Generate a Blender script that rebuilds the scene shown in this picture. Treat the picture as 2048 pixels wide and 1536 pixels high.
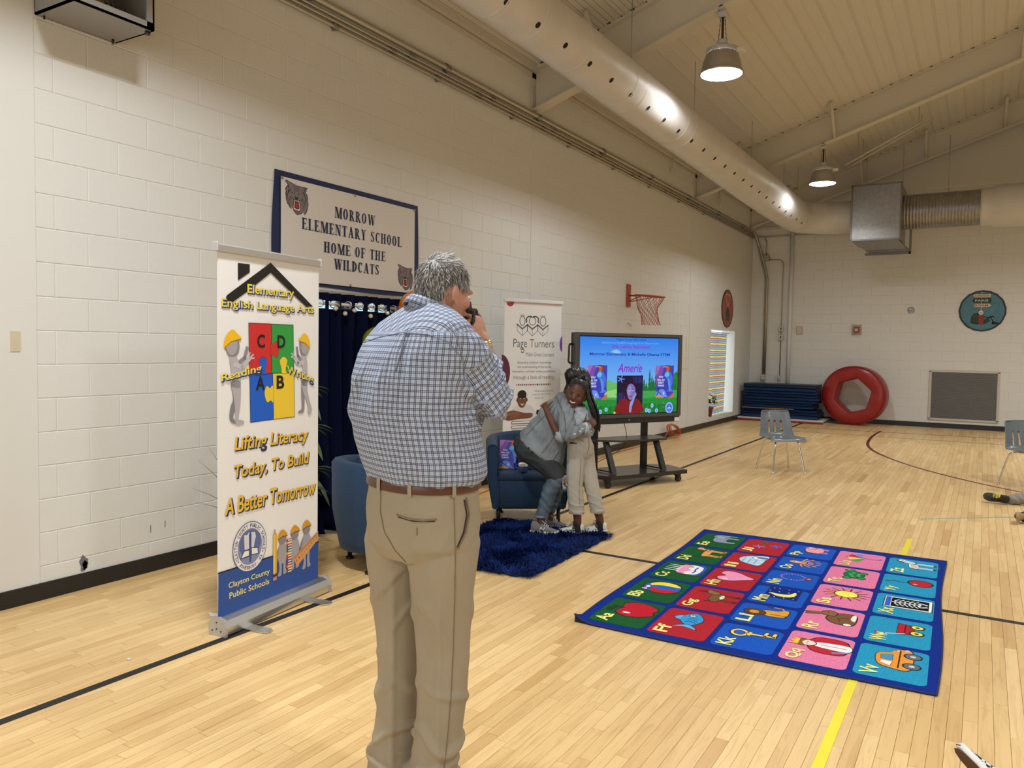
import bpy, bmesh, math, random
from mathutils import Vector, Matrix, noise
random.seed(7)
for o in list(bpy.data.objects): bpy.data.objects.remove(o, do_unlink=True)
SC = bpy.context.scene
COL = SC.collection
PI = math.pi
def V(*a): return Vector(a)

# ---------------------------------------------------------------- camera
YAW, PITCH, ROLL = -0.542754, -0.046614, 0.015967
CAM = V(4.8252, 0.0, 1.5701); FPX = 1562.38
_f = V(math.sin(YAW)*math.cos(PITCH), math.cos(YAW)*math.cos(PITCH), math.sin(PITCH))
_r = V(math.cos(YAW), -math.sin(YAW), 0); _u = _r.cross(_f)
_r2 = math.cos(ROLL)*_r + math.sin(ROLL)*_u; _u2 = -math.sin(ROLL)*_r + math.cos(ROLL)*_u
cd = bpy.data.cameras.new('camera'); cam = bpy.data.objects.new('camera', cd); COL.objects.link(cam)
cam.matrix_world = Matrix(((_r2.x, _u2.x, -_f.x, CAM.x), (_r2.y, _u2.y, -_f.y, CAM.y), (_r2.z, _u2.z, -_f.z, CAM.z), (0, 0, 0, 1)))
cd.sensor_width = 36.0; cd.lens = FPX/2048*36.0; cd.clip_start = 0.05; cd.clip_end = 100
SC.camera = cam
def px(P):
    d = V(*P)-CAM; z = d.dot(_f)
    return (1024+FPX*d.dot(_r2)/max(z, .01), 768-FPX*d.dot(_u2)/max(z, .01), z)

# ---------------------------------------------------------------- world, light, exposure
w = bpy.data.worlds.new('world'); SC.world = w; w.use_nodes = True
w.node_tree.nodes['Background'].inputs[0].default_value = (0.75, 0.88, 1.0, 1)
w.node_tree.nodes['Background'].inputs[1].default_value = 1.0
SC.view_settings.view_transform = 'Standard'; SC.view_settings.look = 'None'
SC.view_settings.gamma = 1.0; SC.view_settings.use_curve_mapping = False
SC.view_settings.exposure = 0.0
LAMP_W = 104.0; LAMP_COL = (0.945, 0.985, 1.0)
def area(name, loc, rot, sx, sy, power, col, spread=PI, shape='RECTANGLE'):
    l = bpy.data.lights.new(name, 'AREA'); l.shape = shape; l.size = sx
    if shape == 'RECTANGLE': l.size_y = sy
    l.energy = power; l.color = col; l.spread = spread
    o = bpy.data.objects.new(name, l); COL.objects.link(o); o.location = loc; o.rotation_euler = rot
    return o
LAMPX = (2.30, 6.9, 11.5); LAMPY = (-4.05, 2.19, 8.43, 14.67)
for lx in LAMPX:
    for ly in LAMPY:
        area('high_bay_light', (lx, ly, 4.515), (0, 0, 0), .40, .40, LAMP_W, LAMP_COL, math.radians(158), 'DISK')
# daylight from the glazed doors in the wall behind the photographer
area('doorway_daylight', (3.2, -5.6, 1.5), (math.radians(90), 0, 0), 4.0, 2.4, 110.0, (0.78, 0.90, 1.0))

# ---------------------------------------------------------------- materials
def lin(h):
    if isinstance(h, (tuple, list)): return tuple(h[:3])+(1,)
    h = h.lstrip('#'); c = [int(h[i:i+2], 16)/255 for i in (0, 2, 4)]
    return tuple(x/12.92 if x <= .04045 else ((x+.055)/1.055)**2.4 for x in c)+(1,)
_M = {}
def mat(name, col, rough=.6, metal=0, spec=.5, emit=0, bump=0, bscale=60, var=0, vscale=8, coat=0, alpha=1, trans=0, sheen=0, bdist=.004):
    if name in _M: return _M[name]
    m = bpy.data.materials.new(name); m.use_nodes = True; _M[name] = m
    nt = m.node_tree; b = nt.nodes['Principled BSDF']; c = lin(col)
    b.inputs['Base Color'].default_value = c; b.inputs['Roughness'].default_value = rough
    b.inputs['Metallic'].default_value = metal; b.inputs['Specular IOR Level'].default_value = spec
    if coat: b.inputs['Coat Weight'].default_value = coat; b.inputs['Coat Roughness'].default_value = .15
    if sheen: b.inputs['Sheen Weight'].default_value = sheen
    if trans: b.inputs['Transmission Weight'].default_value = trans
    if emit:
        b.inputs['Emission Color'].default_value = c; b.inputs['Emission Strength'].default_value = emit
    if bump or var:
        tc = nt.nodes.new('ShaderNodeTexCoord')
    if var:
        n = nt.nodes.new('ShaderNodeTexNoise'); n.inputs['Scale'].default_value = vscale; n.inputs['Detail'].default_value = 5
        nt.links.new(tc.outputs['Object'], n.inputs['Vector'])
        mx = nt.nodes.new('ShaderNodeMix'); mx.data_type = 'RGBA'
        mx.inputs[6].default_value = tuple(max(0, x*(1-var)) for x in c[:3])+(1,)
        mx.inputs[7].default_value = tuple(min(1, x*(1+var)) for x in c[:3])+(1,)
        rp = nt.nodes.new('ShaderNodeMapRange'); rp.inputs[1].default_value = .3; rp.inputs[2].default_value = .7
        nt.links.new(n.outputs['Fac'], rp.inputs[0]); nt.links.new(rp.outputs[0], mx.inputs[0])
        nt.links.new(mx.outputs[2], b.inputs['Base Color'])
    if bump:
        n2 = nt.nodes.new('ShaderNodeTexNoise'); n2.inputs['Scale'].default_value = bscale; n2.inputs['Detail'].default_value = 4
        nt.links.new(tc.outputs['Object'], n2.inputs['Vector'])
        bp = nt.nodes.new('ShaderNodeBump'); bp.inputs['Strength'].default_value = bump; bp.inputs['Distance'].default_value = bdist
        nt.links.new(n2.outputs['Fac'], bp.inputs['Height']); nt.links.new(bp.outputs[0], b.inputs['Normal'])
    return m
def inkm(h, rough=.55, emit=0):
    return mat('ink_'+h.lstrip('#')+('_e%d' % int(emit*100) if emit else ''), h, rough, emit=emit)

# ---------------------------------------------------------------- mesh builder
class MB:
    def __init__(s): s.v = []; s.f = []; s.m = []; s.sm = []; s.uv = None
    def face(s, idx, mi=0, sm=False): s.f.append(tuple(idx)); s.m.append(mi); s.sm.append(sm)
    def box(s, lo, hi, mi=0, bev=0, M=None):
        lo = [min(a, b) for a, b in zip(lo, hi)] if M is None else list(lo); hi = list(hi)
        b = len(s.v)
        if not bev:
            P = [V(x, y, z) for z in (lo[2], hi[2]) for y in (lo[1], hi[1]) for x in (lo[0], hi[0])]
            F = [(0, 2, 3, 1), (4, 5, 7, 6), (0, 1, 5, 4), (2, 6, 7, 3), (0, 4, 6, 2), (1, 3, 7, 5)]
        else:
            P = []; idx = {}
            def k(ix, iy, iz, ax):
                key = (ix, iy, iz, ax)
                if key in idx: return idx[key]
                c = [(lo, hi)[i][j] for j, i in enumerate((ix, iy, iz))]; sg = [1 if i == 0 else -1 for i in (ix, iy, iz)]
                p = [c[j]+(0 if j == ax else sg[j]*bev) for j in range(3)]
                idx[key] = len(P); P.append(V(*p)); return idx[key]
            F = []
            for ax in range(3):
                a1, a2 = (ax+1) % 3, (ax+2) % 3
                for sd in (0, 1):
                    q = []
                    for (i, j) in ((0, 0), (1, 0), (1, 1), (0, 1)):
                        t = [0, 0, 0]; t[ax] = sd; t[a1] = i; t[a2] = j; q.append(k(*t, ax))
                    F.append(q if sd else q[::-1])
            for ax in range(3):
                a1, a2 = (ax+1) % 3, (ax+2) % 3
                for i in (0, 1):
                    for j in (0, 1):
                        t0 = [0, 0, 0]; t0[ax] = 0; t0[a1] = i; t0[a2] = j; t1 = list(t0); t1[ax] = 1
                        q = [k(*t0, a1), k(*t1, a1), k(*t1, a2), k(*t0, a2)]
                        F.append(q if (i == j) else q[::-1])
            for ix in (0, 1):
                for iy in (0, 1):
                    for iz in (0, 1):
                        q = [k(ix, iy, iz, 0), k(ix, iy, iz, 1), k(ix, iy, iz, 2)]
                        F.append(q if (ix+iy+iz) % 2 == 1 else q[::-1])
        if M is not None: P = [M @ p for p in P]
        s.v += P
        for f in F: s.face([b+i for i in f], mi)
        return s
    def ring(s, pts):
        b = len(s.v); s.v += [Vector(p) for p in pts]; return list(range(b, b+len(pts)))
    def loft(s, rings, mi=0, cap=True, closed=True, sm=True, loop=False):
        R = [s.ring(r) for r in rings]; n = len(R[0])
        pairs = list(zip(R[:-1], R[1:]))+([(R[-1], R[0])] if loop else [])
        for a, b in pairs:
            for i in range(n if closed else n-1):
                j = (i+1) % n; s.face((a[i], a[j], b[j], b[i]), mi, sm)
        if cap and closed and not loop:
            s.face(R[0][::-1], mi, False); s.face(R[-1], mi, False)
        return s
    def cyl(s, p0, p1, r0, r1=None, n=16, mi=0, cap=True, sm=True):
        p0, p1 = Vector(p0), Vector(p1); r1 = r0 if r1 is None else r1
        d = (p1-p0).normalized(); a = d.orthogonal().normalized(); c = d.cross(a)
        rg = [[p+(a*math.cos(t)+c*math.sin(t))*r for t in [2*PI*i/n for i in range(n)]] for p, r in ((p0, r0), (p1, r1))]
        return s.loft(rg, mi, cap, True, sm)
    def tube(s, pts, r, n=8, mi=0, cap=True, loop=False):
        pts = [Vector(p) for p in pts]; N = len(pts); rr = r if isinstance(r, (list, tuple)) else [r]*N
        rings = []; up = None
        for i, p in enumerate(pts):
            a = pts[i-1] if (i > 0 or loop) else p; b = pts[(i+1) % N] if (i < N-1 or loop) else p
            d = (b-a).normalized()
            if up is None: up = d.orthogonal().normalized()
            up = (up-d*up.dot(d))
            up = up.normalized() if up.length > 1e-6 else d.orthogonal().normalized()
            c = d.cross(up)
            rings.append([p+(up*math.cos(t)+c*math.sin(t))*rr[i] for t in [2*PI*k/n for k in range(n)]])
        return s.loft(rings, mi, cap, True, True, loop)
    def lathe(s, prof, c=(0, 0, 0), n=24, mi=0, ax='z', cap=False):
        c = Vector(c); rings = []
        for r, h in prof:
            rg = []
            for i in range(n):
                t = 2*PI*i/n; x, y = r*math.cos(t), r*math.sin(t)
                rg.append(c+(V(x, y, h) if ax == 'z' else V(h, x, y) if ax == 'x' else V(y, h, x)))
            rings.append(rg)
        return s.loft(rings, mi, cap)
    def sph(s, c, r, mi=0, n=16, m=10, M=None):
        c = Vector(c); r = (r, r, r) if not isinstance(r, (tuple, list)) else r
        rings = []
        for j in range(1, m):
            t = PI*j/m
            rings.append([V(r[0]*math.sin(t)*math.cos(2*PI*i/n), r[1]*math.sin(t)*math.sin(2*PI*i/n), -r[2]*math.cos(t)) for i in range(n)])
        f = (lambda q: c+(M @ q)) if M is not None else (lambda q: c+q)
        R = [s.ring([f(q) for q in rg]) for rg in rings]
        a = s.ring([f(V(0, 0, -r[2]))])[0]; b = s.ring([f(V(0, 0, r[2]))])[0]
        for A, B in zip(R[:-1], R[1:]):
            for i in range(n): s.face((A[i], A[(i+1) % n], B[(i+1) % n], B[i]), mi, True)
        for i in range(n):
            s.face((a, R[0][(i+1) % n], R[0][i]), mi, True); s.face((b, R[-1][i], R[-1][(i+1) % n]), mi, True)
        return s
    def poly(s, pts, mi=0): s.face(s.ring(pts), mi); return s
    def prism(s, pts, off, mi=0, sm=False):
        off = Vector(off); A = [Vector(p) for p in pts]
        return s.loft([A, [p+off for p in A]], mi, True, True, sm)
    def quadgrid(s, fn, nu, nv, mi=0, skip=None, sm=True):
        b = len(s.v); s.v += [Vector(fn(i/nu, j/nv)) for j in range(nv+1) for i in range(nu+1)]
        for j in range(nv):
            for i in range(nu):
                if skip and skip((i+.5)/nu, (j+.5)/nv): continue
                q = b+j*(nu+1)+i; s.face((q, q+1, q+nu+2, q+nu+1), mi, sm)
        return s
    def add(s, o, M=None):
        b = len(s.v); s.v += [(M @ p if M is not None else p.copy()) for p in o.v]
        for f, m, k in zip(o.f, o.m, o.sm): s.face([b+i for i in f], m, k)
        return s
    def mesh(s, name, mats):
        me = bpy.data.meshes.new(name); me.from_pydata([tuple(p) for p in s.v], [], s.f)
        mats = mats if isinstance(mats, (list, tuple)) else [mats]
        for m in mats: me.materials.append(m)
        me.polygons.foreach_set('material_index', s.m); me.polygons.foreach_set('use_smooth', s.sm)
        me.update(); return me
    def build(s, name, mats, parent=None, loc=None):
        o = bpy.data.objects.new(name, s.mesh(name, mats)); COL.objects.link(o)
        if parent is not None: o.parent = parent
        if loc is not None: o.location = loc
        return o
def fixn(o):
    bm = bmesh.new(); bm.from_mesh(o.data); bmesh.ops.recalc_face_normals(bm, faces=bm.faces); bm.to_mesh(o.data); bm.free(); return o
def tag(o, label=None, cat=None, group=None, kind=None):
    if label: o['label'] = label
    if cat: o['category'] = cat
    if group: o['group'] = group
    if kind: o['kind'] = kind
    return o
def thing(name, label, cat, loc=(0, 0, 0), rz=0, group=None, kind=None):
    o = bpy.data.objects.new(name, None); COL.objects.link(o); o.empty_display_size = .05
    o.location = loc; o.rotation_euler = (0, 0, rz); return tag(o, label, cat, group, kind)
def copytree(o, parent=None):
    c = o.copy(); COL.objects.link(c); c.parent = parent
    for ch in list(o.children): copytree(ch, c)
    return c
def modmesh(o, *mods):
    """apply modifiers without operators"""
    for typ, kw in mods:
        m = o.modifiers.new('m', typ)
        for k, v in kw.items(): setattr(m, k, v)
    dg = bpy.context.evaluated_depsgraph_get(); dg.update()
    me = bpy.data.meshes.new_from_object(o.evaluated_get(dg)); o.modifiers.clear()
    old = o.data; o.data = me; me.name = old.name; return o
def setcurve(pts, n=8, closed=False):
    """Catmull-Rom through points"""
    P = [Vector(p) for p in pts]; out = []; N = len(P)
    rng = range(N) if closed else range(N-1)
    for i in rng:
        p0 = P[i-1] if (i > 0 or closed) else P[0]; p1 = P[i]; p2 = P[(i+1) % N]; p3 = P[(i+2) % N] if (closed or i+2 < N) else P[-1]
        for k in range(n):
            t = k/n
            out.append(.5*((2*p1)+(-p0+p2)*t+(2*p0-5*p1+4*p2-p3)*t*t+(-p0+3*p1-3*p2+p3)*t**3))
    if not closed: out.append(P[-1])
    return out

# ---------------------------------------------------------------- flat print helpers: draw on a plane O + u*U + v*W (+ n*N)
s_L = .00018
class Canvas:
    def __init__(s, O, U, W, parent):
        s.O = Vector(O); s.U = Vector(U).normalized(); s.W = Vector(W).normalized(); s.N = s.U.cross(s.W); s.par = parent
        s.mb = MB(); s.mats = []; s.k = 1
    def P(s, u, v, n): return s.O+s.U*u+s.W*v+s.N*n
    def mi(s, h, emit=0):
        m = h if isinstance(h, bpy.types.Material) else inkm(h, emit=emit)
        if m not in s.mats: s.mats.append(m)
        return s.mats.index(m)
    def poly(s, pts, h, lay=1, emit=0): s.mb.poly([s.P(u, v, lay*s_L) for u, v in pts], s.mi(h, emit)); return s
    def rect(s, u0, v0, u1, v1, h, lay=1, emit=0): return s.poly([(u0, v0), (u1, v0), (u1, v1), (u0, v1)], h, lay, emit)
    def ell(s, cu, cv, ru, rv, h, lay=1, rot=0, n=28, emit=0, a0=0, a1=2*PI):
        c, q = math.cos(rot), math.sin(rot); full = a1-a0 > 6.28
        pts = []
        for i in range(n if full else n+1):
            t = a0+(a1-a0)*i/n; x, y = ru*math.cos(t), rv*math.sin(t); pts.append((cu+x*c-y*q, cv+x*q+y*c))
        return s.poly(pts, h, lay, emit)
    def line(s, pts, w, h, lay=1, emit=0, closed=False):
        P = [Vector((a, b)) for a, b in pts]
        if closed: P.append(P[0])
        for a, b in zip(P[:-1], P[1:]):
            d = (b-a)
            if d.length < 1e-7: continue
            d = d.normalized()*w*.5; n = Vector((-d.y, d.x))
            s.poly([tuple(a-d*.6-n), tuple(b+d*.6-n), tuple(b+d*.6+n), tuple(a-d*.6+n)], h, lay, emit)
        return s
    def smooth(s, pts, h, lay=1, n=5, emit=0):
        return s.poly([(p.x, p.y) for p in setcurve([(a, b, 0) for a, b in pts], n, True)], h, lay, emit)
    def build(s, name='printed_artwork', label=None):
        o = s.mb.build(name, s.mats, s.par)
        if label: o['label'] = label
        return o
    def text(s, st, u0, v0, u1, v1, h, lay=4, bold=0, rot=0, shear=0, emit=0, name='lettering', serif=False, slant=None, join=None):
        """text fitted in the box u0..u1 x v0..v1; slant = rise of the baseline over the width"""
        pts, faces = (serif_text(st) if serif else text_mesh(st, bold, shear))
        if not pts: return None
        xs = [q[0] for q in pts]; ys = [q[1] for q in pts]; x0, x1, y0, y1 = min(xs), max(xs), min(ys), max(ys)
        mb = MB(); c, q = math.cos(rot), math.sin(rot)
        for x, y in pts:
            a = (x-x0)/(x1-x0); b = (y-y0)/(y1-y0); uu = (u1-u0)*a; vv = (v1-v0)*b+(slant or 0)*a
            mb.v.append(s.P(u0+uu*c-vv*q, v0+uu*q+vv*c, lay*s_L))
        for f in faces: mb.face(f)
        m = h if isinstance(h, bpy.types.Material) else inkm(h, emit=emit)
        if join is not None:
            i = join.mi(m); b = len(join.mb.v); join.mb.v += mb.v
            for f in mb.f: join.mb.face([b+k for k in f], i)
            return None
        return mb.build(name, m, s.par)
_TC = {}
def text_mesh(st, bold=0, shear=0, spacing=1.0):
    key = (st, bold, shear)
    if key in _TC: return _TC[key]
    cu = bpy.data.curves.new('t', 'FONT'); cu.body = st; cu.size = 1; cu.offset = bold; cu.shear = shear; cu.resolution_u = 3
    o = bpy.data.objects.new('t', cu); COL.objects.link(o)
    dg = bpy.context.evaluated_depsgraph_get(); dg.update()
    me = bpy.data.meshes.new_from_object(o.evaluated_get(dg))
    pts = [(v.co.x, v.co.y) for v in me.vertices]; faces = [tuple(p.vertices) for p in me.polygons]
    bpy.data.objects.remove(o); bpy.data.meshes.remove(me); bpy.data.curves.remove(cu)
    _TC[key] = (pts, faces); return _TC[key]
# condensed slab-serif capitals drawn as strokes: each glyph = width, list of polygons
def _bar(x0, y0, x1, y1): return [(x0, y0), (x1, y0), (x1, y1), (x0, y1)]
def _dg(xa, ya, xb, yb, w): return [(xa-w/2, ya), (xa+w/2, ya), (xb+w/2, yb), (xb-w/2, yb)]
def _arc(cx, cy, rx, ry, a0, a1, wt, wn, n=10):
    """crescent band: thick wt at the sides, thin wn at top and bottom"""
    o, i = [], []
    for k in range(n+1):
        t = math.radians(a0+(a1-a0)*k/n); c, s_ = math.cos(t), math.sin(t)
        o.append((cx+rx*c, cy+ry*s_)); i.append((cx+(rx-wt)*c, cy+(ry-wn)*s_))
    return [[o[k], o[k+1], i[k+1], i[k]] for k in range(n)]
def _glyphs():
    T, N_, S = .17, .06, .06
    def stem(x): return [_bar(x, 0, x+T, 1), _bar(x-S, 0, x+T+S, N_), _bar(x-S, 1-N_, x+T+S, 1)]
    G = {}
    G['I'] = (.30, stem(.065))
    G['L'] = (.52, stem(.065)+[_bar(.1, 0, .5, N_), _bar(.46, 0, .5, .24)])
    G['E'] = (.54, stem(.065)+[_bar(.1, 0, .5, N_), _bar(.46, 0, .51, .24), _bar(.1, 1-N_, .48, 1), _bar(.44, .78, .48, 1), _bar(.2, .49, .38, .55), _bar(.35, .4, .39, .64)])
    G['F'] = (.52, stem(.065)+[_bar(.1, 1-N_, .48, 1), _bar(.44, .78, .48, 1), _bar(.2, .49, .38, .55), _bar(.35, .4, .39, .64)])
    G['H'] = (.66, stem(.065)+stem(.40)+[_bar(.2, .49, .45, .55)])
    G['T'] = (.56, [_bar(.195, 0, .195+T, 1), _bar(.13, 0, .43, N_), _bar(.02, 1-N_, .54, 1), _bar(.02, .76, .06, 1), _bar(.5, .76, .54, 1)])
    G['M'] = (.80, [_bar(.0, 0, .2, N_), _bar(.07, 0, .12, 1), _bar(0, 1-N_, .22, 1), _dg(.18, 1, .4, 0, T), _dg(.62, 1, .4, 0, .07), _bar(.57, 0, .57+T, 1), _bar(.51, 0, .8, N_), _bar(.57, 1-N_, .8, 1)])
    G['N'] = (.66, [_bar(0, 0, .22, N_), _bar(.08, 0, .13, 1), _bar(0, 1-N_, .2, 1), _dg(.17, 1, .5, 0, T), _bar(.49, 0, .55, 1), _bar(.42, 1-N_, .64, 1)])
    G['A'] = (.66, [_dg(.13, 0, .33, 1, .06), _dg(.5, 0, .33, 1, T), _bar(.04, 0, .24, N_), _bar(.38, 0, .64, N_), _bar(.2, .3, .46, .36)])
    G['W'] = (.92, [_dg(.17, 1, .31, 0, T), _dg(.48, 1, .33, 0, .06), _dg(.5, 1, .64, 0, T), _dg(.82, 1, .66, 0, .06), _bar(.04, 1-N_, .3, 1), _bar(.38, 1-N_, .62, 1), _bar(.72, 1-N_, .92, 1)])
    G['Y'] = (.62, [_dg(.16, 1, .31, .45, T), _dg(.48, 1, .33, .45, .06), _bar(.225, 0, .225+T, .5), _bar(.16, 0, .46, N_), _bar(.03, 1-N_, .28, 1), _bar(.38, 1-N_, .58, 1)])
    G['O'] = (.60, _arc(.28, .5, .26, .51, 0, 360, T, .06, 24))
    G['C'] = (.56, _arc(.28, .5, .26, .51, 45, 315, T, .06, 18)+[_bar(.43, .68, .48, .98)])
    G['D'] = (.60, stem(.065)+_arc(.16, .5, .38, .5, -90, 90, T, N_, 14))
    G['S'] = (.50, _arc(.24, .74, .2, .26, 30, 250, .12, .06, 12)+_arc(.24, .26, .2, .26, -150, 80, .12, .06, 12)+[[(.1, .68), (.18, .78), (.4, .36), (.34, .24)], _bar(.36, .74, .41, .98), _bar(.05, .02, .1, .28)])
    G['R'] = (.62, stem(.065)+_arc(.22, .75, .25, .25, -90, 90, .15, .06, 10)+[_dg(.5, 0, .3, .5, T), _bar(.44, 0, .62, N_)])
    G[' '] = (.34, [])
    return G
_G = None
def serif_text(st):
    global _G
    if _G is None: _G = _glyphs()
    x = 0; pts = []; faces = []
    for ch in st:
        w_, pl = _G[ch]
        for p in pl:
            b = len(pts); pts += [(x+a, y) for a, y in p]; faces.append(tuple(range(b, b+len(p))))
        x += w_+.07
    return pts, faces
# ================================================================ SETTING
RW, YN, YB = 18.0, -6.0, 19.0            # room width, near wall, back wall
EAVE, SL = 4.94, 1/3.0
def ceilz(x): return EAVE+SL*min(x, RW-x)
def struct(name, mb, m, parent=None):
    o = mb.build(name, m, parent)
    if parent is None: o['kind'] = 'structure'
    return o
def nodes(m): return m.node_tree.nodes, m.node_tree.links
# painted block wall
wallm = mat('cream_block_paint', (.71, .705, .68), .62, spec=.3, bump=.35, bscale=38, bdist=.004)
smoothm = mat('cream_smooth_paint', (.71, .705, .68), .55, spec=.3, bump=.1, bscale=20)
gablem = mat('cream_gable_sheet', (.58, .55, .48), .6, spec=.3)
jointm = mat('painted_mortar', (.64, .63, .59), .8)
blackrub = mat('black_vinyl_base', (.012, .012, .014), .35)
# maple strips
def maple():
    m = bpy.data.materials.new('maple_boards'); m.use_nodes = True; n, l = nodes(m); b = n['Principled BSDF']
    at = n.new('ShaderNodeAttribute'); at.attribute_name = 'tone'
    geo = n.new('ShaderNodeNewGeometry')
    mp = n.new('ShaderNodeMapping'); mp.inputs['Scale'].default_value = (34, 2.4, 1); l.new(geo.outputs['Position'], mp.inputs['Vector'])
    ad = n.new('ShaderNodeVectorMath'); ad.operation = 'ADD'; l.new(mp.outputs[0], ad.inputs[0])
    sc = n.new('ShaderNodeVectorMath'); sc.operation = 'SCALE'; sc.inputs[0].default_value = (13, 57, 31); l.new(at.outputs['Fac'], sc.inputs['Scale']); l.new(sc.outputs[0], ad.inputs[1])
    nz = n.new('ShaderNodeTexNoise'); nz.inputs['Scale'].default_value = 1.0; nz.inputs['Detail'].default_value = 6; nz.inputs['Roughness'].default_value = .62; nz.inputs['Distortion'].default_value = 1.3
    l.new(ad.outputs[0], nz.inputs['Vector'])
    cr = n.new('ShaderNodeValToRGB'); e = cr.color_ramp.elements
    e[0].position = 0; e[0].color = (.56, .34, .13, 1); e[1].position = 1; e[1].color = (.82, .59, .29, 1)
    x = e.new(.35); x.color = (.68, .45, .20, 1); x = e.new(.7); x.color = (.755, .525, .245, 1)
    l.new(at.outputs['Fac'], cr.inputs[0])
    c2 = n.new('ShaderNodeValToRGB'); e = c2.color_ramp.elements
    e[0].position = .28; e[0].color = (.66, .56, .44, 1); e[1].position = .52; e[1].color = (1, 1, 1, 1)
    l.new(nz.outputs['Fac'], c2.inputs[0])
    mx = n.new('ShaderNodeMix'); mx.data_type = 'RGBA'; mx.blend_type = 'MULTIPLY'; mx.inputs[0].default_value = .55
    l.new(cr.outputs[0], mx.inputs[6]); l.new(c2.outputs[0], mx.inputs[7]); l.new(mx.outputs[2], b.inputs['Base Color'])
    b.inputs['Roughness'].default_value = .36; b.inputs['Specular IOR Level'].default_value = .38
    n2 = n.new('ShaderNodeTexNoise'); n2.inputs['Scale'].default_value = 1.3; l.new(geo.outputs['Position'], n2.inputs['Vector'])
    mr = n.new('ShaderNodeMapRange'); mr.inputs[3].default_value = .27; mr.inputs[4].default_value = .46; l.new(n2.outputs['Fac'], mr.inputs[0]); l.new(mr.outputs[0], b.inputs['Roughness'])
    return m
maplem = maple()
fl = MB(); fl.box((0, YN, -.12), (RW, YB, -.0035))
floor = struct('floor', fl, mat('subfloor_maple', (.60, .42, .22), .4, var=.12, vscale=3))
PW = .0572
def plankmesh(lst, name):
    mb = MB(); tones = []
    for (x0, x1, y0, y1, t) in lst:
        g, bv, d = .0003, .0007, -.0035
        a = mb.ring([(x0+g+bv, y0+g+bv, 0), (x1-g-bv, y0+g+bv, 0), (x1-g-bv, y1-g-bv, 0), (x0+g+bv, y1-g-bv, 0)])
        c = mb.ring([(x0+g, y0+g, d), (x1-g, y0+g, d), (x1-g, y1-g, d), (x0+g, y1-g, d)])
        mb.face(a)
        for i in range(4): mb.face((c[i], c[(i+1) % 4], a[(i+1) % 4], a[i]))
        tones += [t]*5
    me = mb.mesh(name, maplem); at = me.attributes.new('tone', 'FLOAT', 'FACE'); at.data.foreach_set('value', tones); return me
planks = []
rr = random.Random(3)
for i in range(int(9.2/PW)):
    y = .4-rr.random()*.9
    while y < YB-.02:
        L = rr.choice((.28, .35, .45, .6, .75, .9, 1.05))*rr.uniform(.85, 1.15)
        y1 = min(y+L, YB-.01); planks.append((i*PW, (i+1)*PW, y, y1, min(1, max(0, rr.gauss(.6, .19))))); y = y1
def inframe(P, m=20):
    u, v, z = px(P); return z > .3 and -m < u < 2048+m and -m < v < 1536+m
def parea(p):
    cx, cy = (p[0]+p[1])/2, (p[2]+p[3])/2
    if not inframe((cx, cy, 0)): return 0
    q = [px(P) for P in ((p[0], p[2], 0), (p[1], p[2], 0), (p[1], p[3], 0), (p[0], p[3], 0))]
    if min(z for _, _, z in q) < .3: return 0
    return abs(sum(q[i][0]*q[(i+1) % 4][1]-q[(i+1) % 4][0]*q[i][1] for i in range(4)))
planks.sort(key=parea, reverse=True)
for p in planks[:300]:
    o = bpy.data.objects.new('plank', plankmesh([p], 'plank')); COL.objects.link(o); o.parent = floor
o = bpy.data.objects.new('plank_field', plankmesh(planks[300:], 'plank_field')); COL.objects.link(o); o.parent = floor; o['kind'] = 'stuff'

# ---- painted lines and tapes on the floor
def floorstrip(name, pts, w, m, label, cat, z=.0012):
    mb = MB(); L = []; R = []
    for i, p in enumerate(pts):
        a = Vector(pts[max(0, i-1)]); b = Vector(pts[min(len(pts)-1, i+1)]); d = (b-a).normalized(); n = Vector((-d.y, d.x))*w/2
        L.append(Vector(p)+n); R.append(Vector(p)-n)
    mb.loft([[(l.x, l.y, .0002), (l.x, l.y, z), (r.x, r.y, z), (r.x, r.y, .0002)] for l, r in zip(L, R)], 0, True, True, False)
    o = fixn(mb.build(name, m)); return tag(o, label, cat)
linem = mat('black_court_paint', (.012, .011, .012), .5, spec=.3); redl = mat('maroon_court_paint', (.085, .012, .014), .3)
floorstrip('court_line', [(1.425, -2), (1.43, 18.3)], .052, linem, 'long black court line running along the floor parallel to the left wall', 'line')
floorstrip('court_line', [(1.45, 5.44), (9, 5.40)], .05, linem, 'black court line crossing the floor under the alphabet rug', 'line', .0016)
floorstrip('court_line', [(.9, 16.95), (9, 17.7)], .05, mat('brown_line', (.10, .055, .03), .4), 'thin brown court line nearest the far wall', 'line')
floorstrip('court_line', [(1.45, 16.16), (9, 16.2)], .03, mat('brown_line', (.1, .05, .03), .4), 'thin brown court line in front of the one nearest the far wall', 'line')
arc = [(p.x, p.y) for p in setcurve([(3.09, 17.35, 0), (3.07, 16.4, 0), (3.10, 15.4, 0), (3.22, 14.3, 0), (3.55, 13.2, 0), (4.2, 11.93, 0), (5.13, 10.8, 0), (6.4, 9.9, 0), (8, 9.4, 0)], 8)]
floorstrip('court_arc', arc, .05, redl, 'dark maroon three-point arc curving across the far floor', 'line')
floorstrip('floor_tape', [(4.345, -1.5), (4.345, 7.38)], .042, mat('yellow_tape', (.83, .72, .03), .4), 'bright yellow tape stripe running under the alphabet rug', 'tape', .0024)
floorstrip('floor_tape', [(4.36, 8.34), (5.25, 9.09)], .025, mat('green_tape', (.16, .42, .30), .4), 'thin green tape strip by the brown shoe at right', 'tape')
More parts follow.
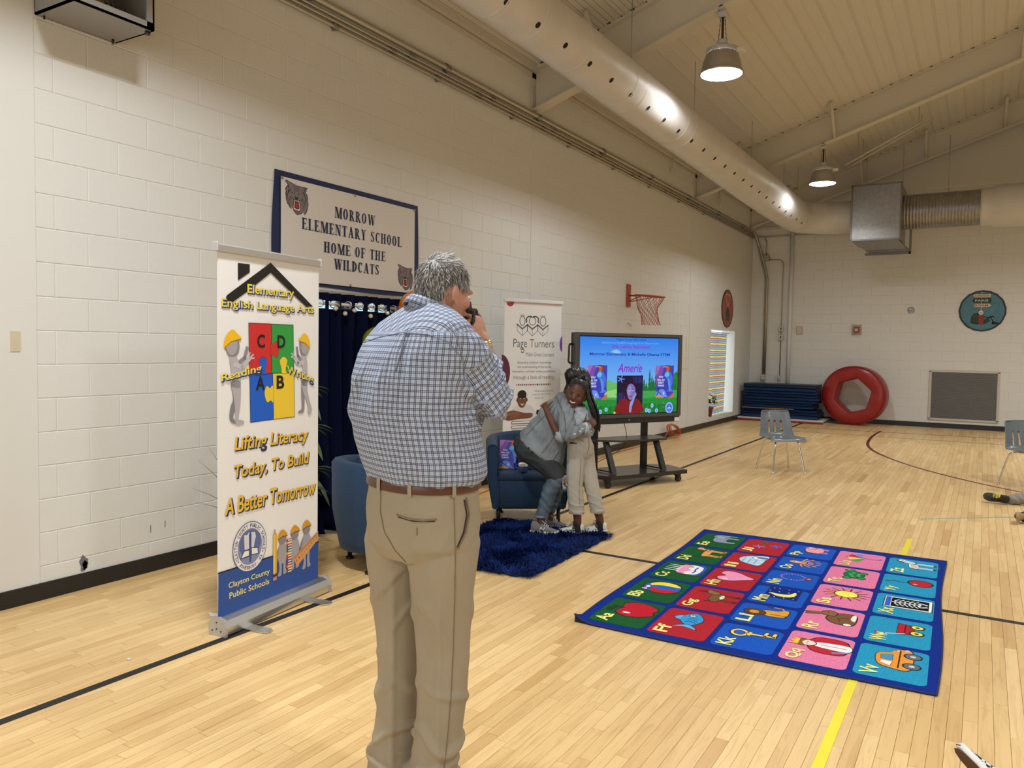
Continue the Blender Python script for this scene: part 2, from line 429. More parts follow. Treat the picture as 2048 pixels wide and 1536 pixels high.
mb = MB(); mb.prism([(1.02, 2.93, .001), (1.08, 2.90, .001), (1.12, 2.93, .001), (1.07, 2.945, .001)], (0, 0, .004)); tag(fixn(mb.build('paper_scrap', mat('white_paper', (.85, .85, .82), .7))), 'small torn white paper scrap on the floor by the left wall', 'paper')
mb = MB(); mb.box((1.26, 2.27, .001), (1.28, 2.285, .008), bev=.002); tag(mb.build('paint_chip', mat('chip', (.75, .7, .6), .8)), 'tiny pale paint chip on the floor near the long black line', 'debris')

# ---- walls of blocks
def sub(r, holes):
    out = [r]
    for h in holes:
        nxt = []
        for (a0, a1, z0, z1) in out:
            if h[0] >= a1-1e-6 or h[1] <= a0+1e-6 or h[2] >= z1-1e-6 or h[3] <= z0+1e-6: nxt.append((a0, a1, z0, z1)); continue
            if h[0] > a0: nxt.append((a0, h[0], z0, z1))
            if h[1] < a1: nxt.append((h[1], a1, z0, z1))
            m0, m1 = max(a0, h[0]), min(a1, h[1])
            if h[2] > z0: nxt.append((m0, m1, z0, h[2]))
            if h[3] < z1: nxt.append((m0, m1, h[3], z1))
        out = nxt
    return [q for q in out if q[1]-q[0] > .02 and q[3]-q[2] > .02]
BH, BL = .2032, .4064
def blockmb(a0, a1, z0, z1, P, mb=None):
    mb = mb or MB(); j, bv, d = .0012, .004, -.0035
    A = mb.ring([P(a0+j+bv, z0+j+bv, 0), P(a1-j-bv, z0+j+bv, 0), P(a1-j-bv, z1-j-bv, 0), P(a0+j+bv, z1-j-bv, 0)])
    C = mb.ring([P(a0+j, z0+j, d), P(a1-j, z0+j, d), P(a1-j, z1-j, d), P(a0+j, z1-j, d)])
    mb.face(A)
    for i in range(4): mb.face((C[i], C[(i+1) % 4], A[(i+1) % 4], A[i]))
    return mb
def blockwall(parent, a0, a1, rows, P, holes, off, nind=300):
    rects = []
    for k in range(rows):
        a = a0-((a0-off[k % 2]) % BL)
        while a < a1:
            for r in sub((max(a, a0), min(a+BL, a1), k*BH, (k+1)*BH), holes): rects.append(r)
            a += BL
    def sz(r):
        c = P((r[0]+r[1])/2, (r[2]+r[3])/2, 0)
        if not inframe(c): return 0
        q = [px(P(a, z, 0)) for a, z in ((r[0], r[2]), (r[1], r[2]), (r[1], r[3]), (r[0], r[3]))]
        return abs(sum(q[i][0]*q[(i+1) % 4][1]-q[(i+1) % 4][0]*q[i][1] for i in range(4)))
    rects.sort(key=sz, reverse=True); shared = {}
    for r in rects[:nind]:
        key = (round(r[1]-r[0], 3), round(r[3]-r[2], 3))
        if key not in shared:
            o0 = P(0, 0, 0); shared[key] = blockmb(0, key[0], 0, key[1], lambda a, z, n: Vector(P(a, z, n))-Vector(o0)).mesh('block', wallm)
        o = bpy.data.objects.new('block', shared[key]); COL.objects.link(o); o.location = P(r[0], r[2], 0); o.parent = parent
    mb = MB()
    for r in rects[nind:]: blockmb(*r, P, mb)
    o = mb.build('block_field', wallm, parent); o['kind'] = 'stuff'
DOOR = (4.60, 6.06, 0, 2.03); WIN = (15.86, 17.68, .20, 2.02)
wl = MB()
def lw_piece(y0, y1, z0, z1): wl.box((-.25, y0, z0), (-.0035, y1, z1))
lw_piece(YN, DOOR[0], 0, 5.0); lw_piece(DOOR[0], DOOR[1], DOOR[3], 5.0); lw_piece(DOOR[1], WIN[0], 0, 5.0)
lw_piece(WIN[0], WIN[1], 0, WIN[2]); lw_piece(WIN[0], WIN[1], WIN[3], 5.0); lw_piece(WIN[1], YB+.2, 0, 5.0)
wleft = struct('wall_left', wl, jointm)
PIL = [(1.88, 2.52, 0, 4.98), (8.39, 8.63, 0, 4.4), (14.50, 14.84, 0, 4.4)]
PLt = lambda a, z, n: Vector((n, a, z))
def PLeft(a, z, n): return Vector((n, a, z))
# normal must face +x: order (y,z) winding gives +x
blockwall(wleft, .6, YB, 24, PLeft, [DOOR, WIN]+PIL, (-.005, .195))
mb = MB(); mb.box((-.2, YN, 0), (0, .6, 4.95))
for q in PIL: mb.box((-.02, q[0], 0), (.002, q[1], q[3]))
o = mb.build('smooth_panel', smoothm, wleft)
# scuffs and the chipped patch low on the wall
sm = mat('scuff_grey', (.16, .16, .17), .8)
mb = MB()
for (y, z, a, b) in ((2.79, .165, .026, .05), (2.80, .15, .018, .03)):
    mb.poly([(.0012, y+a*math.cos(t)*(1+.25*math.sin(5*t)), z+b*math.sin(t)*(1+.2*math.cos(3*t))) for t in [2*PI*i/16 for i in range(16)]])
for (y, z, h_) in ((3.25, .27, .05), (3.36, .285, .045)): mb.poly([(.0012, y, z), (.0012, y+.006, z), (.0012, y+.008, z+h_), (.0012, y+.002, z+h_)])
mb.build('scuff_mark', sm, wleft)
mb = MB(); mb.box((.001, 2.37, 1.50), (.006, 2.425, 1.62), bev=.001); mb.build('cover_plate', mat('tan_plate', (.62, .54, .38), .5), wleft)
# back wall
wb = MB(); wb.box((0, YB+.0035, 0), (RW, YB+.25, 4.47))
wback = struct('wall_back', wb, jointm)
VENT = (3.86, 5.10, .20, 1.215)
def PBack(a, z, n): return Vector((a, YB-n, z))
def PBackr(a, z, n): return Vector((9.2-a, YB-n, z))
blockwall(wback, 0.0, 9.2, 22, PBackr, [], (.06, .26))
mb = MB(); mb.box((9.2, YB, 0), (RW, YB+.2, 4.47)); mb.build('smooth_panel', smoothm, wback)
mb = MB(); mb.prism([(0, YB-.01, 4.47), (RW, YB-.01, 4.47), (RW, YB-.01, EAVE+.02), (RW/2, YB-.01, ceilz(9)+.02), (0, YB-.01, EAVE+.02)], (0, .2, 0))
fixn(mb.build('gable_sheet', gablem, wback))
mb = MB(); mb.box((0, YB-.03, 4.44), (RW, YB-.005, 4.50)); mb.build('ledge_angle', gablem, wback)
mb = MB(); mb.box((RW, YN, 0), (RW+.2, YB, 5)); struct('wall_right', mb, mat('right_wall_paint', (.42, .40, .36), .7))
mb = MB(); mb.prism([(0, YN-.2, 0), (RW, YN-.2, 0), (RW, YN-.2, EAVE), (9, YN-.2, ceilz(9)), (0, YN-.2, EAVE)], (0, .2, 0)); fixn(struct('wall_near', mb, smoothm))
# baseboards
for nm, lo, hi in (('baseboard_left', (0, YN, 0), (.012, DOOR[0]-.02, .105)), ('baseboard_left', (0, DOOR[1]+.02, 0), (.012, YB, .105)), ('baseboard_back', (.0, YB-.012, 0), (RW, YB, .105))):
    mb = MB(); mb.box(lo, hi, bev=.003); struct(nm, mb, blackrub)
# ---- ceiling: ribbed deck panels between the frames
ceilm = mat('beige_metal_deck', (.64, .60, .53), .42, spec=.4)
def perfm():
    m = mat('perforated_deck', (.64, .60, .53), .42, spec=.4); n, l = nodes(m); b = n['Principled BSDF']
    g = n.new('ShaderNodeNewGeometry'); v = n.new('ShaderNodeTexVoronoi'); v.inputs['Scale'].default_value = 48; v.inputs['Randomness'].default_value = 0
    l.new(g.outputs['Position'], v.inputs['Vector']); r = n.new('ShaderNodeMath'); r.operation = 'LESS_THAN'; r.inputs[1].default_value = .28; l.new(v.outputs['Distance'], r.inputs[0])
    mx = n.new('ShaderNodeMix'); mx.data_type = 'RGBA'; mx.inputs[6].default_value = (.64, .60, .53, 1); mx.inputs[7].default_value = (.12, .10, .08, 1)
    l.new(r.outputs[0], mx.inputs[0]); l.new(mx.outputs[2], b.inputs['Base Color']); return m
perf = perfm()
mb = MB(); mb.prism([(0, YN, EAVE+.06), (9, YN, ceilz(9)+.06), (RW, YN, EAVE+.06), (RW, YN, EAVE+.16), (9, YN, ceilz(9)+.16), (0, YN, EAVE+.16)], (0, YB-YN, 0))
ceiling = fixn(struct('ceiling', mb, mat('roof_insulation', (.5, .45, .36), .8)))
FR = [2.19, 8.43, 14.67, 18.80]
cs = math.cos(math.atan(SL)); sn = math.sin(math.atan(SL)); PWD = .305
def panelmesh(L, m, n_=1):
    mb = MB()
    for q in range(n_):
        prof = [(0, -.012), (.012, -.012), (.022, 0), (.142, 0), (.148, -.005), (.157, -.005), (.163, 0), (.283, 0), (.293, -.012), (.303, -.012)]
        x0 = q*PWD
        A = [V((x0+a)*cs, 0, (x0+a)*sn+d) for a, d in prof]; B = [p+V(0, L, 0) for p in A]
        mb.loft([A, B], 0, False, False, False)
        A2 = [V((x0)*cs, 0, x0*sn+.03), V((x0+.304)*cs, 0, (x0+.304)*sn+.03)]
        mb.loft([A2, [p+V(0, L, 0) for p in A2]], 0, False, False, False)
    return mb.mesh('deck_panel', m)
bays = [(2.25, 8.40), (8.46, 14.64), (14.70, 18.78)]
for (y0, y1) in bays:
    me = panelmesh(y1-y0, ceilm); mp_ = panelmesh(y1-y0, perf)
    for k in range(20):
        o = bpy.data.objects.new('deck_panel', mp_ if (k < 2 or (k < 6 and y0 < 5)) else me); COL.objects.link(o); o.parent = ceiling
        o.location = (k*PWD*cs, y0, EAVE+k*PWD*sn+.012)
mb = MB()   # far and rear parts of the deck, out of sight
k0 = 20*PWD*cs
for a, b in (((k0, YN), (9, YB)), ((0, YN), (k0, 2.2))):
    mb.poly([(a[0], a[1], ceilz(a[0])+.01), (b[0], a[1], ceilz(b[0])+.01), (b[0], b[1], ceilz(b[0])+.01), (a[0], b[1], ceilz(a[0])+.01)][::-1])
mb.poly([(9, YN, ceilz(9)+.01), (RW, YN, EAVE+.01), (RW, YB, EAVE+.01), (9, YB, ceilz(9)+.01)][::-1])
mb.build('deck_field', ceilm, ceiling)
# eave trim along the left wall
mb = MB(); mb.box((0, YN, EAVE-.03), (.07, YB, EAVE+.06)); mb.box((.0, YN, EAVE-.10), (.018, YB, EAVE-.04)); struct('trim_1', mb, ceilm)
# ---- roof frames
gapshade = mat('flute_shade', (.03, .025, .02), .9)
beamm = mat('cream_steel', (.62, .575, .48), .42, spec=.4)
def roofbeam(y, label, braces, bdir=-1):
    t = thing('roof_beam', label, 'beam', (0, y, 0))
    dep = .49
    def pl(x, d): return EAVE+SL*x-d
    def part(name, pts, y0, y1):
        mb = MB(); mb.prism([(x, y0, z) for x, z in pts], (0, y1-y0, 0)); return fixn(mb.build(name, beamm, t))
    part('web', [(.02, pl(.02, .02)), (9, pl(9, .02)), (9, pl(9, dep)), (.02, pl(.02, dep))], -.005, .005)
    part('top_flange', [(.0, pl(.0, -.01)), (9, pl(9, -.01)), (9, pl(9, .022)), (.0, pl(.0, .022))], -.09, .09)
    part('bottom_flange', [(.02, pl(.02, dep-.01)), (9, pl(9, dep-.01)), (9, pl(9, dep+.004)), (.02, pl(.02, dep+.004))], -.09, .09)
    mb = MB(); mb.box((.003, -.10, 4.38), (.018, .10, EAVE-.01)); mb.build('end_plate', beamm, t)
    mb = MB(); mb.prism([(.02, -.006, 4.36), (.16, -.006, 4.50), (.02, -.006, 4.50)], (0, .012, 0)); fixn(mb.build('knee_plate', beamm, t))
    mb = MB(); k = 0  # small dark boxes painted in for the shade inside the open deck flutes
    while k*.1525*cs < 7: x = (k*.1525+.15)*cs; mb.box((x-.022, -.112, pl(x, -.004)), (x+.022, -.088, pl(x, -.016))); k += 1
    mb.build('flute_gap_shade', gapshade, t)['kind'] = 'stuff'
    for bx in braces:
        mb = MB(); a = V(bx, bdir*.08, pl(bx, dep-.03)); b = V(bx+.02, bdir*.62, pl(bx, .012))
        mb.tube([a, b], .034, 4); mb.build('fly_brace', beamm, t)
    return t
roofbeam(8.43, 'cream sloping roof beam nearest the camera, above the big duct', [.95, 2.95])
roofbeam(14.67, 'cream sloping roof beam halfway down the gym, carrying the farther lamp', [.95, 2.46, 5.16])
roofbeam(18.74, 'cream roof beam hard against the far gable wall', [.95, 2.4, 3.62, 5.0])
# ================================================================ DUCT, LAMPS, CONDUITS
ductm = mat('painted_duct', (.62, .60, .575), .46, metal=.1, spec=.5, var=.05, vscale=3)
galv = mat('galvanised_steel', (.31, .305, .30), .36, metal=.8, var=.12, vscale=14)
dgalv = mat('dull_conduit', (.42, .39, .33), .38, metal=.8)
black = mat('black_plastic', (.012, .012, .013), .4)
darkhole = mat('dark_hole', (.01, .01, .01), .9)
def ringp(c, d, r, n=36):
    d = Vector(d).normalized(); u = V(0, 0, 1); a = d.cross(u).normalized(); b = a.cross(d)
    return [Vector(c)+(a*math.cos(t)+b*math.sin(t))*r for t in [2*PI*i/n for i in range(n)]]
DX, DZ, DR, DY = 1.392, 4.36, .325, 17.45
def dxr(y): k = min(1, max(0, (y-6)/8)); return (1.452-.06*k, .243+.08*k)
t = thing('air_duct', 'large cream round air duct running under the roof and turning at the far wall', 'duct', (DX, 0, DZ))
T = Matrix.Translation((-DX, 0, -DZ))
ctr = [((x, y), (0, 1), r) for x, y, r in [(dxr(q)[0], q, dxr(q)[1]) for q in (.5, 4, 6, 8, 10, 12, 14, 16.6)]]
for a in range(10, 91, 10):
    q = math.radians(a); ctr.append(((DX+.85*(1-math.cos(q)), 16.6+.85*math.sin(q)), (math.sin(q), math.cos(q)), .325))
ctr.append(((2.46, DY), (1, 0), .325))
mb = MB(); mb.loft([[T @ p for p in ringp((c[0], c[1], DZ), (d[0], d[1], 0), r_)] for c, d, r_ in ctr], 0, False); fixn(mb.build('duct_run', ductm, t))
mb = MB(); y = 1.1
for k in range(60):
    yy = y+k*.27
    if yy > 16.5: break
    if (k % 5 == 0 or k % 7 == 3):
        mb = MB(); mb.loft([[T @ p for p in ringp((dxr(yy)[0], yy+o_, DZ), (0, 1, 0), dxr(yy)[1]+r_)] for o_, r_ in ((-.02, 0), (-.006, .005), (.006, .005), (.02, 0))], 0, False); mb.build('seam_band', ductm, t)
for k in range(29):
    yy = 2.7+k*.4875
    if yy > 16.9: break
    a = math.radians(-45); xx, r0 = dxr(yy); xx -= DX; c = V(xx+(r0-.004)*math.cos(a), yy, (r0-.004)*math.sin(a)); n_ = V(math.cos(a), 0, math.sin(a))
    mb = MB(); mb.cyl(c, c+n_*.007, .027, n=14); mb.build('air_hole', darkhole, t)
for yy, zt in ((8.0, 5.38), (10.2, 5.38), (13.25, 5.38), (15.7, 5.38), (17.0, 5.38)):
    mb = MB(); mb.cyl((dxr(yy)[0]-DX, yy, dxr(yy)[1]-.01), (dxr(yy)[0]-DX, yy, zt-DZ), .005, n=6); mb.build('hanger_rod', dgalv, t)
# elbow dampers
mb = MB()
for q in range(1, 9):
    a = math.radians(q*10+5); c = (DX+.85*(1-math.cos(a)), 16.6+.85*math.sin(a), DZ)
    mb.loft([[T @ p for p in ringp(Vector(c)+V(math.sin(a), math.cos(a), 0)*o_, (math.sin(a), math.cos(a), 0), DR+r_)] for o_, r_ in ((-.012, 0), (0, .005), (.012, 0))], 0, False)
mb.build('elbow_seam', ductm, t)
# metal plenum box
t = thing('plenum_box', 'square galvanised metal plenum box joining the ducts at the far wall', 'duct box', (2.9, 16.9, 3.8))
mb = MB(); mb.box((-.44, 0, 0), (.44, 1.15, 1.08), bev=.006); mb.build('box_body', galv, t)
mb = MB()
for q in (((-.455, -.015, -.012), (.455, .02, .02)), ((-.455, -.015, 1.06), (.455, .02, 1.092)), ((-.455, -.015, 0), (-.425, .02, 1.09)), ((.425, -.015, 0), (.455, .02, 1.09))): mb.box(*q, bev=.003)
mb.build('edge_flange', mat('dark_flange', (.20, .19, .18), .4, metal=.8), t)
mb = MB(); mb.loft([[(-.40, .10, 0), (.40, .10, 0), (.44, 1.1, 0), (-.40, 1.1, 0)], [(-.22, .70, -.13), (.52, .70, -.13), (.58, 1.15, -.13), (-.22, 1.15, -.13)]], 0, True, True, False); fixn(mb.build('tapered_neck', galv, t))
mb = MB()
for q in (((-.29, .98, -.19), (.56, 1.04, -.14)), ((.53, .98, -.19), (.57, 1.04, .98)), ((-.24, .72, -.155), (.50, .76, -.125))): mb.box(*q)
mb.build('angle_frame', mat('dark_flange', (.2, .19, .18), .4, metal=.8), t)
for x in (-.3, .38):
    mb = MB(); mb.cyl((x, .9, 1.08), (x, .9, 1.95), .006, n=6); mb.build('hanger_rod', dgalv, t)
t = thing('spiral_duct', 'ribbed unpainted spiral duct section right of the plenum box', 'duct', (3.34, DY, DZ+.02))
mb = MB(); rg = []
x = 0
while x < 1.33:
    for dx, dr in ((0, 0), (.028, 0), (.034, .006), (.042, .006), (.048, 0)): rg.append([p for p in ringp((x+dx, 0, 0), (1, 0, 0), .335+dr, 32)])
    x += .055
mb.loft(rg, 0, False); fixn(mb.build('duct_run', galv, t))
t = thing('wrapped_duct', 'wide cream cloth-wrapped duct at the right edge, beside the far wall', 'duct', (4.66, DY, DZ+.02))
mb = MB(); mb.loft([ringp((x, 0, 0), (1, 0, 0), r, 32) for x, r in ((0, .335), (.01, .36), (.05, .352), (.10, .365), (.18, .36), (.24, .395), (1.5, .41), (4.5, .41))], 0, False); fixn(mb.build('duct_run', ductm, t))
mb = MB(); mb.box((-.9, -.01, .42), (4.2, .01, .435)); mb.build('top_angle', ductm, t)
for x in (-.55, .9, 2.4):
    mb = MB(); mb.cyl((x, 0, .36), (x, 0, 1.6+x*.3), .006, n=6); mb.build('hanger_rod', dgalv, t)
# unistrut trapeze below the deck
for i, (y, z0, lb) in enumerate(((17.0, 0, 'long thin channel strut hung below the far roof deck, upper one'), (16.3, .02, 'long thin channel strut hung below the far roof deck, nearer one'))):
    t = thing('channel_strut', lb, 'strut', (2.4, y, 0)); mb = MB(); a = V(0, 0, 5.30-z0*6); b = V(1.45, 0, 6.06-z0*8)
    mb.tube([a, b], .018, 4); mb.build('channel', beamm, t)
    for f in (.15, .85):
        p = a.lerp(b, f); mb = MB(); mb.cyl(p, (p.x, 0, ceilz(2.4+p.x)-.005), .005, n=6); mb.build('hanger_rod', dgalv, t)
# ---- high bay lamps
refl = mat('brushed_reflector', (.40, .38, .36), .34, metal=.75)
lens = mat('lamp_lens', (1, .985, .95), .3, emit=14)
lampgrey = mat('lamp_housing', (.55, .55, .54), .45, metal=.3)
def lamp(x, y, label, ztop, side):
    t = thing('high_bay_lamp', label, 'lamp', (x, y, 4.53))
    mb = MB(); prof = [(.225, 0), (.232, .008), (.222, .02), (.212, .06), (.200, .12), (.180, .18), (.155, .225), (.13, .245)]
    mb.lathe(prof, n=40); mb.lathe([(a-.006, h) for a, h in prof][::-1], n=40); mb.build('reflector', refl, t)
    mb = MB(); mb.lathe([(0.002, -.022), (.10, -.02), (.17, -.012), (.216, 0), (.214, .01)], n=40); mb.build('lens', lens, t)
    mb = MB(); mb.lathe([(.158, .225), (.162, .235), (.162, .262), (.15, .27), (.09, .272), (.085, .29), (.05, .32), (.002, .325)], n=40)
    mb.build('top_housing', lampgrey, t)
    mb = MB()
    for k in range(36):
        a = 2*PI*k/36; c, s_ = math.cos(a), math.sin(a); M_ = Matrix.Rotation(a, 4, 'Z'); mb.box((.150, -.004, .228), (.170, .004, .266), M=M_)
    mb.build('cooling_fin', lampgrey, t)
    mb = MB(); mb.box((.16*side, -.04, .20), (.25*side, .04, .245), bev=.006) if side > 0 else mb.box((-.25, -.04, .2), (-.16, .04, .245), bev=.006)
    mb.build('driver_box', mat('ivory_label', (.70, .66, .56), .5), t)
    mb = MB(); mb.cyl((0, 0, .31), (0, 0, ztop-.08), .013, n=10); mb.build('stem', black, t)
    mb = MB(); mb.lathe([(.05, .315), (.055, .32), (.055, .36), (.03, .37), (.002, .372)], n=16); mb.build('stem_cap', lampgrey, t)
    for s_ in (-1, 1):
        mb = MB(); L = ztop-.36; N = 14; pts = [V(s_*(.045-.03*k/N), 0, .34+L*k/N) for k in range(N+1)]
        for k in range(N):
            a, b = pts[k], pts[k+1]; mb.tube([a, b], .0045 if k % 2 else .003, 4)
        mb.build('chain', black, t)
    mb = MB(); mb.box((-.05, -.04, ztop-.09), (.05, .04, ztop-.03), bev=.008); mb.box((-.02, -.09, ztop-.03), (.02, .09, ztop+.01)); mb.build('beam_clamp', lampgrey, t)
lamp(2.30, 8.43, 'lit bell-shaped high bay lamp nearest the camera', .69, 1)
lamp(2.28, 14.67, 'lit bell-shaped high bay lamp farther away, near the plenum box', .69, 1)
# ---- conduit bundle along the left wall
for r, x, z, lb in ((.032, .045, 4.395, 'thickest upper steel pipe along the top of the left wall'), (.014, .03, 4.335, 'thin steel conduit directly under the thickest pipe'), (.014, .03, 4.295, 'thin steel conduit third from the top in the wall bundle'), (.016, .03, 4.252, 'lowest steel conduit of the bundle on the left wall')):
    t = thing('conduit', lb, 'pipe', (x, 2, z), group=None)
    if r > .03: pts = [(0, 0, 0), (0, 16.60, 0), (.01, 16.72, -.012), (.05, 16.85, -.07), (.16, 16.93, -.42), (.30, 16.94, -.95), (.335, 16.94, -1.12), (.335, 16.94, -3.42)]
    elif z > 4.33: pts = [(0, 0, 0), (0, 16.75, 0), (.06, 16.92, -.04), (.14, 16.95, -.40), (.28, 16.955, -.93), (.305, 16.955, -1.08), (.305, 16.955, -3.36)]
    elif z > 4.29: pts = [(0, 0, 0), (0, 16.85, 0), (.06, 16.95, 0), (.17, 16.96, -.005), (.26, 16.96, -.03), (.305, 16.96, -.12), (.31, 16.96, -.47)]
    else: pts = [(0, 0, 0), (0, 16.88, 0), (.06, 16.955, .01), (.2, 16.96, .015), (2.35, 16.96, .02)]
    mb = MB(); mb.tube(pts, r if r < .03 else .03, 10); mb.build('pipe', dgalv, t)
    step = 1.9 if r > .03 else 1.45
    for k in range(9):
        yy = .75+k*step+(0 if r > .03 else z*7 % 1)
        if yy > 16.2: break
        mb = MB(); rr_ = r+.006
        mb.lathe([(rr_, yy-.035), (rr_+.003, yy-.03), (rr_+.003, yy-.012), (rr_-.002, yy), (rr_+.003, yy+.012), (rr_+.003, yy+.03), (rr_, yy+.035)], ax='y', n=12)
        mb.box((-.03, yy-.008, -r-.014), (.01, yy+.008, r+.01)); mb.build('coupling', galv, t)
for x0, z0, lb in ((.36, 1.0, 'small outlet box at the foot of the far corner conduits'),):
    t = thing('outlet_box', lb, 'box', (x0, 18.97, .90)); mb = MB(); mb.box((-.05, -.06, 0), (.05, .03, .13), bev=.004); mb.build('cover', lampgrey, t)
t = thing('junction_box', 'square steel junction box high in the far left corner', 'box', (.35, 18.95, 3.70)); mb = MB(); mb.box((-.065, -.06, 0), (.065, .05, .13), bev=.005); mb.build('cover', dgalv, t)
t = thing('conduit', 'thin conduit running from the corner junction box down past two switch boxes', 'pipe', (.41, 18.965, 3.73)); mb = MB()
mb.tube([(0, 0, 0), (.24, 0, -.01), (.295, 0, -.04), (.325, 0, -.12), (.325, 0, -.30), (.315, 0, -2.80)], .011, 8); mb.build('pipe', dgalv, t)
for z, lb in ((2.05, 'upper of the two switch boxes on the far wall conduit'), (1.845, 'lower of the two switch boxes on the far wall conduit')):
    t = thing('switch_box', lb, 'box', (.735, 18.96, z)); mb = MB(); mb.box((-.05, -.05, 0), (.05, .04, .125), bev=.006); mb.build('cover', lampgrey, t); mb = MB(); mb.box((-.012, -.058, .035), (.012, -.05, .09)); mb.build('switch', black, t)
t = thing('outlet_box', 'narrow outlet box at the bottom end of the thin far wall conduit', 'box', (.725, 18.97, .905)); mb = MB(); mb.box((-.028, -.05, 0), (.028, .03, .11), bev=.004); mb.build('cover', lampgrey, t)
t = thing('down_pipe', 'cream painted vertical pipe on the far wall behind the mats', 'pipe', (.92, 18.95, .1)); mb = MB(); mb.cyl((0, 0, 0), (0, 0, 4.5), .045, n=16); mb.build('pipe', wallm, t)
# ---- things fixed to the far wall
t = thing('wall_plate', 'small blank cream metal plate on the far wall', 'plate', (1.135, 19.0, 1.98)); mb = MB(); mb.box((-.07, -.03, 0), (.07, 0, .19), bev=.006); mb.build('cover', mat('tan_box', (.50, .43, .32), .5), t); mb = MB(); mb.box((-.05, -.035, .025), (.05, -.03, .165), bev=.002); mb.build('plate_face', mat('tan_plate2', (.58, .51, .39), .5), t)
t = thing('fire_alarm', 'red fire alarm strobe in a wire cage on the far wall', 'alarm', (2.36, 19.0, 1.97)); mb = MB(); mb.box((-.058, -.06, .05), (.058, -.002, .19), bev=.008); mb.build('alarm_body', mat('alarm_red', (.42, .045, .03), .4), t)
mb = MB(); mb.box((-.03, -.068, .09), (.03, -.06, .14), bev=.004); mb.build('strobe', mat('strobe', (.8, .8, .75), .2), t)
mb = MB(); mb.box((-.095, -.004, .0), (.095, 0, .235))
for k in range(7):
    z = .01+k*.0355; mb.tube([(-.10, -.002, z), (-.09, -.09, z), (.09, -.09, z), (.10, -.002, z)], .003, 4)
for x in (-.09, -.03, .03, .09): mb.tube([(x, -.09, 0), (x, -.09, .235)], .003, 4)
mb.build('wire_cage', mat('cage_wire', (.45, .40, .33), .4, metal=.4), t)
t = thing('round_vent', 'small round metal grille on the far wall left of the painted blue disc', 'vent', (3.43, 19.0, 2.515)); mb = MB(); mb.lathe([(.07, 0), (.07, -.012), (.055, -.016), (.05, -.008), (.03, -.02), (.004, -.022)], ax='y', n=24); mb.build('grille', galv, t)
t = thing('wall_vent', 'large grey louvred return vent low on the far wall', 'vent', (3.865, 19.0, .185))
mb = MB()
for q in (((-.03, -.025, -.02), (1.26, 0, .025)), ((-.03, -.025, 1.005), (1.26, 0, 1.055)), ((-.03, -.025, 0), (.015, 0, 1.03)), ((1.215, -.025, 0), (1.26, 0, 1.03))): mb.box(*q, bev=.004)
mb.build('vent_frame', mat('vent_frame_paint', (.56, .52, .44), .5), t)
mb = MB(); mb.box((0, -.004, 0), (1.23, 0, 1.02)); mb.build('backing', mat('vent_dark', (.10, .10, .10), .8), t)
sl = MB(); sl.prism([(.015, -.004, 0), (.015, -.021, .006), (.015, -.021, .009), (.015, -.004, .011)], (1.2, 0, 0)); me = fixn(sl.build('louvre', mat('louvre_grey', (.33, .33, .33), .45), t)).data
for k in range(1, 72):
    o = bpy.data.objects.new('louvre', me); COL.objects.link(o); o.parent = t; o.location = (0, 0, k*.0139)
t.children[2].location = (0, 0, 0)
# painted discs
t = thing('painted_disc', 'round blue wall painting with signposts and a seated backpacker', 'wall art', (4.755, 18.998, 2.487))
mb = MB(); n = 40; rim = [(.425*math.cos(2*PI*i/n)*(1+.012*math.sin(i*2.3)), .425*math.sin(2*PI*i/n)*(1+.012*math.cos(i*3.1))) for i in range(n)]
mb.prism([(a, 0, b) for a, b in rim], (0, -.012, 0)); fixn(mb.build('disc', mat('disc_black', (.02, .025, .03), .6), t))
C = Canvas((0, -.0122, 0), (1, 0, 0), (0, 0, 1), t)
C.poly([(a*.925, b*.925) for a, b in rim], mat('disc_blue', (.075, .205, .27), .6, var=.15, vscale=9), 1)
for z, c, d_, tx, tc in ((.315, '#c9bfae', -1, 'LONDON', '#a8412e'), (.215, '#1f3b30', -1, 'PARIS', '#d8d0bd'), (.113, '#c9bfae', 1, 'ROAM', '#a8412e')):
    w_, h_ = .145, .037
    pt = [(-w_+.0, -h_), (w_, -h_), (w_, h_), (-w_, h_), (-w_-.035, 0)] if d_ < 0 else [(-w_, -h_), (w_-.03, -h_), (w_+.02, 0), (w_-.03, h_), (-w_, h_)]
    C.poly([(a*1.05, z+b*1.25) for a, b in pt], '#15161a', 2); C.poly([(a, z+b) for a, b in pt], c, 3)
    C.text(tx, -w_+.01, z-.022, w_-.045, z+.022, tc, 5, .02, name='lettering')
C.line([(-.02, .39), (-.02, .02)], .012, '#d8d2c2', 2)
C.ell(-.02, -.035, .055, .06, '#15161a', 3); C.ell(-.02, -.035, .046, .05, '#d9cfc0', 4); C.line([(-.045, -.03), (-.02, -.05), (.01, -.03)], .006, '#15161a', 5)
C.smooth([(-.20, -.24), (-.19, -.12), (-.13, -.05), (-.06, -.07), (-.05, -.26), (-.13, -.27)], '#15161a', 3); C.smooth([(-.185, -.23), (-.175, -.12), (-.13, -.07), (-.075, -.09), (-.07, -.24), (-.13, -.25)], '#24402c', 4)
C.smooth([(-.07, -.10), (.02, -.09), (.04, -.16), (.03, -.27), (-.05, -.27)], '#8c3220', 4)
C.smooth([(.03, -.27), (.06, -.16), (.15, -.19), (.11, -.24)], '#24402c', 4)
C.line([(.02, -.12), (.10, -.14), (.19, -.11), (.22, -.14)], .02, '#15161a', 5); C.line([(.05, -.2), (.15, -.12), (.19, -.2), (.2, -.25)], .02, '#15161a', 5); C.smooth([(.18, -.24), (.21, -.22), (.33, -.255), (.31, -.28), (.19, -.28)], '#15161a', 5)
C.build('painting')
t = thing('painted_disc', 'red oval-looking round wall painting with a heart balloon above the striped curtain', 'wall art', (.002, 17.005, 2.49), PI/2)
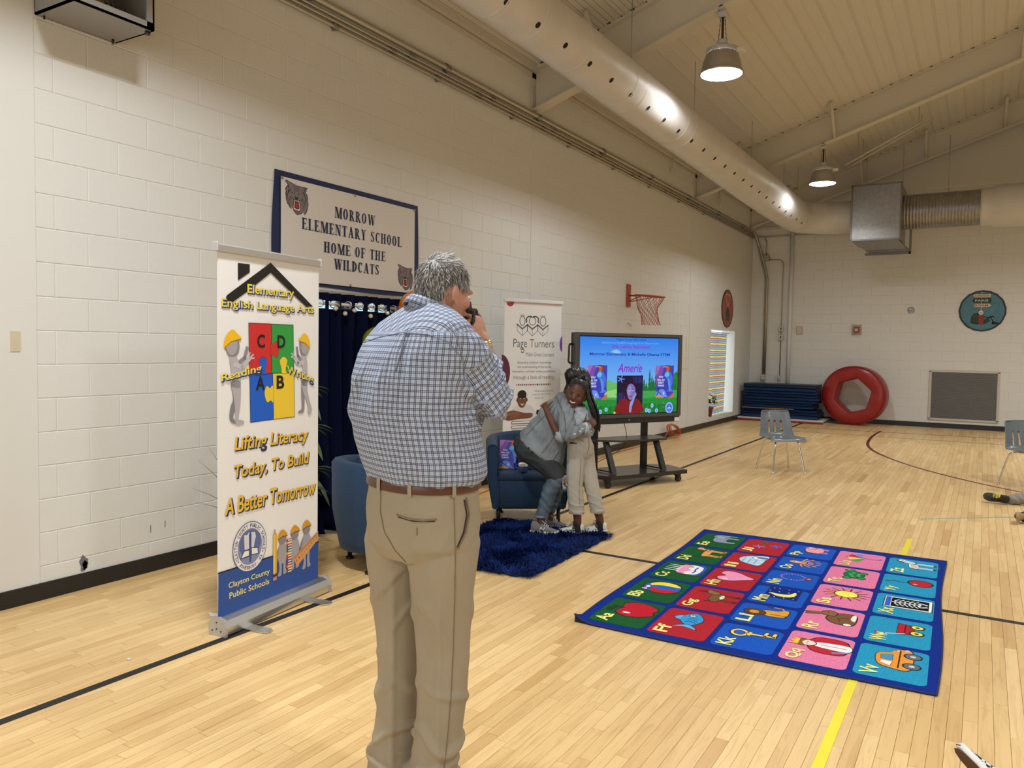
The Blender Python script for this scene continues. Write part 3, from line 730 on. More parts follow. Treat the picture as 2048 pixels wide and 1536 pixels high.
mb = MB(); rim2 = [(.435*math.cos(2*PI*i/n)*(1+.015*math.sin(i*1.7)), .41*math.sin(2*PI*i/n)) for i in range(n)]
mb.prism([(a, 0, b) for a, b in rim2], (0, -.014, 0)); fixn(mb.build('disc', mat('disc_black', (.02, .025, .03), .6), t))
C = Canvas((0, -.0145, 0), (1, 0, 0), (0, 0, 1), t)
C.poly([(a*.95, b*.95) for a, b in rim2], mat('disc_red', (.30, .075, .055), .6, var=.15, vscale=9), 1)
hp = [(0, .04), (-.13, .20), (-.15, .27), (-.09, .32), (-.02, .29), (0, .24), (.03, .30), (.10, .32), (.15, .26), (.12, .19)]
C.line(hp, .02, '#d9b3a8', 3, closed=True); C.ell(.0, .22, .03, .05, '#a8412e', 4); C.line([(0, .04), (-.02, -.08)], .012, '#d9b3a8', 3)
C.smooth([(-.12, -.24), (-.14, -.08), (-.02, .05), (.12, -.08), (.12, -.24), (0, -.28)], '#35402c', 3); C.line([(-.06, -.2), (.08, -.2)], .03, '#5b6b3c', 4); C.ell(0, -.05, .07, .06, '#2a3324', 4)
C.build('painting')
# ---- basketball hoop
hoopm = mat('hoop_orange', (.40, .055, .018), .4); netm = mat('net_cord', (.42, .075, .04), .7)
t = thing('basketball_hoop', 'red-orange basketball rim with a red net fixed to the block wall', 'hoop', (0, 11.475, 2.24))
mb = MB(); mb.box((.0, -.065, 0), (.028, .065, .35), bev=.004); mb.build('wall_bracket', hoopm, t)
rc = V(.385, -.04, .155); rr2 = .228; NN = 12
def rp(a, z=0, r=rr2): return rc+V(r*math.cos(a), r*math.sin(a), z-.02*math.cos(a))
mb = MB(); mb.tube([rp(2*PI*i/40) for i in range(40)], .010, 8, loop=True); mb.build('rim', hoopm, t)
mb = MB(); mb.tube([(.02, .0, .175), rc+V(-.21, 0, .01)], .012, 6); mb.tube([(.02, .04, .08), rc+V(-.05, .215, -.008)], .007, 6); mb.tube([(.02, -.04, .08), rc+V(-.05, -.215, -.008)], .007, 6); mb.build('rim_brace', hoopm, t)
mb = MB(); lev = [(0, .225), (-.10, .19), (-.17, .155), (-.235, .14), (-.30, .13), (-.365, .132), (-.42, .14)]
sh = [0, -.01, -.03, -.02, 0, .01, .02]
for s_ in (-1, 1):
    for k in range(NN):
        pts = []
        for i, (z, r) in enumerate(lev):
            a = 2*PI*(k+s_*.5*(i))/NN; pts.append(rc+V(r*math.cos(a)+sh[i], r*math.sin(a)+.5*sh[i], z))
        pts.append(rc+V(.145*math.cos(2*PI*(k+s_*3.25)/NN)+.03, .145*math.sin(2*PI*(k+s_*3.25)/NN), -.445))
        mb.tube(setcurve(pts, 2), .0035, 4)
mb.build('net', netm, t)
t = thing('wall_hook', 'tiny bent metal hook on the wall below the basketball bracket', 'hook', (.004, 11.47, 1.94)); mb = MB(); mb.tube([(0, 0, .04), (.03, .01, .03), (.04, .05, 0), (.03, .10, 0)], .006, 6); mb.build('hook', dgalv, t)
t = thing('tape_outline', 'thin yellow tape rectangle on the wall beside the display', 'tape', (.003, 14.05, 1.2), PI/2); mb = MB()
for q in (((0, -.001, 0), (.32, .0005, .02)), ((0, -.001, .6), (.32, .0005, .62)), ((.30, -.001, 0), (.32, .0005, .62)), ((0, -.001, 0), (.02, .0005, .62))): mb.box(*q)
mb.build('tape', mat('pale_yellow_tape', (.80, .76, .35), .5), t)
# small sprinkler-like fittings high on the left wall
for y, z, lb in ((13.22, 4.68, 'thin cream drop fitting high on the left wall before the farther beam'), (16.0, 4.62, 'thin cream drop fitting high on the left wall beyond the farther beam')):
    t = thing('drop_fitting', lb, 'fitting', (.06, y, z)); mb = MB(); mb.tube([(0, .1, .24), (0, 0, .22), (0, 0, .05)], .012, 6); mb.box((-.025, -.025, -.05), (.025, .025, .06), bev=.004); mb.build('fitting', ceilm, t)
# ---- open metal cabinet high at the upper left
grm = mat('grey_cabinet_paint', (.30, .29, .27), .45, metal=.2)
t = thing('metal_cabinet', 'open grey metal equipment cabinet high on the left wall at the top edge', 'cabinet', (0, 2.53, 3.47))
mb = MB(); D_, W_, H_, k = .40, .50, .5, .012
for q in (((0, 0, 0), (D_, W_, k)), ((0, 0, H_), (D_, W_, H_+k)), ((0, 0, 0), (D_, k, H_)), ((0, W_-k, 0), (D_, W_, H_)), ((0, 0, 0), (.006, W_, H_)), ((D_-k, 0, 0), (D_, W_, .045)), ((D_-k, W_-.05, 0), (D_, W_, H_)), ((D_-k, 0, 0), (D_, .03, H_))): mb.box(*q)
mb.build('cabinet_body', grm, t)
mb = MB(); mb.cyl((.36, W_-.02, -.02), (.36, W_-.02, .0), .016, n=10); mb.cyl((.05, W_*.9, -.03), (.05, W_*.9, 0), .008, n=8); mb.cyl((.03, .04, -.02), (.03, .04, 0), .006, n=8); mb.build('latch', black, t)
mb = MB(); mb.box((.008, .25, .012), (.06, .42, .35)); mb.build('inner_panel', mat('tan_inner', (.33, .27, .17), .6), t)
mb = MB()
for k_ in range(4): mb.tube(setcurve([(.1+k_*.05, .06, .013), (.14+k_*.03, .12, .09), (.2, .2+k_*.03, .05), (.25, .3, .02), (.3, .25+k_*.04, .11)], 6), .007, 6)
mb.build('loose_cable', black, t)

# ---------------------------------------------------------------- openings in the left wall
doorm = mat('door_frame_tan', (.42, .37, .29), .5)
d1 = MB()
for q in (((-.25, DOOR[0]-.0, 0), (.012, DOOR[0]+.045, DOOR[3])), ((-.25, DOOR[1]-.045, 0), (.012, DOOR[1], DOOR[3])), ((-.25, DOOR[0], DOOR[3]-.05), (.012, DOOR[1], DOOR[3]+.0))): d1.box(*q, bev=.003)
d1o = struct('door_1', d1, doorm)
glow = mat('daylit_glass', (.55, .82, .92), .2, emit=1.1)
mb = MB(); mb.box((-.24, DOOR[0]+.05, .05), (-.22, DOOR[1]-.05, DOOR[3]-.06)); mb.build('glass', glow, d1o)
mb = MB(); m_ = (DOOR[0]+DOOR[1])/2
for q in (((-.22, DOOR[0]+.05, .05), (-.18, DOOR[0]+.14, 1.97)), ((-.22, m_-.09, .05), (-.18, m_+.09, 1.97)), ((-.22, DOOR[1]-.14, .05), (-.18, DOOR[1]-.05, 1.97)), ((-.22, DOOR[0]+.05, 0.05), (-.18, DOOR[1]-.05, .3))): mb.box(*q)
mb.build('door_rail', doorm, d1o)
w1 = MB()
for q in (((-.3, WIN[0]-.0, WIN[2]-.02), (.001, WIN[1], WIN[2]+.004)), ((-.3, WIN[0], WIN[3]-.004), (.001, WIN[1], WIN[3]+.02)), ((-.3, WIN[1]-.004, WIN[2]), (.001, WIN[1]+.02, WIN[3])), ((-.3, WIN[0]-.02, WIN[2]), (.001, WIN[0]+.004, WIN[3]))): w1.box(*q)
w1o = struct('window_1', w1, mat('white_reveal', (.74, .74, .70), .6))
mb = MB(); mb.box((-.32, WIN[0]-.05, WIN[2]-.05), (-.30, WIN[1]+.05, WIN[3]+.05)); mb.build('pane', mat('daylit_window_glass', (.80, .93, 1.0), .2, emit=1.3), w1o)
mb = MB(); mb.box((-.30, (WIN[0]+WIN[1])/2-.03, WIN[2]), (-.27, (WIN[0]+WIN[1])/2+.03, WIN[3])); mb.build('mullion', mat('white_reveal', (.74, .74, .7), .6), w1o)
# striped curtain in the window
def stripem():
    m = bpy.data.materials.new('striped_cloth'); m.use_nodes = True; n, l = nodes(m); b = n['Principled BSDF']; b.inputs['Roughness'].default_value = .85
    tc = n.new('ShaderNodeTexCoord'); sx = n.new('ShaderNodeSeparateXYZ'); l.new(tc.outputs['Object'], sx.inputs[0])
    nz = n.new('ShaderNodeTexNoise'); nz.inputs['Scale'].default_value = 2; l.new(tc.outputs['Object'], nz.inputs['Vector'])
    a = n.new('ShaderNodeMath'); a.operation = 'MULTIPLY_ADD'; a.inputs[1].default_value = .03; l.new(nz.outputs['Fac'], a.inputs[0]); l.new(sx.outputs['Z'], a.inputs[2])
    mu = n.new('ShaderNodeMath'); mu.operation = 'MULTIPLY'; mu.inputs[1].default_value = 1/.137; l.new(a.outputs[0], mu.inputs[0])
    fr = n.new('ShaderNodeMath'); fr.operation = 'FRACT'; l.new(mu.outputs[0], fr.inputs[0])
    r = n.new('ShaderNodeValToRGB'); r.color_ramp.interpolation = 'CONSTANT'; e = r.color_ramp.elements
    cols = ['#e8d98a', '#e8d98a', '#1f3d3a', '#d8d8cc', '#3f8a86', '#c9d2d6', '#7f8fc4', '#d89a86', '#7f8fc4', '#b05048', '#d8d8cc']
    e[0].position = 0; e[0].color = lin(cols[0]); e[1].position = .18; e[1].color = lin('#1c3431')
    for p_, c_ in ((.27, '#e4e2d4'), (.33, '#4e9a96'), (.41, '#e0ddd0'), (.46, '#7286c0'), (.58, '#d9a08c'), (.63, '#7f92c8'), (.72, '#e6e0cc'), (.78, '#a83a30'), (.86, '#d97a4a'), (.92, '#e8d98a')):
        x = e.new(p_); x.color = lin(c_)
    l.new(fr.outputs[0], r.inputs[0]); l.new(r.outputs[0], b.inputs['Base Color'])
    b.inputs['Emission Strength'].default_value = 0
    tr = n.new('ShaderNodeBsdfTranslucent'); l.new(r.outputs[0], tr.inputs[0]); ms = n.new('ShaderNodeMixShader'); ms.inputs[0].default_value = .45
    l.new(b.outputs[0], ms.inputs[1]); l.new(tr.outputs[0], ms.inputs[2]); l.new(ms.outputs[0], n['Material Output'].inputs[0])
    return m
t = thing('window_curtain', 'multicoloured horizontally striped curtain hanging in the narrow window', 'curtain', (-.12, 15.9, .22), PI/2)
mb = MB(); mb.quadgrid(lambda u, v: V(u*(1.62-.10*(1-v)) + .0, .022*math.sin(u*34)*(1-.3*v)+.01*math.sin(u*9), v*1.73), 90, 10)
o = mb.build('cloth', stripem(), t)
mb = MB(); mb.tube([(-.03, 0, 1.745), (1.74, 0, 1.745)], .01, 8); mb.build('curtain_rod', lampgrey, t)
# navy curtains over the doorway
def crow(y0, y1, x, amp, label, flare=0, n=10):
    t = thing('door_curtain', label, 'curtain', (x, y0, .02), PI/2)
    W_ = y1-y0; H_ = 1.985
    def fn(u, v):
        fl_ = (1-v)**6; a = u*n*2*PI
        return V(u*W_, amp*math.sin(a)*(1+.5*fl_)+.012*math.sin(a*2.3+v*4)-.16*fl_*flare*(.3+.7*abs(math.sin(a*.31+1))), v*H_)
    holes = [((k+.5)/(n)) for k in range(n)]
    mb = MB(); mb.quadgrid(fn, n*24, 60, skip=lambda u, v: abs(v-.955) < .017 and min(abs(u-h_) for h_ in holes)*W_ < .024)
    o = mb.build('cloth', mat('navy_velvet', (.002, .004, .022), .9, spec=.1), t)
    for h_ in holes:
        c = fn(h_, .955); mb = MB(); d = V(.3, .0, 0); N_ = 18
        tg = (fn(h_+.004, .955)-fn(h_-.004, .955)).normalized(); up = V(0, 0, 1)
        mb.tube([c+(tg*math.cos(2*PI*i/N_)+up*math.sin(2*PI*i/N_))*.031 for i in range(N_)], .0055, 6, loop=True); mb.build('grommet', mat('chrome', (.75, .75, .75), .12, metal=1), t)
    return t
crow(4.52, 5.325, .075, .040, 'navy blue grommet curtain covering the left half of the doorway', 1, 5)
crow(5.30, 6.12, .075, .040, 'navy blue grommet curtain covering the right half of the doorway', 1, 5)
t = thing('curtain_rod', 'white metal curtain rod through the grommets above the navy curtains', 'rod', (.075, 4.45, .02+.955*1.985), 0)
mb = MB(); mb.cyl((0, 0, 0), (0, 1.75, 0), .014, n=10); mb.build('rod', mat('white_rod', (.7, .7, .68), .35), t); mb = MB(); mb.sph((0, -.02, 0), .025); mb.sph((0, 1.77, 0), .025); mb.build('finial', mat('white_rod', (.7, .7, .68), .35), t)
for yy in (.05, 1.68):
    mb = MB(); mb.box((-.073, yy-.01, -.012), (.01, yy+.01, .012)); mb.build('rod_bracket', mat('white_rod', (.7, .7, .68), .35), t)
t = thing('string_lights', 'string of round clear bulbs strung across the navy curtains', 'lights', (.125, 4.86, 1.86), 0)
bp = [(0, .03, .015), (0, .145, -.022), (0, .262, .01), (0, .47, -.03), (0, .70, .008), (0, .93, -.02), (0, 1.15, .01)]
mb = MB(); mb.tube(setcurve([(a-.005, b, c+.035) for a, b, c in bp], 6), .0025, 5); mb.build('wire', black, t)
for (a, b, c) in bp:
    mb = MB(); mb.sph((a, b, c), .021, n=14, m=9); o = mb.build('bulb', mat('bulb_glass', (.85, .80, .70), .08, metal=.6, emit=0), t)
# balloons
def balloon(name, lb, c, r, col):
    t = thing('balloon', lb, 'balloon', c); mb = MB(); prof = [(.002, -1.18), (.05, -1.14), (.22, -1.04)]+[(math.sin(a), -math.cos(a)) for a in [math.radians(x) for x in range(20, 180, 12)]]+[(.002, 1)]
    mb.lathe([(r*a, r*b) for a, b in prof], n=28); fixn(mb.build('skin', mat(name, col, .25, coat=.5), t)); mb = MB(); mb.cyl((0, 0, -1.22*r), (0, 0, -1.15*r), .012, .004, n=8); mb.build('knot', mat(name, col, .25), t)
balloon('orange_rubber', 'orange balloon above the navy curtains behind the man', (.24, 5.82, 1.93), .155, (.72, .20, .02))
balloon('olive_rubber', 'olive yellow-green balloon in front of the navy curtains', (.26, 5.27, 1.60), .135, (.22, .22, .01))
t = thing('foil_star', 'purple foil star decoration just left of the man', 'decoration', (.24, 4.99, 1.04), PI/2); mb = MB(); P = [((.12 if k % 2 == 0 else .05)*math.cos(PI*k/5+PI), (.12 if k % 2 == 0 else .05)*math.sin(PI*k/5+PI)) for k in range(10)]
mb.loft([[(a, -.02, b) for a, b in P], [(a*.3, -.05, b*.3) for a, b in P]]); mb.loft([[(a, -.02, b) for a, b in P], [(a*.3, .01, b*.3) for a, b in P]]); fixn(mb.build('star', mat('purple_foil', (.10, .03, .35), .25, metal=.6), t))
# ---------------------------------------------------------------- gym mats, donut, plant, cord
matb = mat('blue_vinyl', (.005, .030, .105), .42, spec=.4); matb2 = mat('dark_blue_vinyl', (.003, .016, .055), .42, spec=.4)
def gmat(x0, x1, y0, y1, z, h, label, m, sag=0, wob=0, seed=1, bot=None):
    t = thing('folded_mat', label, 'mat', ((x0+x1)/2, (y0+y1)/2, z), group='folded blue gym mats stacked against the far wall' if bot is None else None)
    mb = MB(); rs = random.Random(seed); ph = rs.random()*6
    def sect(u):
        x = x0+(x1-x0)*u-(x0+x1)/2; dz = -sag*u*u+wob*math.sin(u*5+ph)*.3; q = .014; hy = (y1-y0)/2
        if u in (0, 1): x += .0
        pts = [(-hy, .012), (-hy-.006, h*.25), (-hy+.004, h*.48), (-hy-.006, h*.75), (-hy, h-.012), (-hy+q, h), (hy-q, h), (hy, h-q), (hy, q), (hy-q, 0), (-hy+q, 0)]
        return [V(x, a, b+dz*(1 if b >= 0 else 0)) for a, b in pts]
    mb.loft([sect(u/12) for u in range(13)], 0, True, True, False); fixn(mb.build('vinyl_cover', m, t))
    mb = MB(); hy = (y1-y0)/2
    for e_, hx in ((-1, x0-(x0+x1)/2), (1, x1-(x0+x1)/2)):
        mb.box((hx-.003+e_*.003, -hy*.9, h*.35), (hx+.003+e_*.003, hy*.9, h*.65))
    mb.build('hook_strip', matb2, t)
    return t
t = gmat(-.0+.02, 1.88, 18.02, 18.9, .002, .075, 'flat white-topped red-edged panel mat on the floor under the blue mats', mat('white_vinyl', (.62, .60, .56), .5), bot=1)
mb = MB(); mb.box((-.93, -.452, .0), (.93, -.44, .038), bev=.004); mb.build('red_edge', mat('red_vinyl_edge', (.30, .02, .015), .4), t)
ords = ['bottom', 'second from the bottom', 'third from the bottom', 'fourth from the bottom', 'fifth from the bottom', 'sixth from the bottom', 'seventh from the bottom', 'eighth from the bottom', 'ninth from the bottom', 'tenth from the bottom', 'top']
spec = [(.10, 1.74, .080, .078, 0), (.11, 1.75, .160, .062, 0), (.10, 1.70, .224, .055, 0), (.14, 1.64, .305, .062, .0), (.13, 1.62, .368, .058, .0), (.12, 1.70, .427, .062, 0), (.13, 1.74, .490, .062, 0), (.10, 1.72, .553, .066, 0), (.14, 1.70, .620, .066, 0), (.12, 1.68, .687, .070, 0), (.11, 1.69, .758, .085, 0)]
for i, (a, b, z, h_, sg) in enumerate(spec):
    gmat(a, b, 18.12+.01*(i % 3), 18.88, z, h_-.003, 'blue folded gym mat, %s of the stack by the far wall' % ords[i], matb if i % 3 != 1 else matb2, sg, 0, i+1)
t = thing('board', 'thin brown wooden board sandwiched in the lower part of the mat stack', 'board', (.62, 18.2, .281)); mb = MB(); mb.box((-.52, -.10, 0), (.62, .6, .021)); mb.build('plank', mat('brown_board', (.24, .13, .09), .6), t)
# red donut mat leaning on the wall
t = thing('ring_mat', 'big red vinyl ring-shaped gym mat leaning against the far wall', 'mat', (2.40, 18.35, 0), math.radians(-10))
redv = mat('red_vinyl', (.30, .012, .012), .36, spec=.5, coat=.1, bump=.3, bscale=7, bdist=.02)
mb = MB(); N = 48; Ro, Ri, T_ = .635, .40, .34
def inner(a):
    k = 6; s_ = (a-.3) % (2*PI/k)-PI/k; return Ri*math.cos(PI/k)/math.cos(s_)*.93+.02
rings = []
lean = math.radians(8)
for i in range(N):
    a = 2*PI*i/N; ri = inner(a); ca, sa = math.cos(a), math.sin(a)
    wr = .008*math.sin(a*9)+.006*math.sin(a*17+1)
    sec = [(ri, .0), (ri+.02, -.012), ((ri+Ro)/2, -.024+wr), (Ro-.03, -.014), (Ro, .02), (Ro+.008, T_/2), (Ro, T_-.02), (Ro-.03, T_), (ri+.02, T_), (ri, T_-.02), (ri-.004, T_/2)]
    rings.append([V(r*ca*1.04, d*math.cos(lean)+(r*sa+Ro)*math.sin(lean)*.0+ (r*sa+Ro)*.02, (r*sa+Ro+.01)) for r, d in sec])
mb.loft(rings, 0, False, True, True, True); fixn(mb.build('vinyl_cover', redv, t))
mb = MB()
for i in range(N):
    a = 2*PI*i/N; a2 = 2*PI*(i+1)/N
    for k in (a,): pass
mb.tube([V((Ro-.004)*math.cos(2*PI*i/N)*1.04, -.016+(Ro*math.sin(2*PI*i/N)+Ro)*.02, Ro*math.sin(2*PI*i/N)+Ro+.01) for i in range(N)], .006, 6, loop=True); mb.build('piping', mat('dark_red_piping', (.18, .01, .01), .4), t)
# flowers by the window
t = thing('flower_pot', 'pot of white mums on the window sill before the striped curtain', 'plant', (-.05, 16.0, .205))
mb = MB(); mb.lathe([(.002, .0), (.075, 0), (.095, .16), (.11, .17), (.11, .20), (.10, .20), (.09, .17), (.002, .165)], n=20); fixn(mb.build('pot', mat('pot_maroon', (.22, .03, .03), .5), t))
rs = random.Random(5); mb = MB()
for k in range(90):
    a = rs.random()*2*PI; e = rs.random()*1.2; d = V(math.cos(a)*math.sin(e), math.sin(a)*math.sin(e), math.cos(e)); p = V(0, 0, .22)+d*rs.uniform(.12, .24); s_ = d.orthogonal().normalized()*.022; q = d.cross(s_).normalized()*.03
    mb.poly([p-q, p+s_, p+q*1.3+d*.02, p-s_])
mb.build('foliage', mat('leaf_green', (.03, .10, .025), .55), t)['kind'] = 'stuff'
for k in range(13):
    a = k*2.4; e = .2+.9*(k/13); d = V(math.cos(a)*math.sin(e), math.sin(a)*math.sin(e), math.cos(e)); p = V(0, 0, .26)+d*.23
    mb = MB()
    for j in range(9):
        b = j*2*PI/9; u_ = d.orthogonal().normalized(); w_ = d.cross(u_); f_ = (u_*math.cos(b)+w_*math.sin(b)); sd = d.cross(f_)*.016
        mb.poly([p, p+f_*.03+sd+d*.006, p+f_*.060+d*.014, p+f_*.03-sd+d*.006])
    mb.sph(p+d*.006, .022, n=8, m=5); mb.build('flower', mat('white_petal', (.85, .83, .72), .6), t)
# potted plant hidden behind the tall banner: leaves show on both sides
t = thing('potted_plant', 'leafy potted plant standing by the wall behind the tall banner', 'plant', (.42, 4.02, 0))
mb = MB(); mb.lathe([(.002, 0), (.12, 0), (.15, .28), (.165, .28), (.165, .31), (.14, .31), (.13, .26), (.002, .26)], n=24); fixn(mb.build('pot', mat('pot_white', (.55, .55, .52), .4), t))
lf = mat('dull_leaf', (.055, .085, .03), .5)
def leaf(mb, p, d, L, w_, droop=.3, up=V(0, 0, 1)):
    d = d.normalized(); s_ = d.cross(up).normalized(); N_ = 6; A, B, Cc = [], [], []
    for i in range(N_+1):
        f = i/N_; c = p+d*L*f-up*droop*L*f*f; ww = w_*math.sin(PI*min(1, f*.92+.08))**.8*.5
        A.append(c-s_*ww); Cc.append(c+s_*ww); B.append(c-up*ww*.35)
    mb.loft([[a, b, c] for a, b, c in zip(A, B, Cc)], 0, False, False, True)
for j, (dx, dy, z, L) in enumerate(((.02, .40, .62, .20), (-.02, .38, 1.24, .16), (.05, .33, .95, .18), (.08, .2, .5, .22), (-.1, -.1, 1.0, .22), (.1, -.12, .8, .2))):
    st = MB(); st.tube(setcurve([(0, 0, .26), (dx*.3, dy*.3, z*.7), (dx*.8, dy*.8, z)], 5), .005, 5)
    o = st.build('stem', mat('stem_green', (.06, .09, .03), .6), t)
    for k in range(7):
        a = k*.9; mb = MB(); leaf(mb, V(dx*.8, dy*.8, z-.012*k), V(math.cos(a)*.5+dx, math.sin(a)*.5+dy, .25-.08*k), L, .045, .5); mb.build('leaf', lf, t)
t = thing('dried_grass', 'thin dark grass blades poking out left of the tall banner', 'plant', (.36, 3.66, 0))
mb = MB(); mb.lathe([(.002, 0), (.07, 0), (.06, .2), (.085, .33), (.07, .33), (.002, .3)], n=18); fixn(mb.build('vase', mat('vase_grey', (.3, .3, .3), .4), t))
for k, (y, z) in enumerate(((-.28, .78), (-.33, .60), (-.30, .50), (-.2, .86), (-.1, .95), (.1, .9), (.2, .8))):
    mb = MB(); mb.tube(setcurve([(0, 0, .3), (0, y*.35, .3+(z-.3)*.6), (-.02, y, z)], 6), [.004-.0035*i/12 for i in range(13)], 5); mb.build('blade', mat('dry_dark', (.05, .05, .045), .7), t)
# orange extension cord: bundle hanging by the wall and loose run on the floor
orm = mat('orange_cord', (.62, .13, .03), .5)
t = thing('extension_cord', 'coiled orange extension cord heaped against the wall right of the display stand', 'cord', (.10, 13.35, .0)); rs = random.Random(2)
for k in range(9):
    mb = MB(); pts = []
    for i in range(14):
        a = 2*PI*i/14; pts.append(V(.04+.03*math.sin(a+k)+.004*k, .30*math.cos(a)*(1-.03*k)+rs.uniform(-.02, .02), .15+.085*math.sin(a)-.22*math.cos(a)*.35+rs.uniform(-.012, .012)))
    mb.tube(setcurve(pts, 3, True), .0055, 5, loop=True); mb.build('cord_loop', orm, t)
mb = MB(); mb.tube(setcurve([(.05, -.25, .2), (.06, -.5, .06), (.08, -.9, .008), (.0, -2, .008), (.06, -3.1, .008), (.12, -4.2, .008), (.08, -5.2, .008), (.15, -6.3, .008), (.32, -7.0, .008)], 6), .0055, 6); mb.build('cord_run', orm, t)
# ================================================================ BANNERS AND PRINTS
vinyl = mat('white_banner_vinyl', (.86, .87, .88), .42, spec=.4, bump=.12, bscale=3.5, bdist=.01)
alu = mat('brushed_aluminium', (.62, .62, .60), .3, metal=.9)
# ---- roll-up banner nearest the camera
t = thing('rollup_banner', 'tall white roll-up banner with puzzle pieces and yellow slogan, nearest the camera', 'banner', (1.36, 2.75, 0), math.atan2(.89, -.10))
BW = (-.025, .805)
mb = MB(); mb.quadgrid(lambda u, v: V(BW[0]+(BW[1]-BW[0])*u, .0013*math.sin(v*9)*math.sin(u*PI)+.0008*math.sin(u*7+v*3), .05+2.02*v), 16, 40); sheet = fixn(mb.build('banner_sheet', vinyl, t))
bz = V(0, -.0026, 0)
mb = MB(); mb.loft([[(x, y-.005, z) for y, z in ((-.055, .008), (-.06, .05), (-.045, .085), (-.01, .098), (.02, .094), (.045, .08), (.06, .05), (.055, .008))] for x in (-.02, .845)], 0, True, True, False); fixn(mb.build('base_cassette', alu, t))
for x in (-.032, .845):
    mb = MB(); mb.loft([[(xx, y-.005, z) for y, z in ((-.06, .0), (-.066, .05), (-.05, .092), (-.01, .105), (.022, .1), (.05, .086), (.066, .05), (.06, .0))] for xx in (x, x+.014)], 0, True, True, False); fixn(mb.build('end_cap', mat('cap_silver', (.5, .5, .49), .45, metal=.5), t))
    mb = MB()
    for a, b in ((-.03, .03), (.03, .03), (0, .075), (0, .04)): mb.cyl((x-.001 if x < 0 else x+.014, a, b), (x-.003 if x < 0 else x+.016, a, b), .004, n=8)
    mb.build('screw', black, t)
for x in (.14, .66):
    mb = MB(); prof = [(-.035, .04), (.035, .04), (.035, -.19), (.02, -.215), (-.02, -.215), (-.035, -.19)]
    mb.prism([(x+a, b, .003) for a, b in prof], (0, 0, .006)); fixn(mb.build('foot', alu, t))
mb = MB(); mb.loft([[(x, y, z) for y, z in ((-.014, 2.052), (-.016, 2.085), (0, 2.095), (.014, 2.085), (.014, 2.052))] for x in (-.035, .81)], 0, True, True, False); fixn(mb.build('top_rail', mat('rail_grey', (.55, .54, .52), .4, metal=.5), t))
for x in (-.036, .81):
    mb = MB(); mb.box((x-.006, -.02, 2.05), (x+.004, .018, 2.1), bev=.003); mb.build('rail_cap', lampgrey, t)
mb = MB(); mb.cyl((.39, .03, .08), (.39, .03, 2.06), .012, n=10); mb.build('support_pole', alu, t)
C = Canvas(bz, (1, 0, 0), (0, 0, 1), t); K = '#14120f'
C.poly([(-.025, .05), (.805, .05), (.81, .325), (-.02, .338)], '#2550a0', 1); C.line([(-.022, .339), (.807, .326)], .008, '#101a30', 2)
C.poly([(.375, 2.032), (.748, 1.803), (.687, 1.797), (.376, 1.975), (.191, 1.855), (.07, 1.783), (.02, 1.785), (.042, 1.825)], K, 1)
C.poly([(.121, 2.004), (.21, 2.006), (.21, 1.962), (.122, 1.910)], K, 1)
Y = '#f1dd4b'; SB = '#17398c'
def stext(st, u0, v0, u1, v1, fill, sh, slant=0, bold=.02, shear=0, off=(.005, -.006), n='lettering', lay=5):
    a = C.text(st, u0+off[0], v0+off[1], u1+off[0], v1+off[1], sh, lay, bold+.025, 0, shear, slant=slant, name='letter_shadow')
    b = C.text(st, u0, v0, u1, v1, fill, lay+2, bold, 0, shear, slant=slant, name=n)
    return b
stext('Elementary', .191, 1.832, .572, 1.897, Y, SB, 0, .02)
stext('English Language Arts', .002, 1.748, .755, 1.808, Y, SB, 0, .015)
red, grn, blu, yel = '#cf2a28', '#2f9e41', '#1560d2', '#f0cf35'
C.poly([(.201, 1.683), (.385, 1.683), (.385, 1.40), (.205, 1.40)], red, 2); C.poly([(.383, 1.683), (.567, 1.683), (.575, 1.40), (.383, 1.40)], grn, 2)
C.poly([(.207, 1.40), (.392, 1.40), (.4, 1.134), (.215, 1.13)], blu, 2); C.poly([(.392, 1.40), (.575, 1.40), (.582, 1.135), (.4, 1.134)], yel, 2)
def knob(pts, c): C.smooth(pts, K, 3); cx = sum(a for a, _ in pts)/len(pts); cy = sum(b for _, b in pts)/len(pts); C.smooth([(cx+(a-cx)*.955, cy+(b-cy)*.955) for a, b in pts], c, 4)
knob([(.376, 1.575), (.395, 1.568), (.419, 1.586), (.441, 1.568), (.445, 1.54), (.439, 1.508), (.419, 1.49), (.395, 1.508), (.376, 1.503)], red)
knob([(.288, 1.396), (.292, 1.42), (.284, 1.456), (.285, 1.482), (.313, 1.497), (.341, 1.482), (.342, 1.456), (.334, 1.419), (.345, 1.394)], blu)
knob([(.396, 1.33), (.371, 1.317), (.344, 1.331), (.327, 1.308), (.326, 1.28), (.334, 1.252), (.35, 1.232), (.377, 1.242), (.402, 1.232)], yel)
knob([(.47, 1.396), (.466, 1.42), (.456, 1.45), (.452, 1.477), (.485, 1.498), (.517, 1.477), (.510, 1.445), (.502, 1.418), (.512, 1.396)], yel)
for seg in ([(.383, 1.683), (.383, 1.57)], [(.383, 1.505), (.383, 1.40)], [(.205, 1.40), (.29, 1.40)], [(.345, 1.40), (.468, 1.40)], [(.512, 1.40), (.575, 1.40)], [(.392, 1.4), (.396, 1.325)], [(.4, 1.24), (.4, 1.134)]): C.line(seg, .0035, K, 5)
C.line([(.201, 1.683), (.567, 1.683), (.582, 1.135), (.215, 1.13)], .003, K, 5, closed=True)
for ch, b in (('C', (.266, 1.545, .328, 1.622)), ('D', (.430, 1.545, .498, 1.620)), ('A', (.256, 1.306, .329, 1.385)), ('B', (.424, 1.308, .489, 1.386))): C.text(ch, *b, K, 9, .03, name='letter')
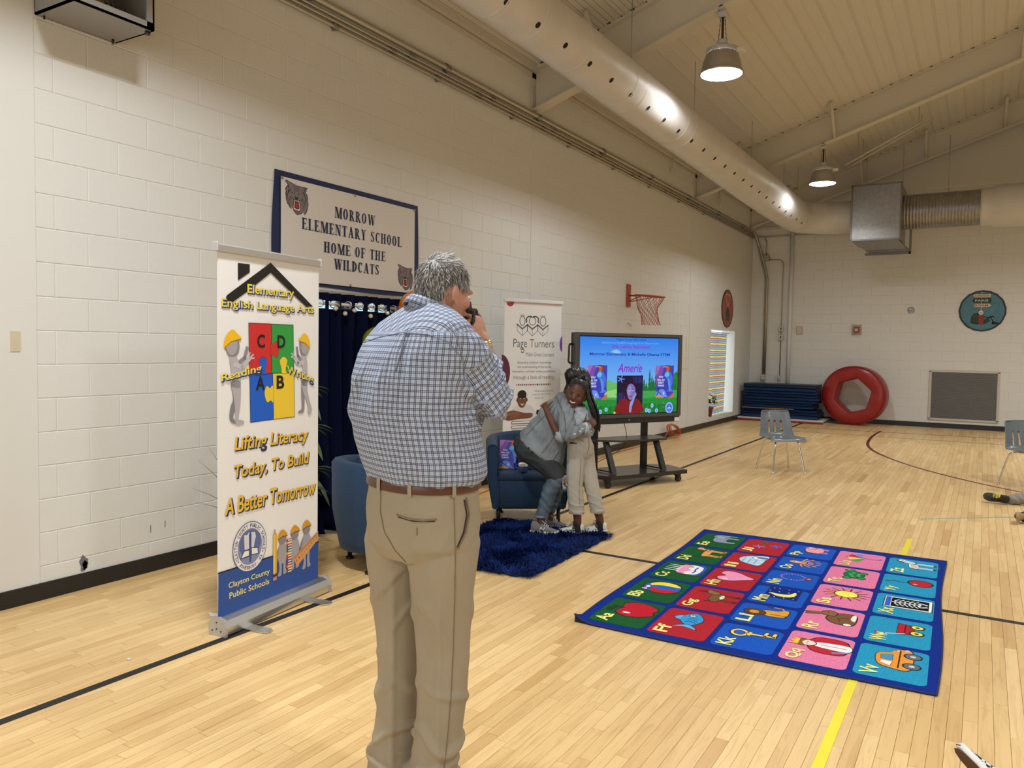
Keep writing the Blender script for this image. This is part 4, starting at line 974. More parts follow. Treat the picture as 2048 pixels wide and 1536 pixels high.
def fig(cx, head, feet, mirror=1, h1='#f5c21f', grey='#a9a7b0', pose=1):
    """white puppet worker: head ellipse, helmet, torso, arm reaching out, two legs"""
    hx, hy, hr, hv = head; sh = '#8a8791'
    m = mirror
    C.ell(hx, hy, hr, hv, sh, 8); C.ell(hx-.006*m, hy+.004, hr*.82, hv*.9, grey, 9)
    C.smooth([(hx-hr*1.15*m, hy-.01), (hx-hr*1.1*m, hy+hv*.8), (hx-hr*.1*m, hy+hv*1.55), (hx+hr*.8*m, hy+hv*1.1), (hx+hr*1.25*m, hy+hv*.75), (hx+hr*.3*m, hy+hv*.55)], h1, 10)
    C.line([(hx-hr*1.1*m, hy-.006), (hx-hr*.2*m, hy+hv*.42), (hx+hr*1.2*m, hy+hv*.68)], .006, '#a8741a', 11)
fig(.08, (.082, 1.553, .050, .058), 0)
C.smooth([(.062, 1.505), (.098, 1.505), (.125, 1.47), (.14, 1.40), (.135, 1.33), (.07, 1.34), (.07, 1.42), (.06, 1.47)], '#b9b7bf', 7)
C.line([(.095, 1.455), (.15, 1.44), (.205, 1.485)], .026, '#c6c4cb', 9); C.line([(.205, 1.485), (.235, 1.508)], .010, '#c6c4cb', 10); C.line([(.205, 1.485), (.242, 1.488)], .009, '#c6c4cb', 10); C.line([(.2, 1.49), (.21, 1.52)], .009, '#c6c4cb', 10); C.line([(.12, 1.46), (.17, 1.49), (.19, 1.545)], .022, '#8d8a94', 6)
C.smooth([(.07, 1.36), (.135, 1.36), (.140, 1.25), (.125, 1.16), (.14, 1.150), (.165, 1.142), (.160, 1.128), (.105, 1.130), (.100, 1.2), (.088, 1.28)], '#b4b2ba', 7)
C.smooth([(.075, 1.34), (.115, 1.34), (.112, 1.25), (.085, 1.17), (.108, 1.143), (.095, 1.132), (.06, 1.16), (.065, 1.22), (.085, 1.27)], '#85828c', 6)
fig(.665, (.667, 1.553, .042, .054), 0, -1)
C.smooth([(.648, 1.505), (.680, 1.505), (.695, 1.46), (.698, 1.38), (.693, 1.32), (.645, 1.33), (.652, 1.42), (.640, 1.46)], '#b9b7bf', 7)
C.line([(.66, 1.46), (.61, 1.455), (.575, 1.492)], .024, '#c6c4cb', 9); C.line([(.575, 1.492), (.552, 1.515)], .009, '#c6c4cb', 10); C.line([(.575, 1.49), (.548, 1.495)], .009, '#c6c4cb', 10); C.line([(.575, 1.49), (.572, 1.53)], .009, '#c6c4cb', 10); C.line([(.65, 1.47), (.61, 1.50), (.60, 1.55)], .018, '#8d8a94', 6)
C.smooth([(.645, 1.35), (.69, 1.35), (.70, 1.28), (.72, 1.22), (.74, 1.17), (.725, 1.14), (.705, 1.145), (.70, 1.20), (.66, 1.28)], '#b4b2ba', 7)
C.smooth([(.645, 1.35), (.68, 1.34), (.672, 1.25), (.665, 1.16), (.615, 1.155), (.62, 1.168), (.645, 1.18), (.642, 1.26)], '#8d8a94', 6)
stext('Reading', -.002, 1.352, .300, 1.405, Y, SB, .050, .02, lay=14)
stext('Writing', .512, 1.385, .753, 1.445, Y, SB, -.066, .02, lay=14)
YY = '#eec233'; SH2 = '#1d2f63'
for st, b, sl in (('Lifting Literacy', (.094, .963, .708, 1.062), -.004), ('Today, To Build', (.090, .812, .716, .905), .006), ('A Better Tomorrow', (.024, .640, .780, .735), -.002)):
    stext(st, *b, YY, SH2, sl, .018, .14, (.006, -.007))
# county seal
sc = (.213, .432); C.ell(*sc, .132, .141, '#33477a', 2); C.ell(*sc, .128, .137, '#eceaf0', 3); C.ell(*sc, .094, .102, '#2b3b70', 4); C.ell(*sc, .0925, .1, '#8390bb', 5); C.ell(sc[0], sc[1]+.02, .085, .075, '#5c6ca4', 5.5)
C.poly([(.165, .505), (.19, .502), (.20, .512), (.25, .507), (.258, .48), (.248, .455), (.24, .42), (.17, .42)], '#d8d9e2', 6)
C.poly([(.135, .375), (.163, .418), (.205, .418), (.205, .375)], '#23305f', 6); C.poly([(.144, .380), (.168, .413), (.203, .411), (.202, .383)], '#efeee9', 7)
C.poly([(.222, .38), (.222, .425), (.275, .415), (.28, .375)], '#23305f', 6); C.poly([(.225, .385), (.225, .42), (.270, .411), (.274, .380)], '#efeee9', 7)
C.poly([(.203, .50), (.214, .518), (.222, .5), (.222, .365), (.216, .34), (.206, .345)], '#3d4f8c', 8)
def ringtext(st, a0, a1, ru, rv, size, col, inv=False):
    J = Canvas(bz, (1, 0, 0), (0, 0, 1), t); n = len(st)
    for i, ch in enumerate(st):
        if ch == ' ': continue
        a = math.radians(a0+(a1-a0)*i/(n-1)); u, v = sc[0]+ru*math.cos(a), sc[1]+rv*math.sin(a); rot = a-PI/2 if not inv else a+PI/2
        if ch in '.': J.ell(u, v, .004, .004, col, 6); continue
        w_ = size*(.35 if ch in 'IJ,' else .72); c_, s_ = math.cos(rot), math.sin(rot); h_ = size if ch != ',' else size*.3
        J.text(ch, u-w_/2*c_+h_/2*s_, v-w_/2*s_-h_/2*c_, u-w_/2*c_+h_/2*s_+w_, v-w_/2*s_-h_/2*c_+h_, col, 6, .02, rot, join=J)
    return J.build('seal_lettering')
_old = Canvas.text
def _text(s, st, u0, v0, u1, v1, h, lay=4, bold=0, rot=0, shear=0, **k): return _old(s, st, u0, v0, u1, v1, h, lay, bold, rot, shear, **k)
def rtext(J, ch, u, v, w_, h_, rot, col, lay, bold=.02):
    pts, faces = text_mesh(ch, bold, 0); xs = [p[0] for p in pts]; ys = [p[1] for p in pts]; x0, x1, y0, y1 = min(xs), max(xs), min(ys), max(ys); c_, s_ = math.cos(rot), math.sin(rot)
    i = J.mi(col); b = len(J.mb.v)
    for x, y in pts:
        a = ((x-x0)/(x1-x0)-.5)*w_; d = ((y-y0)/(y1-y0)-.5)*h_; J.mb.v.append(J.P(u+a*c_-d*s_, v+a*s_+d*c_, lay*s_L))
    for f in faces: J.mb.face([b+k for k in f], i)
def ringtext(cv, par, st, c, a0, a1, ru, rv, size, col, inv=False, lay=6, name='seal_lettering'):
    J = Canvas(cv.O, cv.U, cv.W, par); n = len(st)
    for i, ch in enumerate(st):
        a = math.radians(a0+(a1-a0)*i/(n-1)); u, v = c[0]+ru*math.cos(a), c[1]+rv*math.sin(a); rot = math.atan2(rv*math.cos(a), -ru*math.sin(a))+(PI if not inv else 0)
        if ch == ' ': continue
        if ch == '.': J.ell(u, v, size*.2, size*.2, col, lay); continue
        rtext(J, ch, u, v, size*(.25 if ch in 'I,' else .62), size*(1 if ch != ',' else .3), rot, col, lay)
    return J.build(name)
ringtext(C, t, '.CLAYTON COUNTY PUBLIC SCHOOLS.', sc, 215, -25, .110, .1185, .021, '#25335f')
ringtext(C, t, 'JONESBORO, GA', sc, 228, 322, .110, .1185, .019, '#25335f', True)
# workers with pencil, books, ruler
C.poly([(.397, .455), (.412, .490), (.427, .455)], '#d9a45a', 10); C.poly([(.408, .480), (.412, .490), (.416, .480)], K, 11)
C.rect(.397, .222, .4285, .457, '#dcb02a', 10); C.rect(.404, .222, .414, .457, '#f0cf58', 11); C.rect(.397, .205, .4285, .226, '#3a3a3e', 10); C.rect(.398, .185, .4280, .207, '#cf8f8a', 10)
bk = ['#b52a2c', '#e39a2d', '#b52a2c', '#2a5fb0', '#1f7a45', '#e0b02d', '#c2372c', '#b52a2c', '#2a5fb0', '#c2372c', '#e39a2d', '#b52a2c', '#1f7a45']
for i, c in enumerate(bk):
    v1 = .405-.0158*i; C.rect(.512, v1-.0145, .555, v1, c, 12); C.rect(.526, v1-.011, .556, v1-.004, '#e8e4da', 13)
def wk(hx, hy, top, foot, s=1, ly=7):
    g1, g2 = '#8b8891', '#a5a2ab'
    C.smooth([(hx-.022, hy-.04), (hx+.022, hy-.04), (hx+.042, hy-.09), (hx+.030, hy-.15), (hx+.028, foot+.03), (hx+.038, foot+.005), (hx+.008, foot), (hx+.006, hy-.16), (hx-.006, hy-.16), (hx-.010, foot), (hx-.04, foot-.002), (hx-.028, foot+.03), (hx-.03, hy-.15), (hx-.045, hy-.09)], g2, ly)
    C.smooth([(hx-.03, hy-.055), (hx-.055, hy-.09), (hx-.060, hy-.14), (hx-.048, hy-.14), (hx-.04, hy-.1)], g1, ly+.5)
    C.ell(hx, hy-.004, .033, .038, g1, ly+1); C.smooth([(hx-.038, hy-.004), (hx-.03, hy+.03), (hx, hy+.048), (hx+.03, hy+.028), (hx+.042, hy+.008), (hx, hy+.006)], '#d89a22', ly+2); C.line([(hx-.038, hy-.006), (hx, hy+.006), (hx+.042, hy+.004)], .005, '#5a4a35', ly+3)
wk(.478, .425, 0, .205); wk(.588, .430, 0, .215); wk(.695, .440, 0, .195)
C.poly([(.570, .280), (.803, .397), (.805, .345), (.606, .219)], '#d99a63', 13); C.poly([(.575, .276), (.80, .388), (.80, .382), (.578, .271)], '#a5663a', 14)
for i in range(9): C.text(str(i), .600+.023*i, .252+.0125*i, .607+.023*i, .263+.0125*i, '#4a2c1c', 15, .01, .4)
C.text('Clayton County', .050, .228, .370, .268, '#f0e58c', 6, .012, slant=0); C.text('Public Schools', .056, .178, .366, .212, '#f0e58c', 6, .012, slant=0)
C.build('printed_artwork')

# ---- school banner on the wall
t = thing('school_banner', 'wide wall banner with navy border and two wildcat heads above the doorway', 'banner', (.004, 4.33, 2.05), PI/2)
mb = MB(); mb.quadgrid(lambda u, v: V((.012+.02*math.sin(v*PI*1.1+.3))*(1-u)*-1+u*(1.825-.02*abs(v-.3)), -.004-.006*math.sin(u*20)*v*(1-v)*4, v*.892+.008*math.sin(u*7)*(1-v)), 30, 12); fixn(mb.build('navy_backing', mat('navy_cloth', (.008, .016, .07), .65), t))
mb = MB(); mb.quadgrid(lambda u, v: V(.055+u*1.70, -.014-.0018*math.sin(u*9+v*3), .035+v*.81), 24, 10); fixn(mb.build('vinyl_sheet', mat('school_vinyl', (.70, .66, .62), .22, spec=.6, bump=.2, bscale=6, bdist=.01), t))
C = Canvas((0, -.0165, 0), (1, 0, 0), (0, 0, 1), t); NV = '#141c40'
o_ = (4.33, 2.05)
for st, (a, b, c_, d_) in (('MORROW', (4.983, 2.658, 5.502, 2.752)), ('ELEMENTARY SCHOOL', (4.605, 2.510, 5.879, 2.604)), ('HOME OF THE', (4.855, 2.350, 5.648, 2.441)), ('WILDCATS', (4.978, 2.218, 5.556, 2.310))):
    C.text(st, a-o_[0], b-o_[1], c_-o_[0], d_-o_[1], NV, 3, serif=True, name='lettering')
def cat(cx, cy, s):
    W = [(-.37, -.37), (.37, -.37)]
    def Q(x, y): return (cx+x*s, cy+y*s*.98)
    # outline normalised from the artwork, x right y up, about 1 unit tall
    out = [(-.50, .50), (-.40, .49), (-.28, .46), (-.12, .42), (.05, .385), (.20, .385), (.34, .40), (.43, .385), (.50, .40), (.45, .36), (.43, .28), (.40, .22), (.46, .18), (.50, .06), (.49, -.02), (.52, -.14), (.50, -.20), (.48, -.30), (.44, -.40), (.36, -.50), (.33, -.47), (.30, -.36), (.27, -.42), (.20, -.50), (.10, -.52), (.03, -.55), (-.04, -.51), (-.12, -.44), (-.16, -.36), (-.20, -.30), (-.23, -.40), (-.30, -.34), (-.38, -.24), (-.44, -.14), (-.46, .0), (-.47, .10), (-.44, .16), (-.49, .18), (-.44, .28), (-.36, .34), (-.40, .38), (-.43, .46)]
    C.poly([Q(a*.98, b) for a, b in out], '#191417', 2)
    C.poly([Q(a*.98*.95+.0, b*.955-.002) for a, b in out], '#7a7071', 3)
    L = '#1d1719'
    def ln(pts, w_=.014): C.line([Q(*p) for p in pts], w_*s, L, 4)
    C.poly([Q(-.08, -.095), Q(.10, -.095), Q(.14, -.28), Q(.13, -.40), Q(-.12, -.38), Q(-.12, -.28)], '#f0ebe4', 5)
    C.poly([Q(-.07, -.11), Q(.09, -.11), Q(.12, -.27), Q(.115, -.355), Q(.0, -.375), Q(-.10, -.34), Q(-.10, -.27)], '#6e1410', 6); C.poly([Q(-.04, -.16), Q(.06, -.16), Q(.09, -.3), Q(.0, -.345), Q(-.07, -.3)], '#a3261c', 7)
    ln([(-.13, -.05), (-.14, -.2), (-.15, -.33), (-.10, -.43), (.02, -.46), (.13, -.43), (.17, -.3), (.16, -.15), (.13, -.06)], .02)
    C.poly([Q(-.10, .01), Q(.09, .01), Q(.04, -.065), Q(-.04, -.065)], L, 6); ln([(0, -.06), (0, -.10)]); ln([(-.18, -.03), (-.10, -.075), (0, -.09), (.11, -.075), (.20, -.04)], .016)
    C.poly([Q(-.26, .14), Q(-.10, .105), Q(-.06, .15), Q(-.14, .16)], L, 6); C.poly([Q(.22, .14), Q(.08, .105), Q(.05, .15), Q(.12, .16)], L, 6); C.ell(*Q(-.14, .135), .02*s, .012*s, '#d8cfc0', 7); C.ell(*Q(.13, .135), .02*s, .012*s, '#d8cfc0', 7)
    for x in (-.12, -.06, 0, .05, .10): ln([(x, .36), (x*.8, .20)], .014)
    for sg in (-1, 1):
        for k in range(4): ln([(sg*(.22+.03*k), .25-.03*k), (sg*(.33+.02*k), .17-.05*k)], .014)
        for k in range(3): ln([(sg*(.18), -.0-.03*k), (sg*.30, .0-.05*k)], .009)
        ln([(sg*.36, .34), (sg*.33, .2), (sg*.38, .0), (sg*.34, -.16), (sg*.28, -.30)], .02); ln([(sg*.42, .16), (sg*.43, -.05), (sg*.38, -.26)], .014); ln([(sg*.24, .04), (sg*.29, -.1), (sg*.24, -.24)], .014); ln([(sg*.47, .45) if sg < 0 else (.44, .37), (sg*.3, .33), (sg*.34, .24)], .016)
    ln([(-.05, .08), (-.06, .02)]); ln([(.05, .08), (.06, .02)])
cat(4.548-o_[0], 2.752-o_[1], .255); cat(5.939-o_[0], 2.232-o_[1], .238)
C.build('printed_artwork')
for a, b in ((.065, .835), (.9, .838), (1.745, .838), (.85, .045), (1.745, .05)):
    mb = MB(); mb.lathe([(.004, -.02), (.012, -.021), (.013, -.018)], (a, 0, b), ax='y', n=12); mb.build('eyelet', mat('brass', (.45, .38, .22), .35, metal=.9), t)

# ---- second roll-up banner by the armchair
t = thing('rollup_banner', 'narrow white roll-up banner with line-drawn reading figures beside the display', 'banner', (.30, 7.32, 0), math.atan2(.74, .32))
mb = MB(); mb.quadgrid(lambda u, v: V(.805*u, .0012*math.sin(v*7), .06+2.03*v), 10, 24); fixn(mb.build('banner_sheet', mat('white_banner_vinyl2', (.80, .80, .80), .4, spec=.4), t))
mb = MB(); mb.loft([[(x, y, z) for y, z in ((-.06, .0), (-.065, .05), (-.03, .09), (.03, .09), (.06, .05), (.06, .0))] for x in (-.02, .825)], 0, True, True, False); fixn(mb.build('base_cassette', alu, t))
mb = MB(); mb.box((-.012, -.016, 2.075), (.82, .012, 2.112), bev=.005); mb.build('top_rail', mat('rail_white', (.74, .76, .76), .35), t)
mb = MB(); mb.cyl((.4, .03, .08), (.4, .03, 2.09), .012, n=8); mb.build('support_pole', alu, t)
for x in (.15, .65):
    mb = MB(); mb.box((x-.03, -.18, .003), (x+.03, .05, .009), bev=.002); mb.build('foot', alu, t)
C = Canvas((0, -.002, 0), (1, 0, 0), (0, 0, 1), t); K = '#3a3a40'
C.ell(.075, 2.075, .05, .05, '#b01830', 1, a0=PI, a1=2*PI); C.rect(.03, 2.062, .8, 2.072, '#e8c0ba', 1)
def oval(cx, cy, ru, rv, w_=.006):
    C.line([(cx+ru*math.cos(2*PI*i/20), cy+rv*math.sin(2*PI*i/20)) for i in range(20)], w_, K, 2, closed=True)
for cx, ru in ((.245, .036), (.385, .047), (.535, .042)):
    oval(cx, 1.872, ru, .052 if ru < .046 else .044)
    C.line([(cx-.075, 1.835), (cx, 1.785), (cx+.075, 1.835)], .007, K, 2); C.line([(cx-.075, 1.825), (cx, 1.775), (cx+.075, 1.825)], .004, K, 2)
    C.line([(cx-.073, 1.83), (cx-.073, 1.765), (cx, 1.705), (cx+.073, 1.765), (cx+.073, 1.83)], .0035, K, 2); C.line([(cx, 1.785), (cx, 1.705)], .003, K, 2)
for cx in (.245, .535):
    for k in range(5): C.line([(cx-.03+.014*k, 1.925), (cx-.036+.017*k, 1.942)], .003, K, 2)
for s_ in (-1, 1):
    pts = [(.385+s_*(.035+.05*math.sin(a)), 1.895+.03*math.cos(a)) for a in [math.radians(x) for x in (-30, 0, 40, 80, 110)]]; C.line(pts, .012, K, 2); C.line([pts[-1], (pts[-1][0]-s_*.004, 1.865), (pts[-1][0]+s_*.008, 1.855)], .01, K, 2)
C.text('Page Turners', .125, 1.545, .70, 1.668, '#45464d', 2, -.012); C.line([(.24, 1.568), (.275, 1.545), (.262, 1.515), (.235, 1.520), (.24, 1.535)], .007, '#45464d', 2)
C.text('Make Great Learners', .30, 1.475, .70, 1.52, '#8a8a92', 2, -.005)
C.text("Expanding children's knowledge", .185, 1.385, .665, 1.42, '#77777f', 2, -.005); C.text('and understanding of the world,', .185, 1.335, .665, 1.37, '#77777f', 2, -.005)
C.text('themselves, and their unique possibilities', .115, 1.285, .725, 1.32, '#77777f', 2, -.005); C.text('through a love of reading.', .13, 1.205, .715, 1.262, '#7a3550', 2, -.01)
cl = ['#8c2a44', '#8c2a44', '#4a8a5a', '#3a1c26', '#8c2a44', '#4a8a5a', '#8c2a44', '#3a1c26', '#b05070', '#8c2a44', '#4a8a5a', '#3a1c26', '#8c2a44', '#b05070', '#4a8a5a', '#3a1c26', '#8c2a44', '#b05070', '#4a8a5a']
for i, c in enumerate(cl): C.ell(.18+.0265*i, 1.155, .0075+.002*(i % 3), .009+.002*(i % 2), c, 2, n=12)
C.text('When books are at the', .43, 1.07, .70, 1.095, '#a0a0a8', 2); C.text('a central part of the', .40, 1.03, .66, 1.055, '#a0a0a8', 2); C.text('world, we', .43, .99, .56, 1.015, '#a0a0a8', 2)
C.ell(-.03, 1.30, .115, .19, '#5c2438', 1, a0=-PI/2, a1=PI/2); C.ell(.82, 1.62, .035, .09, '#7a3aa0', 1, a0=PI/2, a1=3*PI/2)
# boy leaning on books
SK, SD = '#7a4a38', '#57301f'
C.smooth([(.12, .86), (.14, .90), (.24, .93), (.34, .93), (.42, .88), (.44, .78), (.10, .78)], '#d5d3d6', 2)
C.ell(.255, .99, .063, .095, SD, 3); C.ell(.258, .985, .056, .085, SK, 4); C.ell(.255, 1.045, .062, .05, '#1f1514', 4.5); C.ell(.19, .985, .012, .022, SK, 3); C.ell(.322, .985, .012, .022, SK, 3)
for x in (.235, .282): C.ell(x, 1.0, .010, .006, '#efe7e0', 6, n=10); C.ell(x, 1.0, .004, .006, '#1a1010', 7, n=8)
C.smooth([(.235, .945), (.26, .935), (.285, .945), (.26, .922)], '#f3ece6', 6); C.line([(.258, .985), (.254, .966), (.266, .966)], .004, SD, 6)
C.smooth([(.02, .80), (.05, .85), (.14, .87), (.28, .84), (.40, .83), (.38, .78), (.2, .77), (.06, .76)], SK, 6); C.smooth([(.03, .82), (.10, .85), (.20, .85), (.24, .81), (.12, .79)], '#8f5a45', 7); C.line([(.06, .80), (.16, .82), (.26, .80)], .005, SD, 8)
for k in range(4): C.rect(.12, .72-.05*k, .52, .745-.05*k, '#efeeea', 6); C.line([(.12, .745-.05*k), (.52, .745-.05*k), (.52, .72-.05*k), (.12, .72-.05*k)], .006, '#202024', 7, closed=True)
C.build('printed_artwork')
# ================================================================ RUGS
def pilem(name, col, var=.22, sc=220):
    m = mat(name, col, .95, spec=.1, bump=.9, bscale=sc, bdist=.004, var=var, vscale=sc*.55, sheen=0); return m
t = thing('alphabet_rug', 'blue alphabet rug with coloured letter squares from Aa to Zz', 'rug', (2.868, 3.985, .001), math.radians(1.4))
RWd, RH = 1.83, 2.675
rb = pilem('rug_royal_blue', (.006, .028, .26))
mb = MB()
def rugz(u, v):
    c1 = max(0, 1-math.hypot(u+.02, v)/.10); c2 = max(0, 1-math.hypot(u-RWd, v)/.2)
    return .004+.05*c1**1.3+.004*math.sin(v*5)*max(0, 1-u/.1)*.5
def rugp(a, b):
    u = a*RWd; v = b*RH; bow = .012*math.sin(b*PI*2.3)*(0 if .02 < a < .98 else 1); bow2 = -.02*math.sin(a*PI)*(1 if b < .01 else 0)
    return V(u+bow*(1 if a > .5 else -1), v+bow2, rugz(u, v)+.004)
mb.quadgrid(rugp, 60, 80); fixn(mb.build('pile', rb, t))
mb = MB(); pts = [rugp(i/40, 0) for i in range(40)]+[rugp(1, i/50) for i in range(50)]+[rugp(1-i/40, 1) for i in range(40)]+[rugp(0, 1-i/50) for i in range(50)]
mb.tube([p+V(0, 0, -.001) for p in pts], .0055, 6, loop=True); mb.build('serged_edge', mat('rug_binding', (.006, .015, .10), .8), t)
mb = MB(); mb.loft([[p+V(0, 0, -.003) for p in pts], [V(p.x, p.y, 0) for p in pts]], 0, False, True, False); mb.build('backing', mat('rug_backing', (.01, .01, .012), .9), t)
cols = {'g': pilem('rug_green', (.012, .105, .028)), 'r': pilem('rug_red', (.47, .022, .035)), 'b': pilem('rug_blue', (.012, .10, .55)), 'p': pilem('rug_pink', (.80, .22, .40)), 'c': pilem('rug_turquoise', (.022, .32, .55))}
YL = mat('rug_yellow', (.86, .84, .25), .95, var=.12, vscale=150); KK = mat('rug_black', (.012, .010, .014), .95)
rc_ = {}
def rm(h):
    if h not in rc_: rc_[h] = mat('yarn_'+h.lstrip('#'), h, .95, spec=.1, var=.15, vscale=140)
    return rc_[h]
def P_(C, cx, cy, s):
    class Q: pass
    q = Q()
    def ol(pts, f, lay, cl=True):
        pp = [(cx+a*s, cy+b*s) for a, b in pts]
        if cl: pp = [(p.x, p.y) for p in setcurve([(a, b, 0) for a, b in pp], 5, True)]
        return pp
    def blob(pts, c, lay=3, sm=True, out=.065):
        pp = ol(pts, 0, 0, sm); mx = sum(a for a, _ in pp)/len(pp); my = sum(b for _, b in pp)/len(pp)
        if out:
            rr_ = max(math.hypot(a-mx, b-my) for a, b in pp); k = 1+out*s/rr_
            C.poly([(mx+(a-mx)*k, my+(b-my)*k) for a, b in pp], KK, lay-.5)
        C.poly(pp, rm(c), lay)
    def ell(x, y, a, b, c, lay=3, rot=0, out=.05):
        if out: C.ell(cx+x*s, cy+y*s, (a+out)*s, (b+out)*s, KK, lay-.5, rot)
        C.ell(cx+x*s, cy+y*s, a*s, b*s, rm(c), lay, rot)
    def ln(pts, w, c=None, lay=4): C.line([(cx+a*s, cy+b*s) for a, b in pts], w*s, KK if c is None else rm(c), lay)
    q.blob, q.ell, q.ln = blob, ell, ln; return q
def picture(ch, q):
    B, E, L = q.blob, q.ell, q.ln
    if ch == 'A':
        B([(-.1, .5), (-.55, .55), (-.85, .15), (-.75, -.4), (-.35, -.85), (0, -.75), (.35, -.85), (.75, -.4), (.85, .15), (.55, .55), (.1, .5)], '#c02030', 3, out=.08); L([(0, .45), (.05, .9)], .1); B([(.05, .8), (-.3, 1.0), (-.55, .9), (-.3, .75)], '#1d4426', 4); E(-.5, .15, .08, .16, '#ffffff', 5, out=0)
    elif ch == 'B':
        E(0, 0, .8, .8, '#2b5fd0', 3, out=.07); B([(-.75, .2), (-.7, -.4), (-.2, -.78), (-.3, -.1), (-.2, .5)], '#c82828', 4, out=.03); B([(.1, .55), (.3, .1), (.3, -.72), (.7, -.35), (.75, .25), (.4, .6)], '#f0e04a', 4, out=.03); B([(-.6, .5), (-.35, .6), (-.2, .5), (-.5, .78)], '#f0a0c0', 4, out=.02); E(-.15, .6, .14, .1, '#f4f0e0', 5, out=.03)
    elif ch == 'C':
        E(0, -.6, .95, .28, '#2b5fd0', 2.5, out=.05); B([(-.7, -.6), (-.7, .1), (.7, .1), (.7, -.6), (0, -.75)], '#f2eef0', 3, out=.05); B([(-.7, -.1), (-.7, .25), (0, .4), (.7, .25), (.7, -.05), (.4, -.25), (.2, -.05), (-.1, -.25), (-.4, -.05)], '#f09ac0', 4, out=.04); L([(-.5, -.45), (-.2, -.5), (.1, -.42), (.5, -.45)], .08, '#3a50b8', 5)
        for x in (-.45, -.15, .15, .45): L([(x, .25), (x, .75)], .09, '#f4f4f4', 5); E(x, .85, .05, .09, '#9ad0e8', 5, out=0)
    elif ch == 'D':
        B([(-.55, .1), (.5, .15), (.75, 0), (.65, -.2), (-.4, -.2), (-.6, -.1)], '#e8a35c', 3); B([(.45, .1), (.6, .6), (.95, .6), (1.0, .42), (.8, .3), (.75, 0)], '#e8a35c', 3.6); B([(.55, .6), (.45, .3), (.6, .35)], '#8a5028', 4.2, out=.03)
        for x in (-.5, -.3, .45, .62): L([(x, -.1), (x-.03, -.8), (x+.1, -.82)], .13, '#e8a35c', 3.3)
        L([(-.6, .05), (-.85, .35), (-.8, .45)], .06); L([(-.5, .14), (.45, .18)], .03); L([(.5, .2), (.7, .15)], .1, '#201008', 5)
    elif ch == 'E':
        B([(-.7, .3), (-.2, .5), (.4, .45), (.5, .1), (.5, -.7), (.25, -.7), (.2, -.25), (-.4, -.25), (-.45, -.7), (-.7, -.7), (-.75, -.1)], '#8d97ad', 3); B([(.3, .55), (.75, .6), (.95, .3), (.9, -.1), (1.0, -.5), (.85, -.55), (.72, -.1), (.4, 0)], '#8d97ad', 4); B([(.35, .5), (.2, .2), (.35, -.05), (.6, .1), (.6, .45)], '#a3adc4', 4.8, out=.03); L([(.7, -.05), (.85, -.15)], .07, '#f0f0f0', 5)
    elif ch == 'F':
        B([(-.6, 0), (-.2, .4), (.35, .45), (.85, .05), (.3, -.35), (-.2, -.3)], '#3a9ad8', 3); B([(-.55, 0), (-.95, .5), (-.8, .1), (-.95, -.4)], '#5ab4e8', 3.6); B([(-.1, .4), (.1, .75), (.4, .45)], '#5ab4e8', 2.8); E(.5, .12, .1, .1, '#f0f0e0', 5, out=.03); E(.52, .12, .05, .05, '#b03020', 6, out=0)
        for k in range(3): L([(-.25+.2*k, .2), (-.15+.2*k, 0), (-.25+.2*k, -.18)], .05, '#1d5a9a', 5)
    elif ch == 'G':
        B([(-.6, .15), (.3, .2), (.5, 0), (.35, -.25), (-.55, -.25)], '#7a5a3a', 3); B([(.25, .1), (.45, .5), (.8, .45), (.75, .3), (.5, -.05)], '#8f6c48', 3.6)
        for x in (-.5, -.32, .2, .36): L([(x, -.2), (x, -.85)], .11, '#5c4028', 3.3); L([(x, -.8), (x, -.92)], .12)
        L([(.45, .5), (.4, .85)], .07); L([(.55, .5), (.6, .85)], .07); B([(-.3, -.25), (0, -.35), (.3, -.25), (0, -.15)], '#e8dcc8', 4, out=.02); L([(-.6, .1), (-.8, .3)], .06); L([(.72, .3), (.7, .1)], .05)
    elif ch == 'H':
        B([(0, .45), (-.35, .75), (-.75, .55), (-.7, .05), (-.35, -.4), (0, -.8), (.35, -.4), (.7, .05), (.75, .55), (.35, .75)], '#f39ac0', 3, out=.07); E(-.5, .4, .06, .14, '#ffffff', 5, .5, out=0)
    elif ch == 'I':
        B([(-.8, -.5), (-.8, 0), (-.45, .5), (.1, .65), (.6, .4), (.8, 0), (.8, -.5)], '#bfe0f2', 3, out=.06); B([(.25, -.55), (.2, -.1), (.45, .1), (.75, .0), (.95, -.2), (.95, -.6)], '#dcf0fa', 4, out=.05); B([(.45, -.55), (.45, -.2), (.62, -.1), (.75, -.25), (.75, -.55)], '#4a80c0', 5, out=.03)
        for y, x0, x1 in ((-.2, -.8, .2), (.12, -.72, .25), (.4, -.5, .5)): L([(x0, y), (x1, y+.02)], .035, '#5a90b8', 5)
        for x, y in ((-.4, -.5), (-.1, -.2), (-.5, -.18), (-.2, .12), (.15, .4), (-.15, .42)): L([(x, y), (x+.03, y+.3)], .035, '#5a90b8', 5)
    elif ch == 'J':
        for (x, y, c) in ((-.45, .35, '#a878d0'), (.45, .25, '#2b6a3a'), (0, -.45, '#3a70d8')):
            for k in range(3):
                a = k*PI/3+.3; L([(x-.34*math.cos(a), y-.34*math.sin(a)), (x+.34*math.cos(a), y+.34*math.sin(a))], .08, c, 3+k*.3)
            E(x, y, .07, .07, c, 5, out=0)
    elif ch == 'K':
